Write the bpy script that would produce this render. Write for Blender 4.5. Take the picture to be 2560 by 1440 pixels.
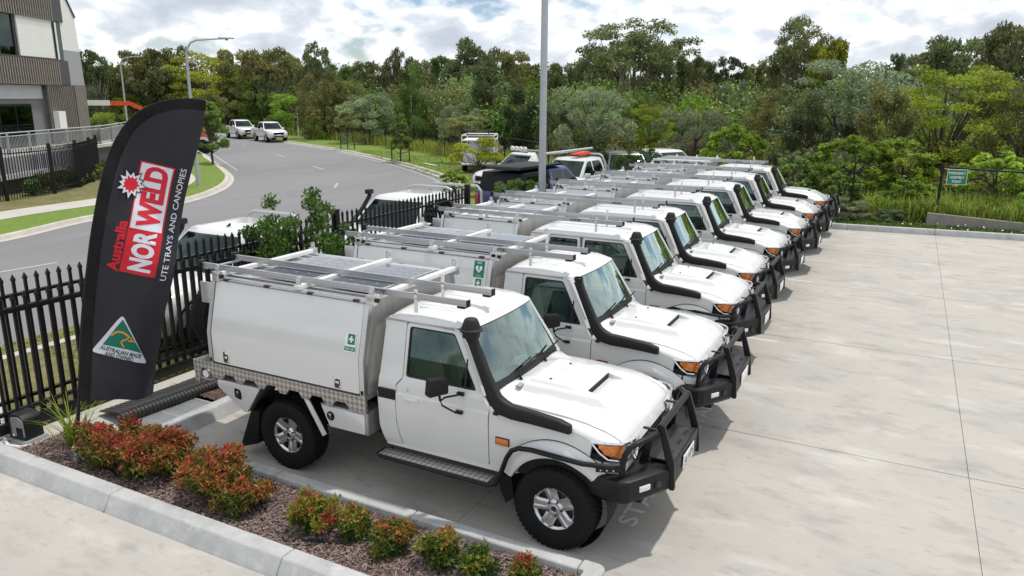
import bpy, bmesh, math, random
import numpy as np
from math import sin, cos, pi, radians, sqrt
from mathutils import Vector, Matrix, noise as mnoise

for o in list(bpy.data.objects):
    bpy.data.objects.remove(o)
SC = bpy.context.scene
COL = SC.collection
random.seed(7)
RNG = np.random.default_rng(7)

# ------------------------------------------------------------------ camera
cam_data = bpy.data.cameras.new('camera')
cam_data.sensor_width = 36.0
cam_data.lens = 36.0 * 1885.0 / 2560.0
cam_data.clip_start = 0.1
cam_data.clip_end = 3000.0
cam = bpy.data.objects.new('camera', cam_data)
COL.objects.link(cam)
def _cam_matrix(yaw, pitch, roll, pos):
    f = Vector((sin(yaw) * cos(pitch), cos(yaw) * cos(pitch), -sin(pitch)))
    r = Vector((cos(yaw), -sin(yaw), 0)); d = f.cross(r)
    r2 = cos(roll) * r + sin(roll) * d; d2 = -sin(roll) * r + cos(roll) * d
    m = Matrix((r2, -d2, -f)).transposed().to_4x4()
    m.translation = pos
    return m
cam.matrix_world = _cam_matrix(radians(-27.4), radians(14.2), radians(-0.35), Vector((2.45, -6.466, 3.971)))
SC.camera = cam
SC.render.resolution_x = 1024
SC.render.resolution_y = 576

# ------------------------------------------------------------------ world and sun
SUN_EL = radians(72.0)
SUN_AZ = radians(40.0)           # from +Y towards +X
world = bpy.data.worlds.new('World')
SC.world = world
world.use_nodes = True
def build_world():
    nt = world.node_tree; N = nt.nodes; L = nt.links
    N.clear()
    out = N.new('ShaderNodeOutputWorld'); bg = N.new('ShaderNodeBackground')
    bg.inputs['Strength'].default_value = 0.145
    L.new(bg.outputs[0], out.inputs[0])
    sky = N.new('ShaderNodeTexSky'); sky.sky_type = 'NISHITA'; sky.sun_disc = False
    sky.sun_elevation = SUN_EL; sky.sun_rotation = SUN_AZ
    sky.altitude = 0; sky.air_density = 1.0; sky.dust_density = 0.6; sky.ozone_density = 1.6
    tc = N.new('ShaderNodeTexCoord')
    sep = N.new('ShaderNodeSeparateXYZ'); L.new(tc.outputs['Generated'], sep.inputs[0])
    def math_n(op, a, b=None, c=None, clamp=False):
        n = N.new('ShaderNodeMath'); n.operation = op; n.use_clamp = clamp
        for i, v in enumerate((a, b, c)):
            if v is None: continue
            if isinstance(v, (int, float)): n.inputs[i].default_value = v
            else: L.new(v, n.inputs[i])
        return n.outputs[0]
    zz = math_n('ADD', math_n('MAXIMUM', sep.outputs[2], 0.0), 0.45)
    px = math_n('DIVIDE', sep.outputs[0], zz); py = math_n('DIVIDE', sep.outputs[1], zz)
    comb = N.new('ShaderNodeCombineXYZ'); L.new(px, comb.inputs[0]); L.new(py, comb.inputs[1])
    comb.inputs[2].default_value = 3.7
    def noise(scale, detail, rough, off, dist=0.0):
        mp = N.new('ShaderNodeMapping'); mp.inputs['Location'].default_value = off
        L.new(comb.outputs[0], mp.inputs[0])
        n = N.new('ShaderNodeTexNoise'); n.inputs['Scale'].default_value = scale
        n.inputs['Detail'].default_value = detail; n.inputs['Roughness'].default_value = rough
        n.inputs['Distortion'].default_value = dist
        L.new(mp.outputs[0], n.inputs[0]); return n.outputs['Fac']
    def ramp(fac, pts):
        r = N.new('ShaderNodeValToRGB')
        e = r.color_ramp.elements
        while len(e) < len(pts): e.new(0.5)
        for i, (p, c) in enumerate(pts):
            e[i].position = p; e[i].color = c if len(c) == 4 else (*c, 1)
        L.new(fac, r.inputs[0]); return r.outputs[0]
    n1 = noise(4.6, 10, 0.54, (3.1, 1.7, 0), 0.15)
    n2 = noise(9.0, 6, 0.55, (5.3, 8.2, 1), 0.1)
    n3 = noise(0.9, 3, 0.5, (1.2, 6.4, 2))
    thick = math_n('ADD', math_n('ADD', n1, math_n('MULTIPLY', math_n('SUBTRACT', n2, 0.5), 0.16)), math_n('MULTIPLY', math_n('SUBTRACT', n3, 0.5), 0.22))
    cov = ramp(thick, [(0.365, (0, 0, 0)), (0.455, (1, 1, 1))])
    veil = ramp(noise(1.0, 5, 0.5, (9.0, 4.0, 2)), [(0.40, (0.0, 0.0, 0.0)), (0.66, (0.5, 0.5, 0.5))])
    ccol = ramp(thick, [(0.43, (7.4, 7.5, 7.6)), (0.49, (6.9, 7.05, 7.3)), (0.54, (5.3, 5.65, 6.15)), (0.64, (4.0, 4.4, 5.0))])
    mixv = N.new('ShaderNodeMixRGB'); L.new(veil, mixv.inputs[0])
    dim = N.new('ShaderNodeMixRGB'); dim.blend_type = 'MULTIPLY'; dim.inputs[0].default_value = 1; dim.inputs[2].default_value = (0.72, 0.74, 0.80, 1)
    L.new(sky.outputs[0], dim.inputs[1]); L.new(dim.outputs[0], mixv.inputs[1])
    mixv.inputs[2].default_value = (7.6, 8.0, 8.5, 1)
    mix = N.new('ShaderNodeMixRGB'); L.new(cov, mix.inputs[0]); L.new(mixv.outputs[0], mix.inputs[1])
    L.new(ccol, mix.inputs[2])
    L.new(mix.outputs[0], bg.inputs[0])
build_world()
sun_data = bpy.data.lights.new('sun', 'SUN')
sun_data.energy = 2.75
sun_data.angle = radians(1.6)
sun_data.color = (1.0, 0.95, 0.87)
sun = bpy.data.objects.new('sun', sun_data)
COL.objects.link(sun)
_sd = Vector((sin(SUN_AZ) * cos(SUN_EL), cos(SUN_AZ) * cos(SUN_EL), sin(SUN_EL)))
sun.rotation_euler = _sd.to_track_quat('Z', 'Y').to_euler()
sun.location = (0, 0, 40)
vs = SC.view_settings
vs.view_transform = 'Standard'; vs.look = 'None'; vs.gamma = 1.0; vs.use_curve_mapping = False
vs.exposure = 0.05

# ------------------------------------------------------------------ materials
MATS = {}
def mat(name, color, rough=0.6, metal=0.0, var=0.0, vscale=8.0, bump=0.0, bscale=60.0, coat=0.0,
        spec=0.5, trans=0.0, alpha=1.0, stretch=None, dark=None, emit=None, ior=1.45, coords='Object'):
    if name in MATS: return MATS[name]
    m = bpy.data.materials.new(name); m.use_nodes = True
    N = m.node_tree.nodes; L = m.node_tree.links
    b = N['Principled BSDF']
    b.inputs['Base Color'].default_value = (*color, 1)
    b.inputs['Roughness'].default_value = rough
    b.inputs['Metallic'].default_value = metal
    b.inputs['Specular IOR Level'].default_value = spec
    b.inputs['Coat Weight'].default_value = coat
    b.inputs['Coat Roughness'].default_value = 0.06
    b.inputs['Transmission Weight'].default_value = trans
    b.inputs['IOR'].default_value = ior
    b.inputs['Alpha'].default_value = alpha
    if emit:
        b.inputs['Emission Color'].default_value = (*emit, 1); b.inputs['Emission Strength'].default_value = 1
    vec = None
    if var or bump or dark:
        tc = N.new('ShaderNodeTexCoord'); vec = tc.outputs[coords]
        if stretch:
            mp = N.new('ShaderNodeMapping'); mp.inputs['Scale'].default_value = stretch
            L.new(vec, mp.inputs[0]); vec = mp.outputs[0]
    if var:
        n = N.new('ShaderNodeTexNoise'); n.inputs['Scale'].default_value = vscale
        n.inputs['Detail'].default_value = 6; n.inputs['Roughness'].default_value = 0.62
        L.new(vec, n.inputs[0])
        r = N.new('ShaderNodeValToRGB')
        r.color_ramp.elements[0].position = 0.3; r.color_ramp.elements[1].position = 0.7
        lo = dark if dark else tuple(c * (1 - var) for c in color)
        hi = tuple(min(1, c * (1 + var)) for c in color)
        r.color_ramp.elements[0].color = (*lo, 1); r.color_ramp.elements[1].color = (*hi, 1)
        L.new(n.outputs['Fac'], r.inputs[0]); L.new(r.outputs[0], b.inputs['Base Color'])
        if rough > 0.3:
            mr = N.new('ShaderNodeMapRange'); mr.inputs[3].default_value = rough - 0.08; mr.inputs[4].default_value = min(1, rough + 0.1)
            L.new(n.outputs['Fac'], mr.inputs[0]); L.new(mr.outputs[0], b.inputs['Roughness'])
    if bump:
        n2 = N.new('ShaderNodeTexNoise'); n2.inputs['Scale'].default_value = bscale
        n2.inputs['Detail'].default_value = 4
        L.new(vec, n2.inputs[0])
        bp = N.new('ShaderNodeBump'); bp.inputs['Strength'].default_value = bump; bp.inputs['Distance'].default_value = 0.01
        L.new(n2.outputs['Fac'], bp.inputs['Height']); L.new(bp.outputs[0], b.inputs['Normal'])
    MATS[name] = m
    return m

def M(n): return MATS[n]
mat('paint_white', (0.67, 0.675, 0.665), 0.30, coat=0.7, var=0.035, vscale=1.3)
mat('panel_white', (0.68, 0.69, 0.68), 0.10, coat=1.0, spec=0.8, var=0.02, vscale=1.2)
mat('paint_silver', (0.45, 0.46, 0.47), 0.35, 0.5, coat=0.7)
mat('paint_blue', (0.02, 0.03, 0.15), 0.3, coat=0.9)
mat('paint_dark', (0.02, 0.021, 0.023), 0.35, coat=0.6)
mat('black_plastic', (0.014, 0.014, 0.015), 0.5, spec=0.35, var=0.25, vscale=30, bump=0.05, bscale=300)
mat('black_metal', (0.009, 0.009, 0.010), 0.38, spec=0.35, var=0.2, vscale=12)
mat('black_steel', (0.009, 0.009, 0.010), 0.55, spec=0.3, var=0.3, vscale=10)
mat('tyre_rubber', (0.011, 0.011, 0.011), 0.85, spec=0.25, var=0.3, vscale=25, bump=0.15, bscale=150)
mat('chassis_dark', (0.012, 0.012, 0.012), 0.8)
mat('alloy', (0.62, 0.62, 0.63), 0.28, 0.85, var=0.04, vscale=20)
mat('alloy_dark', (0.06, 0.06, 0.065), 0.5, 0.6)
mat('chrome', (0.75, 0.76, 0.78), 0.12, 1.0)
mat('aluminium', (0.66, 0.665, 0.67), 0.36, 0.9, var=0.07, vscale=9, stretch=(0.6, 8, 8))
mat('aluminium_rail', (0.50, 0.51, 0.53), 0.40, 0.85, var=0.05, vscale=8, stretch=(0.4, 6, 6))
mat('aluminium_dull', (0.42, 0.42, 0.415), 0.5, 0.75, var=0.12, vscale=10, stretch=(3, 3, 0.5))
mat('canopy_alu', (0.47, 0.455, 0.43), 0.5, 0.35, var=0.10, vscale=6, stretch=(3, 3, 0.6))
mat('bar_white', (0.74, 0.74, 0.73), 0.4, var=0.04, vscale=10)
mat('rubber_strip', (0.02, 0.02, 0.02), 0.7)
mat('amber', (0.62, 0.17, 0.02), 0.12, coat=1.0, var=0.35, vscale=45)
mat('tail_red', (0.45, 0.02, 0.015), 0.15, coat=1.0)
mat('lamp_lens', (0.72, 0.74, 0.76), 0.08, 0.55, coat=1.0, var=0.2, vscale=25)
mat('lamp_white', (0.75, 0.76, 0.76), 0.15, coat=1.0)
mat('interior_dark', (0.05, 0.052, 0.055), 0.8, var=0.2, vscale=10)
mat('dash_light', (0.55, 0.57, 0.56), 0.8)
mat('interior_grey', (0.33, 0.34, 0.34), 0.85, var=0.2, vscale=10)
mat('sign_green', (0.005, 0.20, 0.10), 0.45)
mat('sign_white', (0.80, 0.80, 0.79), 0.45)
mat('paper', (0.86, 0.88, 0.88), 0.7)
mat('ink', (0.06, 0.07, 0.09), 0.6)
mat('ink_grey', (0.22, 0.23, 0.25), 0.6)
mat('solar_cell', (0.055, 0.065, 0.085), 0.14, 0.3, coat=0.8, var=0.2, vscale=5)
mat('galvanised', (0.50, 0.52, 0.54), 0.45, 0.6, var=0.1, vscale=15)
mat('steel_pole', (0.46, 0.49, 0.52), 0.5, 0.45, var=0.07, vscale=4)
mat('vent_grey', (0.33, 0.34, 0.35), 0.6)
mat('mesh_black', (0.03, 0.031, 0.033), 0.55)
mat('orange', (0.75, 0.09, 0.03), 0.6, var=0.2, vscale=8)

def glass_mat(name, tint, refl=1.0, rough=0.0):
    m = bpy.data.materials.new(name); m.use_nodes = True
    N = m.node_tree.nodes; L = m.node_tree.links; N.clear()
    out = N.new('ShaderNodeOutputMaterial')
    tr = N.new('ShaderNodeBsdfTransparent'); tr.inputs[0].default_value = (*tint, 1)
    gl = N.new('ShaderNodeBsdfGlossy'); gl.inputs[0].default_value = (0.82, 1.0, 0.94, 1); gl.inputs[1].default_value = rough
    fr = N.new('ShaderNodeFresnel'); fr.inputs[0].default_value = 1.55
    mm = N.new('ShaderNodeMath'); mm.operation = 'MULTIPLY'; mm.inputs[1].default_value = refl; mm.use_clamp = True
    L.new(fr.outputs[0], mm.inputs[0])
    mx = N.new('ShaderNodeMixShader'); L.new(mm.outputs[0], mx.inputs[0])
    L.new(tr.outputs[0], mx.inputs[1]); L.new(gl.outputs[0], mx.inputs[2]); L.new(mx.outputs[0], out.inputs[0])
    MATS[name] = m
glass_mat('windscreen_glass', (0.86, 0.97, 0.94), 3.4, 0.02)
glass_mat('side_glass', (0.55, 0.64, 0.61), 1.5)
glass_mat('dark_glass', (0.10, 0.13, 0.14), 0.9)

def checker_mat(name, rot):
    # tread plate: raised lozenges in two alternating tones of metal
    m = mat(name, (0.5, 0.49, 0.47), 0.42, 0.65)
    N = m.node_tree.nodes; L = m.node_tree.links; b = N['Principled BSDF']
    tc = N.new('ShaderNodeTexCoord'); mp = N.new('ShaderNodeMapping')
    mp.inputs['Rotation'].default_value = rot; mp.inputs['Location'].default_value = (0.013, 0.017, 0.011)
    L.new(tc.outputs['Object'], mp.inputs[0])
    ck = N.new('ShaderNodeTexChecker'); ck.inputs['Scale'].default_value = 24
    ck.inputs['Color1'].default_value = (0.62, 0.60, 0.56, 1); ck.inputs['Color2'].default_value = (0.33, 0.315, 0.295, 1)
    L.new(mp.outputs[0], ck.inputs[0]); L.new(ck.outputs['Color'], b.inputs['Base Color'])
    bp = N.new('ShaderNodeBump'); bp.inputs['Strength'].default_value = 0.4; bp.inputs['Distance'].default_value = 0.004
    L.new(ck.outputs['Fac'], bp.inputs['Height']); L.new(bp.outputs[0], b.inputs['Normal'])
checker_mat('tread_plate', (0, radians(45), 0)); checker_mat('tread_plate_top', (0, 0, radians(45)))

def ground_mat(name, layers, bump=0.2, bscale=80, rough=0.85, coords='Object'):
    """layers: list of (scale, stretch, detail, lo, hi, colour, strength) noise masks mixed over the first colour"""
    m = bpy.data.materials.new(name); m.use_nodes = True
    N = m.node_tree.nodes; L = m.node_tree.links; b = N['Principled BSDF']
    tc = N.new('ShaderNodeTexCoord')
    cur = None
    for i, (sc, st, det, lo, hi, colr, k) in enumerate(layers):
        if i == 0:
            rgb = N.new('ShaderNodeRGB'); rgb.outputs[0].default_value = (*colr, 1); cur = rgb.outputs[0]; continue
        mp = N.new('ShaderNodeMapping'); mp.inputs['Scale'].default_value = st
        mp.inputs['Location'].default_value = (i * 3.7, i * 1.9, 0)
        mp.inputs['Rotation'].default_value = (0, 0, 0.05 * i)
        L.new(tc.outputs[coords], mp.inputs[0])
        n = N.new('ShaderNodeTexNoise'); n.inputs['Scale'].default_value = sc; n.inputs['Detail'].default_value = det
        n.inputs['Roughness'].default_value = 0.6
        L.new(mp.outputs[0], n.inputs[0])
        mr = N.new('ShaderNodeMapRange'); mr.inputs[1].default_value = lo; mr.inputs[2].default_value = hi
        mr.inputs[3].default_value = 0; mr.inputs[4].default_value = k
        L.new(n.outputs['Fac'], mr.inputs[0])
        mx = N.new('ShaderNodeMixRGB'); L.new(mr.outputs[0], mx.inputs[0]); L.new(cur, mx.inputs[1])
        mx.inputs[2].default_value = (*colr, 1); cur = mx.outputs[0]
    L.new(cur, b.inputs['Base Color']); b.inputs['Roughness'].default_value = rough
    b.inputs['Specular IOR Level'].default_value = 0.3
    if bump:
        n2 = N.new('ShaderNodeTexNoise'); n2.inputs['Scale'].default_value = bscale; n2.inputs['Detail'].default_value = 5
        L.new(tc.outputs[coords], n2.inputs[0])
        bp = N.new('ShaderNodeBump'); bp.inputs['Strength'].default_value = bump; bp.inputs['Distance'].default_value = 0.01
        L.new(n2.outputs['Fac'], bp.inputs['Height']); L.new(bp.outputs[0], b.inputs['Normal'])
    MATS[name] = m
    return m
O3 = (1, 1, 1)
ground_mat('concrete', [(0, O3, 0, 0, 0, (0.43, 0.403, 0.362), 1),
    (0.35, O3, 4, .40, .65, (0.45, 0.418, 0.375), .9), (0.7, (0.8, 1.15, 1), 8, .44, .66, (0.375, 0.365, 0.345), .85),
    (1.9, (0.7, 1.4, 1), 9, .52, .68, (0.29, 0.28, 0.265), .7), (1.3, (0.7, 1.4, 1), 8, .54, .68, (0.53, 0.515, 0.48), .7),
    (5, (0.7, 1.4, 1), 8, .57, .72, (0.24, 0.232, 0.218), .55), (0.9, (0.8, 1.2, 1), 10, .62, .66, (0.30, 0.29, 0.275), .35), (14, (0.6, 1.5, 1), 8, .55, .8, (0.30, 0.29, 0.275), .4), (70, O3, 3, .45, .9, (0.33, 0.32, 0.30), .45)], 0.12, 90, 0.8)
ground_mat('kerb_concrete', [(0, O3, 0, 0, 0, (0.46, 0.465, 0.46), 1), (3, O3, 8, .42, .66, (0.33, 0.34, 0.345), .8),
    (9, O3, 6, .56, .72, (0.60, 0.60, 0.59), .5), (40, O3, 4, .5, .8, (0.27, 0.27, 0.27), .5)], 0.2, 60)
ground_mat('kerb_old', [(0, O3, 0, 0, 0, (0.52, 0.49, 0.44), 1), (1.5, O3, 6, .42, .7, (0.38, 0.36, 0.32), .8), (20, O3, 4, .5, .8, (0.3, .28, .25), .5)], 0.2, 40)
ground_mat('asphalt', [(0, O3, 0, 0, 0, (0.225, 0.222, 0.228), 1), (0.12, (1, .4, 1), 6, .42, .66, (0.185, 0.182, 0.187), .9),
    (0.6, (2, .3, 1), 6, .52, .75, (0.265, 0.26, 0.265), .6), (60, O3, 2, .5, .75, (0.12, 0.12, 0.125), .45), (1.1, O3, 8, .60, .75, (0.15, 0.148, 0.152), .6)], 0.35, 150)
ground_mat('footpath', [(0, O3, 0, 0, 0, (0.50, 0.48, 0.43), 1), (0.7, O3, 6, .4, .7, (0.42, 0.40, 0.36), .7), (12, O3, 5, .55, .8, (0.33, .31, .28), .5)], 0.1, 60)
ground_mat('lawn', [(0, O3, 0, 0, 0, (0.16, 0.25, 0.038), 1), (0.5, O3, 6, .42, .62, (0.25, 0.25, 0.09), .5), (3, O3, 6, .45, .7, (0.11, 0.20, 0.028), .8),
    (30, O3, 3, .45, .7, (0.06, 0.09, 0.02), .7)], 0.8, 60, 0.95)
ground_mat('dry_lawn', [(0, O3, 0, 0, 0, (0.17, 0.165, 0.06), 1), (0.9, O3, 6, .40, .60, (0.24, 0.20, 0.105), .9), (4, O3, 6, .45, .65, (0.085, 0.12, 0.025), .8),
    (30, O3, 3, .45, .7, (0.10, 0.09, 0.04), .7)], 0.8, 60, 0.95)
ground_mat('forest_floor', [(0, O3, 0, 0, 0, (0.075, 0.075, 0.035), 1), (0.3, O3, 6, .4, .65, (0.05, 0.065, 0.022), .9), (2, O3, 6, .5, .7, (0.13, 0.11, 0.06), .6)], 0.6, 20, 0.95)
ground_mat('mulch_base', [(0, O3, 0, 0, 0, (0.105, 0.07, 0.058), 1), (14, O3, 6, .40, .62, (0.19, 0.145, 0.13), .8), (30, O3, 6, .45, .6, (0.035, 0.024, 0.02), .9)], 1.0, 45, 0.95)
mat('mulch_chip', (0.20, 0.145, 0.125), 0.9, var=0.55, vscale=18)
mat('mulch_red', (0.14, 0.055, 0.035), 0.9, var=0.5, vscale=18)
mat('scuff', (0.325, 0.315, 0.295), 0.85, var=0.3, vscale=12)
mat('road_paint', (0.40, 0.40, 0.39), 0.7, var=0.12, vscale=10)
mat('worn_paint', (0.66, 0.65, 0.62), 0.75, var=0.1, vscale=30)
mat('bark_grey', (0.33, 0.30, 0.26), 0.9, var=0.35, vscale=6, bump=0.5, bscale=20)
mat('bark_dark', (0.085, 0.07, 0.055), 0.95, var=0.4, vscale=8, bump=0.5, bscale=25)
mat('wall_dark', (0.27, 0.25, 0.22), 0.9, var=0.15, vscale=4)
mat('render_grey', (0.19, 0.19, 0.195), 0.85, var=0.05, vscale=2)
mat('render_light', (0.50, 0.51, 0.52), 0.85, var=0.04, vscale=1.5)
mat('render_white', (0.78, 0.77, 0.74), 0.8, var=0.03, vscale=1.5)
mat('render_mid', (0.34, 0.345, 0.36), 0.85, var=0.04, vscale=1.5)
mat('cladding_brown', (0.07, 0.057, 0.05), 0.6, var=0.15, vscale=3)
mat('cladding_batten', (0.28, 0.25, 0.215), 0.6, var=0.12, vscale=3)
mat('screen_brown', (0.20, 0.175, 0.155), 0.7, var=0.15, vscale=3)
mat('charcoal', (0.075, 0.072, 0.075), 0.6, var=0.1, vscale=2)
mat('flag_cloth', (0.032, 0.031, 0.038), 0.55, var=0.12, vscale=4, spec=0.3)
mat('flag_hem', (0.006, 0.006, 0.006), 0.85)
mat('flag_red', (0.62, 0.012, 0.03), 0.6)
mat('flag_white', (0.72, 0.72, 0.78), 0.6)
mat('flag_green', (0.004, 0.17, 0.11), 0.6)
mat('flag_gold', (0.75, 0.33, 0.03), 0.6)
mat('flag_ink', (0.01, 0.09, 0.07), 0.6)
mat('box_grey', (0.23, 0.22, 0.225), 0.5)

def leaf_mat(name, col, hue=0.014, val=0.25, trans=0.35, rough=0.55, attr=True):
    m = bpy.data.materials.new(name); m.use_nodes = True
    N = m.node_tree.nodes; L = m.node_tree.links; N.clear()
    out = N.new('ShaderNodeOutputMaterial')
    base = N.new('ShaderNodeRGB'); base.outputs[0].default_value = (*col, 1); cur = base.outputs[0]
    if attr:
        at = N.new('ShaderNodeAttribute'); at.attribute_name = 'leafcol'
        mx = N.new('ShaderNodeMixRGB'); mx.blend_type = 'MULTIPLY'; mx.inputs[0].default_value = 1
        L.new(cur, mx.inputs[1]); L.new(at.outputs['Color'], mx.inputs[2]); cur = mx.outputs[0]
    oi = N.new('ShaderNodeObjectInfo')
    hs = N.new('ShaderNodeHueSaturation')
    mr = N.new('ShaderNodeMapRange'); mr.inputs[3].default_value = 0.5 - hue; mr.inputs[4].default_value = 0.5 + hue
    L.new(oi.outputs['Random'], mr.inputs[0]); L.new(mr.outputs[0], hs.inputs['Hue'])
    mul = N.new('ShaderNodeMath'); mul.operation = 'MULTIPLY'; mul.inputs[1].default_value = 7.31
    fr = N.new('ShaderNodeMath'); fr.operation = 'FRACT'
    L.new(oi.outputs['Random'], mul.inputs[0]); L.new(mul.outputs[0], fr.inputs[0])
    mr2 = N.new('ShaderNodeMapRange'); mr2.inputs[3].default_value = 1 - val; mr2.inputs[4].default_value = 1 + val
    L.new(fr.outputs[0], mr2.inputs[0]); L.new(mr2.outputs[0], hs.inputs['Value'])
    L.new(cur, hs.inputs['Color']); cur = hs.outputs[0]
    d = N.new('ShaderNodeBsdfPrincipled'); L.new(cur, d.inputs['Base Color']); d.inputs['Roughness'].default_value = rough
    d.inputs['Specular IOR Level'].default_value = 0.3
    t = N.new('ShaderNodeBsdfTranslucent'); L.new(cur, t.inputs[0])
    ms = N.new('ShaderNodeMixShader'); ms.inputs[0].default_value = trans
    L.new(d.outputs[0], ms.inputs[1]); L.new(t.outputs[0], ms.inputs[2]); L.new(ms.outputs[0], out.inputs[0])
    MATS[name] = m
leaf_mat('leaf_gum', (0.145, 0.178, 0.075))
leaf_mat('leaf_olive', (0.2, 0.225, 0.08))
leaf_mat('leaf_green', (0.15, 0.235, 0.062))
leaf_mat('leaf_bright', (0.235, 0.36, 0.055), trans=0.45)
leaf_mat('leaf_yellow', (0.305, 0.373, 0.045), trans=0.45)
leaf_mat('leaf_silver', (0.225, 0.29, 0.175))
leaf_mat('leaf_dark', (0.095, 0.135, 0.055))
leaf_mat('leaf_brown', (0.209, 0.226, 0.085))
leaf_mat('leaf_glossy', (0.084, 0.162, 0.036), rough=0.3)
leaf_mat('leaf_nandina', (1, 1, 1), hue=0.0, val=0.08, trans=0.3)
leaf_mat('grass_blade', (0.174, 0.261, 0.043), hue=0.0, val=0.0, trans=0.4)
leaf_mat('grass_tall', (0.225, 0.32, 0.075), hue=0.0, val=0.0, trans=0.4)

# ------------------------------------------------------------------ helpers
def props(o, label=None, cat=None, group=None, kind=None):
    if label: o['label'] = label
    if cat: o['category'] = cat
    if group: o['group'] = group
    if kind: o['kind'] = kind
    return o
def link(o, parent=None):
    COL.objects.link(o)
    if parent: o.parent = parent
    return o
def thing(name, label, cat, loc=(0, 0, 0), rz=0.0, group=None, scale=None):
    o = bpy.data.objects.new(name, None); o.empty_display_size = 0.2
    link(o); o.location = loc; o.rotation_euler = (0, 0, rz)
    if scale: o.scale = scale
    return props(o, label, cat, group)
def copy_tree(o, parent=None):
    c = o.copy(); COL.objects.link(c)
    if parent: c.parent = parent
    for ch in list(o.children): copy_tree(ch, c)
    return c
def remove_tree(o):
    for ch in list(o.children): remove_tree(ch)
    bpy.data.objects.remove(o)

class MB:
    """collects primitive shapes, build() links them as one mesh object"""
    def __init__(s): s.v = []; s.f = []; s.mi = []
    def add(s, verts, faces, mi=0):
        n = len(s.v); s.v.extend([tuple(p) for p in verts])
        s.f.extend([tuple(i + n for i in f) for f in faces]); s.mi.extend([mi] * len(faces)); return s
    def box(s, c, d, rot=None, mi=0):
        x, y, z = d[0] / 2, d[1] / 2, d[2] / 2
        vs_ = [Vector((a * x, b * y, e * z)) for a in (-1, 1) for b in (-1, 1) for e in (-1, 1)]
        if rot is not None:
            m = rot if isinstance(rot, Matrix) else Matrix.Rotation(rot, 3, 'Z')
            vs_ = [m @ v for v in vs_]
        vs_ = [v + Vector(c) for v in vs_]
        return s.add(vs_, [(0, 1, 3, 2), (4, 6, 7, 5), (0, 4, 5, 1), (2, 3, 7, 6), (0, 2, 6, 4), (1, 5, 7, 3)], mi)
    def box2(s, a, b, mi=0):
        return s.box([(p + q) / 2 for p, q in zip(a, b)], [abs(q - p) for p, q in zip(a, b)], None, mi)
    def bar(s, a, b, w, h, mi=0):
        a = Vector(a); b = Vector(b); d = b - a
        q = d.to_track_quat('X', 'Z').to_matrix()
        return s.box((a + b) / 2, (d.length, w, h), q, mi)
    def tube(s, pts, r, seg=8, mi=0, caps=True, closed=False):
        pts = [Vector(p) for p in pts]; n = len(pts)
        rr = r if isinstance(r, (list, tuple)) else [r] * n
        rings = []; up = None
        for i, p in enumerate(pts):
            if closed: t = (pts[(i + 1) % n] - pts[i - 1])
            else: t = pts[min(i + 1, n - 1)] - pts[max(i - 1, 0)]
            t.normalize()
            if up is None:
                up = Vector((0, 0, 1)) if abs(t.z) < 0.9 else Vector((1, 0, 0))
            a = t.cross(up)
            if a.length < 1e-6: a = t.orthogonal()
            a.normalize(); b = t.cross(a).normalized(); up = -b if False else up
            rings.append([p + (a * cos(2 * pi * k / seg) + b * sin(2 * pi * k / seg)) * rr[i] for k in range(seg)])
        vs_ = [v for ring in rings for v in ring]; fs = []
        for i in range(n if closed else n - 1):
            j = (i + 1) % n
            for k in range(seg):
                k2 = (k + 1) % seg
                fs.append((i * seg + k, i * seg + k2, j * seg + k2, j * seg + k))
        if caps and not closed:
            fs.append(tuple(range(seg))[::-1]); fs.append(tuple((n - 1) * seg + k for k in range(seg)))
        return s.add(vs_, fs, mi)
    def cyl(s, a, b, r, seg=16, mi=0, r2=None):
        return s.tube([a, b], [r, r if r2 is None else r2], seg, mi)
    def lathe(s, prof, origin, axis='Y', seg=32, mi=0, sgn=1):
        """prof: list (radius, offset along axis)"""
        vs_ = []; n = len(prof)
        for (r, h) in prof:
            for k in range(seg):
                a = 2 * pi * k / seg; u, w = r * cos(a), r * sin(a)
                p = {'Y': (u, h * sgn, w), 'Z': (u, w, h * sgn), 'X': (h * sgn, u, w)}[axis]
                vs_.append((p[0] + origin[0], p[1] + origin[1], p[2] + origin[2]))
        fs = []
        for i in range(n - 1):
            for k in range(seg):
                k2 = (k + 1) % seg
                fs.append((i * seg + k, i * seg + k2, (i + 1) * seg + k2, (i + 1) * seg + k))
        return s.add(vs_, fs, mi)
    def prism(s, poly, lo, hi, axis='Y', mi=0):
        """poly 2D outline extruded along axis"""
        n = len(poly)
        def P(a, b, h): return {'Y': (a, h, b), 'Z': (a, b, h), 'X': (h, a, b)}[axis]
        vs_ = [P(a, b, lo) for a, b in poly] + [P(a, b, hi) for a, b in poly]
        fs = [tuple(range(n)), tuple(range(2 * n - 1, n - 1, -1))] + [(i, i + n, (i + 1) % n + n, (i + 1) % n) for i in range(n)]
        return s.add(vs_, fs, mi)
    def loft(s, secs, mi=0, closed=False, caps=False):
        m = len(secs[0]); n = len(secs)
        vs_ = [p for sec in secs for p in sec]; fs = []
        for i in range(n - 1):
            for k in range(m if closed else m - 1):
                k2 = (k + 1) % m
                fs.append((i * m + k, i * m + k2, (i + 1) * m + k2, (i + 1) * m + k))
        if caps:
            fs.append(tuple(range(m))[::-1]); fs.append(tuple((n - 1) * m + k for k in range(m)))
        return s.add(vs_, fs, mi)
    def mirror_y(s):
        n = len(s.v)
        s.v += [(x, -y, z) for x, y, z in s.v]
        fs = [tuple(i + n for i in f[::-1]) for f in s.f]; s.f += fs; s.mi += list(s.mi); return s
    def xform(s, m):
        s.v = [tuple(m @ Vector(p)) for p in s.v]; return s
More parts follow.
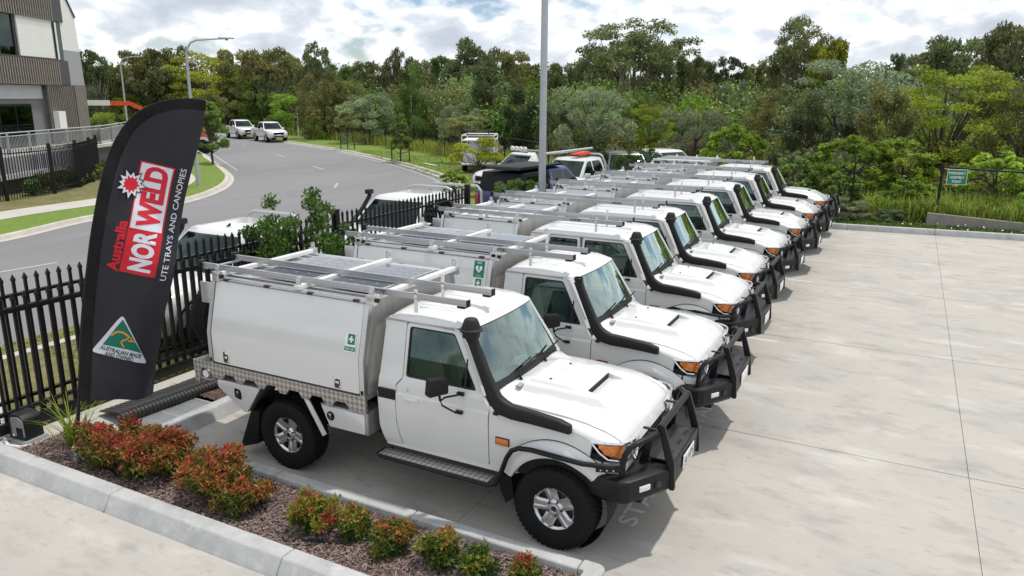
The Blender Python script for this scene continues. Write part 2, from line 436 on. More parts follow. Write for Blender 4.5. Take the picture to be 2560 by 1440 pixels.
    def mesh(s, name, mats, bevel=0.0, seg=2, smooth=35, weld=True):
        me = bpy.data.meshes.new(name)
        me.from_pydata(s.v, [], s.f)
        mats = mats if isinstance(mats, (list, tuple)) else [mats]
        for m in mats: me.materials.append(m)
        if len(mats) > 1: me.polygons.foreach_set('material_index', s.mi)
        bm = bmesh.new(); bm.from_mesh(me)
        if weld: bmesh.ops.remove_doubles(bm, verts=bm.verts, dist=1e-5)
        bmesh.ops.recalc_face_normals(bm, faces=bm.faces)
        if bevel > 0:
            es = [e for e in bm.edges if len(e.link_faces) == 2 and e.calc_face_angle(0) > radians(28)]
            bmesh.ops.bevel(bm, geom=es, offset=bevel, segments=seg, profile=0.6, affect='EDGES', clamp_overlap=True)
        bm.to_mesh(me); bm.free()
        if smooth is not None:
            me.shade_smooth(); me.set_sharp_from_angle(angle=radians(smooth))
        return me
    def build(s, name, mats, parent=None, bevel=0.0, seg=2, smooth=35, weld=True):
        me = s.mesh(name, mats, bevel, seg, smooth, weld)
        return link(bpy.data.objects.new(name, me), parent)

def lerp(xs, ys, x):
    return float(np.interp(x, xs, ys))

def round_poly(poly, r, n=4):
    """round the corners of a 2D polygon; r may be a list"""
    out = []; m = len(poly)
    for i in range(m):
        p0, p, p1 = Vector(poly[i - 1]), Vector(poly[i]), Vector(poly[(i + 1) % m])
        ri = r[i] if isinstance(r, (list, tuple)) else r
        a = (p0 - p); b = (p1 - p)
        ri = min(ri, a.length * 0.45, b.length * 0.45)
        if ri < 1e-4: out.append(tuple(p)); continue
        s_ = p + a.normalized() * ri; e = p + b.normalized() * ri
        for k in range(n + 1):
            t = k / n
            out.append(tuple((1 - t) ** 2 * s_ + 2 * t * (1 - t) * p + t * t * e))
    return out

def panel_bm(outline, holes=(), cutu=(), cutw=()):
    """flat panel in (u, w) as a bmesh in the XZ plane, with holes, cut along the given lines"""
    bm = bmesh.new()
    edges = []
    for loop in [outline, *holes]:
        vs_ = [bm.verts.new((u, 0, w)) for u, w in loop]
        for i in range(len(vs_)): edges.append(bm.edges.new((vs_[i], vs_[(i + 1) % len(vs_)])))
    bmesh.ops.triangle_fill(bm, use_beauty=True, use_dissolve=False, edges=edges, normal=(0, -1, 0))
    for u in cutu:
        bmesh.ops.bisect_plane(bm, geom=bm.verts[:] + bm.edges[:] + bm.faces[:], plane_co=(u, 0, 0), plane_no=(1, 0, 0))
    for w in cutw:
        bmesh.ops.bisect_plane(bm, geom=bm.verts[:] + bm.edges[:] + bm.faces[:], plane_co=(0, 0, w), plane_no=(0, 0, 1))
    return bm
def panel(name, outline, fmap, mats, parent=None, holes=(), cutu=(), cutw=(), thick=0.02, inner=None, smooth=30):
    """panel mapped to 3D by fmap(u, w) -> Vector (outer face) with real thickness given by inner(u, w) offset"""
    bm = panel_bm(outline, holes, cutu, cutw)
    ret = bmesh.ops.extrude_face_region(bm, geom=bm.faces[:])
    inner_v = {v for v in ret['geom'] if isinstance(v, bmesh.types.BMVert)}
    for v in bm.verts:
        u, w = v.co.x, v.co.z
        p = Vector(fmap(u, w))
        if v in inner_v:
            p = p + Vector(inner(u, w) if inner else (0, thick, 0))
        v.co = p
    bmesh.ops.recalc_face_normals(bm, faces=bm.faces[:])
    me = bpy.data.meshes.new(name); bm.to_mesh(me); bm.free()
    for m in (mats if isinstance(mats, (list, tuple)) else [mats]): me.materials.append(m)
    me.shade_smooth(); me.set_sharp_from_angle(angle=radians(smooth))
    return link(bpy.data.objects.new(name, me), parent)

def arr_mesh(name, verts, faces_n, mats, cols=None, smooth=False):
    """verts (n,3) array with consecutive polygons of faces_n corners"""
    n = len(verts); k = n // faces_n
    me = bpy.data.meshes.new(name)
    me.vertices.add(n); me.vertices.foreach_set('co', np.asarray(verts, np.float32).ravel())
    me.loops.add(n); me.loops.foreach_set('vertex_index', np.arange(n, dtype=np.int32))
    me.polygons.add(k); me.polygons.foreach_set('loop_start', (np.arange(k) * faces_n).astype(np.int32))
    me.update(calc_edges=True)
    for m in (mats if isinstance(mats, (list, tuple)) else [mats]): me.materials.append(m)
    if cols is not None:
        a = me.color_attributes.new('leafcol', 'FLOAT_COLOR', 'POINT')
        c4 = np.ones((n, 4), np.float32); c4[:, :3] = np.repeat(cols, faces_n, 0)
        a.data.foreach_set('color', c4.ravel())
    if smooth: me.shade_smooth()
    return me

# ---- text as mesh (built-in font)
def text_bm(txt, size=1.0, bold=0.0, align='CENTER', sx=1.0, shear=0.0, space=1.0, line=1.0):
    cu = bpy.data.curves.new('txt', 'FONT'); cu.body = txt; cu.size = size; cu.align_x = align; cu.align_y = 'CENTER'
    cu.offset = bold; cu.shear = shear; cu.space_character = space; cu.space_line = line; cu.resolution_u = 3
    ob = bpy.data.objects.new('txt', cu); COL.objects.link(ob)
    dg = bpy.context.evaluated_depsgraph_get()
    me = bpy.data.meshes.new_from_object(ob.evaluated_get(dg))
    bm = bmesh.new(); bm.from_mesh(me)
    bpy.data.objects.remove(ob); bpy.data.curves.remove(cu); bpy.data.meshes.remove(me)
    for v in bm.verts: v.co.x *= sx
    bmesh.ops.recalc_face_normals(bm, faces=bm.faces[:])
    return bm
def text_obj(name, txt, mtx, material, parent=None, size=1.0, bold=0.0, sx=1.0, fit=None, **kw):
    """flat lettering; fit=(w, h) scales the text block to that box"""
    bm = text_bm(txt, size, bold, sx=sx, **kw)
    if fit:
        xs = [v.co.x for v in bm.verts]; ys = [v.co.y for v in bm.verts]
        cx, cy = (min(xs) + max(xs)) / 2, (min(ys) + max(ys)) / 2
        kx = fit[0] / (max(xs) - min(xs)); ky = fit[1] / (max(ys) - min(ys))
        for v in bm.verts: v.co.x = (v.co.x - cx) * kx; v.co.y = (v.co.y - cy) * ky
    for v in bm.verts: v.co = mtx @ v.co
    me = bpy.data.meshes.new(name); bm.to_mesh(me); bm.free(); me.materials.append(material)
    return link(bpy.data.objects.new(name, me), parent)
def frame_mtx(origin, right, up):
    r = Vector(right).normalized(); u = Vector(up); u = (u - r * u.dot(r)).normalized(); n = r.cross(u)
    m = Matrix((r, u, n)).transposed().to_4x4(); m.translation = Vector(origin); return m

# ------------------------------------------------------------------ four-wheel-drive utes
def make_wheel_meshes():
    R, W = 0.392, 0.262
    t = MB()
    prof = [(0.205, -0.10), (0.225, -0.118), (0.30, -0.133), (0.352, -0.128), (0.378, -0.112), (0.386, -0.09),
            (0.386, 0.09), (0.378, 0.112), (0.352, 0.128), (0.30, 0.133), (0.225, 0.118), (0.205, 0.10)]
    t.lathe(prof, (0, 0, 0), 'Y', 48)
    nb = 48
    for k in range(nb):                                # tread blocks
        a = 2 * pi * k / nb
        for (y0, y1, da, rr) in ((-0.117, -0.080, 0.0, 0.3865), (-0.070, -0.022, 0.5, 0.3925), (-0.014, 0.014, 0.0, 0.3925), (0.022, 0.070, 0.5, 0.3925), (0.080, 0.117, 0.0, 0.3865)):
            aa = a + da * 2 * pi / nb; hw = pi / nb * 0.62
            vs_ = []
            for ang in (aa - hw, aa + hw):
                for r_ in (0.37, rr):
                    for y in (y0, y1): vs_.append((r_ * cos(ang), y, r_ * sin(ang)))
            t.add(vs_, [(0, 1, 3, 2), (4, 6, 7, 5), (0, 4, 5, 1), (2, 3, 7, 6), (0, 2, 6, 4), (1, 5, 7, 3)])
    tyre = t.mesh('tyre', M('tyre_rubber'), weld=False, smooth=40)
    r = MB()                                            # outer face towards -Y
    r.lathe([(0.222, -0.116), (0.226, -0.108), (0.214, -0.100), (0.200, -0.06), (0.195, 0.09)], (0, 0, 0), 'Y', 40)
    r.lathe([(0.198, -0.098), (0.190, -0.090), (0.180, -0.080), (0.200, -0.06)], (0, 0, 0), 'Y', 40)
    for k in range(5):
        a0 = 2 * pi * k / 5 + pi / 2
        secs = []
        for (rad, hw, y, th) in ((0.045, 0.034, -0.072, 0.03), (0.075, 0.054, -0.074, 0.03), (0.10, 0.056, -0.080, 0.03), (0.15, 0.057, -0.092, 0.03), (0.185, 0.068, -0.097, 0.03), (0.205, 0.080, -0.096, 0.04)):
            sec = []
            for (s_, yy) in ((-1, y + th), (-1, y + 0.010), (-0.62, y), (-0.35, y), (-0.22, y + 0.010), (0.22, y + 0.010), (0.35, y), (0.62, y), (1, y + 0.010), (1, y + th)):
                c, s2 = cos(a0), sin(a0)
                sec.append((rad * c - s_ * hw * s2, yy, rad * s2 + s_ * hw * c))
            secs.append(sec)
        r.loft(secs, closed=True, caps=True)
    r.lathe([(0.0, -0.092), (0.030, -0.092), (0.036, -0.086), (0.040, -0.088), (0.058, -0.088), (0.064, -0.080), (0.078, -0.070), (0.08, -0.05)], (0, 0, 0), 'Y', 24)
    rim = r.mesh('rim', M('alloy'), smooth=28)
    b = MB()
    b.lathe([(0.198, -0.035), (0.0, -0.035)], (0, 0, 0), 'Y', 24)
    b.lathe([(0.0, -0.0935), (0.027, -0.0935)], (0, 0, 0), 'Y', 16)
    for k in range(5):
        a = 2 * pi * (k + 0.5) / 5 + pi / 2
        b.cyl((0.062 * cos(a) * 1.12, -0.06, 0.062 * sin(a) * 1.12), (0.062 * cos(a) * 1.12, -0.092, 0.062 * sin(a) * 1.12), 0.011, 6)
    hub = b.mesh('hub', M('alloy_dark'), smooth=30)
    return tyre, rim, hub
WHEEL = make_wheel_meshes()
def add_wheel(parent, loc, side, name='wheel', rot=0.0):
    w = bpy.data.objects.new(name, WHEEL[0]); link(w, parent); w.location = loc
    w.rotation_euler = (0, rot, 0 if side < 0 else pi)
    for nm, me in (('rim', WHEEL[1]), ('hub', WHEEL[2])):
        link(bpy.data.objects.new(nm, me), w)
    return w

SZ = [0.56, 0.62, 0.70, 0.90, 1.05, 1.145, 1.165, 1.185, 1.27, 1.325, 1.60, 1.86]
SY = [0.795, 0.828, 0.843, 0.852, 0.857, 0.855, 0.842, 0.842, 0.832, 0.808, 0.752, 0.700]
def side_y(z): return lerp(SZ, SY, z)
CUTW = [0.62, 0.70, 0.90, 1.05, 1.145, 1.165, 1.185, 1.27, 1.325, 1.45, 1.6, 1.72]
def side_map(s):
    return lambda u, w: (u, s * side_y(w), w)
def inn(s, t=0.03): return lambda u, w: (0, -s * t, 0)

BX = [-0.52, -0.3, 0.0, 0.2, 0.38, 0.48, 0.545, 0.585, 0.60]
BZ = [1.298, 1.292, 1.275, 1.250, 1.205, 1.160, 1.11, 1.055, 1.01]
def bonnet_z(x, y):
    z = lerp(BX, BZ, x)
    ay = abs(y)
    if ay > 0.44: z -= 0.030 * ((ay - 0.44) / 0.25) ** 1.8
    f = min(1, max(0, (0.50 - x) / 0.30))
    hw = 0.40 - 0.06 * (x + 0.5)                      # raised centre narrows towards the grille
    b = min(1, max(0, (hw + 0.055 - ay) / 0.055))
    z += 0.060 * b * f - 0.030
    b1 = min(1, max(0, (0.335 - ay) / 0.025)); f1 = min(1, max(0, (0.20 - x) / 0.30))
    z += 0.022 * b1 * f1
    if 0.048 < x < 0.236 and ay < 0.272:
        k = min(1, (0.236 - x) / 0.15); e = min(1, (0.272 - ay) / 0.012)
        z -= 0.045 * k * e
    if -0.02 < x <= 0.048 and ay < 0.28: z += 0.006
    return z
def bonnet_half(x): return lerp([-0.52, 0.3, 0.60], [0.715, 0.69, 0.655], x)

def sticker_first_aid(parent, fmap, u, w, k=1.0):
    """white sticker, green square with a white cross, green strip with lettering"""
    o0 = Vector(fmap(u, w)); rt = (Vector(fmap(u + 0.05, w)) - o0).normalized(); up = (Vector(fmap(u, w + 0.03)) - o0).normalized()
    n = rt.cross(up)
    def rect(name, m_, cx, cy, wd, ht, off):
        b = MB(); c = o0 + rt * cx + up * cy + n * off
        b.add([c + rt * a * wd / 2 + up * e * ht / 2 for a, e in ((-1, -1), (1, -1), (1, 1), (-1, 1))], [(0, 1, 2, 3)])
        return b.build(name, M(m_), parent, smooth=None)
    st = rect('first_aid_sticker', 'sign_white', 0, 0, 0.135 * k, 0.20 * k, 0.004)
    st['label'] = 'white and green FIRST AID sticker with a white cross'
    def sub(o): o.parent = st; return o
    sub(rect('cross_square', 'sign_green', 0.01 * k, 0.032 * k, 0.088 * k, 0.105 * k, 0.006))
    b = MB()
    for (wd, ht) in ((0.058, 0.020), (0.020, 0.064)):
        c = o0 + rt * 0.01 * k + up * 0.032 * k + n * (0.008 + 0.0006 * (wd > ht))
        b.add([c + rt * a * wd * k / 2 + up * e * ht * k / 2 for a, e in ((-1, -1), (1, -1), (1, 1), (-1, 1))], [(0, 1, 2, 3)])
    sub(b.build('cross', M('sign_white'), parent, smooth=None))
    sub(rect('caption_strip', 'sign_green', 0, -0.065 * k, 0.130 * k, 0.042 * k, 0.006))
    sub(text_obj('caption', 'FIRST AID', frame_mtx(o0 + up * -0.065 * k + n * 0.008, rt, up), M('sign_white'), None, fit=(0.105 * k, 0.022 * k), bold=0.01))
def sticker_aed(parent, fmap, u, w):
    o0 = Vector(fmap(u, w)); rt = (Vector(fmap(u + 0.05, w)) - o0).normalized(); up = (Vector(fmap(u, w + 0.03)) - o0).normalized()
    n = rt.cross(up)
    def poly(name, m_, pts, off):
        b = MB(); b.add([o0 + rt * a + up * e + n * off for a, e in pts], [tuple(range(len(pts)))])
        return b.build(name, M(m_), parent, smooth=None)
    st = poly('aed_sticker', 'sign_green', [(-0.075, -0.105), (0.075, -0.105), (0.075, 0.105), (-0.075, 0.105)], 0.005)
    st['label'] = 'green AED sticker with a white heart'
    hp = []
    for k in range(26):
        t = 2 * pi * k / 26
        hp.append((0.0033 * 16 * sin(t) ** 3 * 0.95, 0.0033 * (13 * cos(t) - 5 * cos(2 * t) - 2 * cos(3 * t) - cos(4 * t)) + 0.004))
    h = poly('heart', 'sign_white', hp, 0.007); h.parent = st
    z = poly('bolt', 'sign_green', [(0.004, 0.034), (-0.018, 0.004), (-0.004, 0.006), (-0.006, -0.03), (0.016, 0.010), (0.002, 0.008), (0.014, 0.034)], 0.009); z.parent = st
    t = text_obj('caption', 'AED', frame_mtx(o0 + up * 0.082 + n * 0.007, rt, up), M('sign_white'), None, fit=(0.07, 0.026), bold=0.012); t.parent = st
    t = text_obj('small_print', 'AUTOMATED EXTERNAL\nDEFIBRILLATOR', frame_mtx(o0 + up * -0.083 + n * 0.007, rt, up), M('sign_white'), None, fit=(0.10, 0.022)); t.parent = st

def build_cruiser(label, loc, rz=0.0, dual=False, cap=True, side_tube=True, solar=True, aed=False, first_aid=True, white_canopy=False,
                  plate='', bar='hoop'):
    T = thing('utility_truck', label, 'ute', loc, rz, 'white utes parked in a row along the yard')
    W = M('paint_white'); K = M('black_plastic'); BM_ = M('black_metal')
    xr = -2.73 if dual else -1.955           # rear of the cab
    # --- chassis, arches and underbody
    c = MB()
    for s in (-1, 1): c.box2((-4.35, s * 0.42 - 0.04, 0.46), (0.62, s * 0.42 + 0.04, 0.62))
    c.box2((xr, -0.72, 0.60), (-0.55, 0.72, 0.66)); c.box2((-0.9, -0.62, 0.66), (0.5, 0.62, 1.0))
    c.cyl((0, -0.72, 0.39), (0, 0.72, 0.39), 0.05, 10); c.cyl((-3.18, -0.68, 0.39), (-3.18, 0.68, 0.39), 0.055, 10)
    c.lathe([(0.0, -0.12), (0.13, -0.1), (0.16, 0), (0.13, 0.1), (0, 0.12)], (-3.18, 0, 0.39), 'Y', 14)
    c.box2((-3.0, -0.3, 0.42), (-1.2, 0.25, 0.6))
    for s in (-1, 1): c.box2((-0.56, s * 0.78 - 0.04, 0.62), (0.42, s * 0.6, 0.98))
    c.build('chassis', M('chassis_dark'), T)
    # --- wheels
    for x, y in ((0, 0.805), (-3.18, 0.775)):
        for s in (-1, 1): add_wheel(T, (x, s * y, 0.392), s, rot=random.uniform(0, 1.2))
    # --- roof
    xf = -1.035
    def roof_sec(x, dz, half):
        pts = []
        for y, z in ((0.700, 1.852), (0.702, 1.868), (0.690, 1.885), (0.66, 1.915), (0.60, 1.935), (0.40, 1.952), (0.15, 1.958)):
            pts.append((x, -y * half / 0.7, z - dz * (0.0 if z < 1.86 else min(1, (z - 1.86) / 0.06))))
        return pts + [(p[0], -p[1], p[2]) for p in pts[::-1]]
    rf = MB()
    rf.loft([roof_sec(xr + 0.03, 0.09, 0.69), roof_sec(xr + 0.045, 0.06, 0.697), roof_sec(xr + 0.08, 0.035, 0.7), roof_sec(xr + 0.16, 0.012, 0.7), roof_sec(xr + 0.4, 0.0, 0.7),
             roof_sec(-1.40, 0.0, 0.7), roof_sec(-1.20, 0.008, 0.692), roof_sec(-1.09, 0.028, 0.672), roof_sec(-1.035, 0.055, 0.65), roof_sec(-1.015, 0.085, 0.64)])
    roof = rf.build('roof', W, T, smooth=50)
    rb = MB()
    for y in (-0.42, -0.21, 0, 0.21, 0.42):          # pressed ribs
        n = 8; x0, x1 = xr + 0.25, -1.22
        secs = []
        for i in range(n + 1):
            x = x0 + (x1 - x0) * i / n; h = 0.006 if 0 < i < n else -0.004
            zb = 1.952 + 0.006 * (1 - (y / 0.42) ** 2) - (0.008 if i >= n - 1 else 0)
            secs.append([(x, y - 0.045, zb - 0.006), (x, y - 0.03, zb + h), (x, y + 0.03, zb + h), (x, y + 0.045, zb - 0.006)])
        rb.loft(secs)
    rb.build('roof_rib', W, roof, smooth=60)
    g = MB()
    for s in (-1, 1):
        g.tube([(xr + 0.02, s * 0.700, 1.80), (xr + 0.03, s * 0.709, 1.853), (-1.13, s * 0.709, 1.853), (-1.05, s * 0.695, 1.83), (-0.80, s * 0.775, 1.41)], 0.009, 6)
    g.build('gutter', W, T)
    # --- cab sides
    for s in (-1, 1):
        fm = side_map(s)
        rear = [(xr + 0.06, 0.60), (xr + 0.005, 0.78), (xr, 1.18), (xr + 0.032, 1.86)]
        if dual:
            q = rear + [(-2.50, 1.86), (-2.50, 1.31), (-2.60, 1.24), (-2.60, 0.90), (-2.49, 0.62)]
        else:
            q = rear + [(-1.682, 1.86), (-1.682, 1.31), (-1.745, 1.24), (-1.745, 0.86), (-1.69, 0.60)]
        qp = panel('quarter_panel', q, fm, W, T, cutw=CUTW, inner=inn(s), thick=0.03)
        v = MB()
        if not dual:
            v.box((xr + 0.11, s * 0.857, 1.132), (0.205, 0.012, 0.105))
            v.build('air_vent', K, qp, bevel=0.004)
            v = MB()
            for i in range(4):
                for j in range(7): v.box((xr + 0.03 + j * 0.027, s * 0.8635, 1.098 + i * 0.023), (0.016, 0.003, 0.012))
            v.build('vent_slot', M('chassis_dark'), qp)
        doors = []
        if dual:
            doors.append(([(-2.482, 0.628), (-2.592, 0.90), (-2.592, 1.235), (-2.492, 1.31), (-2.492, 1.845), (-1.848, 1.845), (-1.812, 1.30), (-1.812, 0.628)],
                          [(-2.455, 1.325), (-2.455, 1.815), (-1.885, 1.815), (-1.85, 1.325)], -2.42, None))
            fd = -1.80
            door = [(fd, 0.628), (fd, 1.30), (-1.795, 1.845), (-1.115, 1.845), (-1.075, 1.825), (-0.795, 1.335), (-0.702, 1.19), (-0.702, 0.628)]
            win = [(-1.765, 1.325), (-1.762, 1.815), (-1.135, 1.815), (-0.845, 1.325)]
            hx = -1.70
        else:
            door = [(-1.682, 0.628), (-1.737, 0.86), (-1.737, 1.235), (-1.673, 1.30), (-1.673, 1.845), (-1.115, 1.845), (-1.075, 1.825), (-0.795, 1.335), (-0.702, 1.19), (-0.702, 0.628)]
            win = [(-1.645, 1.325), (-1.642, 1.815), (-1.135, 1.815), (-0.845, 1.325)]
            hx = -1.55
        doors.append((door, win, hx, -0.96))
        for (ol, wn, hx_, dv) in doors:
            ol = round_poly(ol, 0.03, 3); hole = round_poly(wn, 0.035, 3)
            d = panel('door', ol, fm, W, T, holes=[hole], cutw=CUTW, inner=inn(s, 0.04))
            cx = sum(p[0] for p in wn) / 4; cz = sum(p[1] for p in wn) / 4
            def sc(k, poly=hole): return [(cx + (a - cx) * k, cz + (b - cz) * k) for a, b in poly]
            rubber = [(cx + (a - cx) * 1.012, cz + (b - cz) * 1.014) for a, b in hole]
            inner_h = [(cx + (a - cx) * 0.955, cz + (b - cz) * 0.93) for a, b in hole]
            panel('window_seal', rubber, lambda u, w, s=s: (u, s * (side_y(w) - 0.004), w), M('rubber_strip'), d, holes=[inner_h], cutw=[1.45, 1.6, 1.72], inner=inn(s, 0.02))
            panel('window_glass', hole, lambda u, w, s=s: (u, s * (side_y(w) - 0.013), w), M('side_glass'), d, cutw=[1.45, 1.6, 1.72], inner=inn(s, 0.005))
            if dv:
                b = MB(); b.bar((dv - 0.012, s * (side_y(1.33) - 0.012), 1.33), (dv - 0.012, s * (side_y(1.60) - 0.012), 1.60), 0.016, 0.03)
                b.build('window_divider', M('rubber_strip'), d)
            b = MB(); b.box((hx_, s * 0.858, 1.118), (0.165, 0.014, 0.036)); b.box((hx_, s * 0.867, 1.112), (0.11, 0.014, 0.014))
            b.build('door_handle', M('bar_white'), d, bevel=0.004)
            b = MB(); b.lathe([(0.0, 0.864), (0.012, 0.864), (0.017, 0.855)], (hx_ - 0.065, 0, 1.21), 'Y', 12, sgn=s)
            b.build('lock', M('chrome'), d)
        # A pillar between door and windscreen
        ap = MB(); secs = []
        for t in [i / 6 for i in range(7)]:
            z = 1.30 + (1.865 - 1.30) * t
            xd = lerp([1.19, 1.335, 1.825, 1.865], [-0.700, -0.792, -1.072, -1.10], z); yd = side_y(z)
            xw = lerp([1.30, 1.865], [-0.685, -1.012], z); yw = lerp([1.30, 1.865], [0.700, 0.600], z)
            secs.append([(xd + 0.002, s * (yd - 0.03), z), (xd + 0.002, s * yd, z), ((xd + xw) / 2 + 0.015, s * (yd * 0.55 + yw * 0.45 + 0.012), z), (xw + 0.012, s * (yw + 0.012), z), (xw - 0.01, s * (yw - 0.012), z)])
        ap.loft(secs, closed=True, caps=True); ap.build('pillar', W, T, smooth=50)
        # sill
        b = MB(); b.box2((xr + 0.06, s * 0.74, 0.565), (-0.56, s * 0.815, 0.622)); b.build('sill', W, T, bevel=0.012)
        # front fender with wheel arch
        arch = [(0.0 + 0.475 * cos(a), 0.40 + 0.475 * sin(a)) for a in [pi - 0.48 - (pi - 0.50 - 0.48) * i / 16 for i in range(17)]]
        ol = [(-0.694, 0.60), (-0.694, 1.175), (-0.3, 1.170), (0.1, 1.150), (0.32, 1.095), (0.30, 0.93), (0.50, 0.90), (0.53, 0.80), (0.44, 0.74)] + arch[::-1] + [(-0.47, 0.60)]
        def fy(x, z, s=s):
            return s * (lerp([0.55, 0.70, 0.95, 1.10, 1.20], [0.815, 0.838, 0.848, 0.846, 0.830], z) - (0.0 if x < 0.2 else 0.10 * ((x - 0.2) / 0.4) ** 2))
        fe = panel('front_fender', ol, lambda u, w: (u, fy(u, w), w), W, T, cutw=[0.7, 0.95, 1.1], cutu=[-0.4, 0, 0.2, 0.3, 0.4], inner=inn(s, 0.03))
        sh = MB(); secs = []
        for x, zs, in ((-0.694, 1.175), (-0.52, 1.173), (-0.3, 1.170), (0.1, 1.150), (0.22, 1.125), (0.32, 1.095), (0.42, 1.085), (0.50, 1.075), (0.56, 1.02)):
            yb = bonnet_half(max(x, -0.52)) + 0.006; zt = bonnet_z(max(x, -0.52), bonnet_half(x)) - 0.004
            ys = abs(fy(x, zs)); zt = max(zt, zs + 0.012)
            secs.append([(x, s * (ys - 0.03), zs - 0.02), (x, s * ys, zs), (x, s * (ys - 0.006), zs + (zt - zs) * 0.45), (x, s * (ys * 0.72 + yb * 0.28), zs + (zt - zs) * 0.82), (x, s * (yb + 0.012), zt), (x, s * yb, zt - 0.03)])
        sh.loft(secs); sh.build('fender_top', W, fe, smooth=60)
        # flare
        fl = MB(); secs = []
        for i in range(21):
            a = pi - 0.40 - (pi - 0.86) * i / 20
            ca, sa = cos(a), sin(a)
            def P(r, y): return (r * ca * 1.02, s * y, 0.40 + r * sa)
            base = 0.84 - (0.05 if ca > 0.75 else 0) - max(0, ca - 0.4) * 0.07
            k = min(1, i / 3, (20 - i) / 3)
            secs.append([P(0.60 + 0.03 * sa, base), P(0.585 + 0.03 * sa, base + 0.014 + 0.012 * k), P(0.54, base + 0.035 + 0.025 * k), P(0.505, base + 0.040 + 0.028 * k), P(0.475, base + 0.030 + 0.025 * k), P(0.47, base - 0.05)])
        fl.loft(secs); fl.build('wheel_flare', W, fe, smooth=60)
        ln = MB(); ln.tube([(0.607 * cos(a) * 1.02 + 0.03 * 0, s * (0.845 - max(0, cos(a) - 0.4) * 0.08), 0.40 + (0.602 + 0.03 * sin(a)) * sin(a)) for a in [pi - 0.42 - (pi - 0.90) * i / 24 for i in range(25)]], 0.006, 5)
        ln.build('flare_seal', M('rubber_strip'), fe)
        li = MB(); li.lathe([(0.46, 0.50), (0.47, 0.80)], (0, 0, 0.42), 'Y', 32, sgn=s)
        li.build('wheel_arch_liner', M('chassis_dark'), fe)
        b = MB(); b.prism([(-0.505, 0.56), (-0.40, 0.60), (-0.36, 0.90), (-0.44, 0.93)], s * 0.66, s * 0.80); b.build('arch_brace', W, fe, bevel=0.01)
        b = MB(); b.prism([(-0.60, 0.56), (-0.47, 0.56), (-0.43, 0.36), (-0.52, 0.28), (-0.58, 0.40)], s * 0.72, s * 0.735 + s * 0.10); b.build('mud_flap', M('black_steel'), T)
        # side repeater
        b = MB(); b.box((-0.55, s * 0.852, 0.905), (0.13, 0.03, 0.062)); r_ = b.build('side_indicator', M('amber'), T, bevel=0.006)
        b = MB(); b.box((-0.55, s * 0.848, 0.905), (0.142, 0.025, 0.074)); b.build('bezel', K, r_, bevel=0.004)
        # mirror
        b = MB(); b.prism(round_poly([(-0.105, -0.085), (0.10, -0.085), (0.105, 0.06), (-0.085, 0.085)], 0.015, 2), -0.045, 0.045)
        b.xform(Matrix.Translation((-1.12, s * 1.06, 1.415)) @ Matrix.Rotation(s * radians(-62), 4, 'Z'))
        mi_ = b.build('mirror', K, T, bevel=0.012)
        b = MB(); b.tube([(-0.985, s * 0.845, 1.295), (-0.99, s * 0.92, 1.30), (-1.06, s * 1.02, 1.300), (-1.09, s * 1.05, 1.27), (-1.08, s * 1.03, 1.22), (-1.01, s * 0.91, 1.115), (-1.005, s * 0.85, 1.11)], 0.0095, 6)
        b.tube([(-1.09, s * 1.05, 1.27), (-1.10, s * 1.055, 1.34)], 0.012, 6)
        b.box((-0.985, s * 0.865, 1.295), (0.07, 0.03, 0.03)); b.box((-1.0, s * 0.868, 1.11), (0.07, 0.03, 0.03))
        b.build('mirror_arm', BM_, mi_)
        # step
        b = MB(); b.box2((xr + 0.05, s * 0.80, 0.500), (-0.66, s * 0.945, 0.512)); st = b.build('side_step', M('tread_plate_top'), T, bevel=0.003)
        b = MB(); b.tube([(xr + 0.10, s * 0.76, 0.49), (xr + 0.03, s * 0.80, 0.490), (xr + 0.03, s * 0.92, 0.490), (xr + 0.08, s * 0.955, 0.490), (-0.66, s * 0.955, 0.490), (-0.60, s * 0.94, 0.50)], 0.021, 8)
        b.build('step_rail', BM_, st)
        if side_tube:
            b = MB(); b.tube([(-0.64, s * 0.95, 0.492), (-0.58, s * 0.95, 0.515), (-0.53, s * 0.945, 0.60), (-0.46, s * 0.94, 0.80), (-0.41, s * 0.94, 0.885), (-0.34, s * 0.94, 0.925), (-0.22, s * 0.94, 0.938), (0.0, s * 0.94, 0.930), (0.27, s * 0.93, 0.918), (0.50, s * 0.885, 0.922), (0.595, s * 0.815, 0.925)], 0.024, 8)
            b.box((0.50, s * 0.895, 0.898), (0.22, 0.012, 0.04), Matrix.Rotation(s * radians(-24), 3, 'Z'))
            b.build('side_rail', BM_, T)
            b = MB()
            for i in range(3): b.box((0.44 + 0.05 * i, s * (0.928 - 0.022 * i), 0.898), (0.012, 0.012, 0.012))
            b.build('bolt', M('chrome'), T)
        # indicator corner lamp + headlamp
        zt, zb_ = 1.085, 0.945
        b = MB()
        pl = [(0.375, 0.832), (0.43, 0.820), (0.49, 0.803), (0.545, 0.765), (0.575, 0.715)]
        secs = [[(x, s * y, zt - 0.012 * (i > 3)), (x + 0.006, s * (y + 0.006), (zt + zb_) / 2 + 0.03), (x, s * (y + 0.002), lerp([0, 1, 4], [1.06, 0.99, zb_], i))] for i, (x, y) in enumerate(pl)]
        b.loft(secs); il = b.build('corner_lamp', M('amber'), T, smooth=60)
        b = MB()
        b.tube([(0.305, s * 0.835, 1.090), (0.40, s * 0.828, 1.094), (0.48, s * 0.810, 1.094), (0.548, s * 0.768, 1.09), (0.582, s * 0.715, 1.08), (0.60, s * 0.60, 1.06), (0.605, s * 0.44, 1.045)], 0.014, 6)
        b.tube([(0.305, s * 0.835, 1.090), (0.39, s * 0.832, 1.0), (0.46, s * 0.812, 0.945), (0.55, s * 0.768, 0.935)], 0.010, 6)
        b.build('lamp_bezel', M('chrome'), il)
        hl = MB(); secs = []
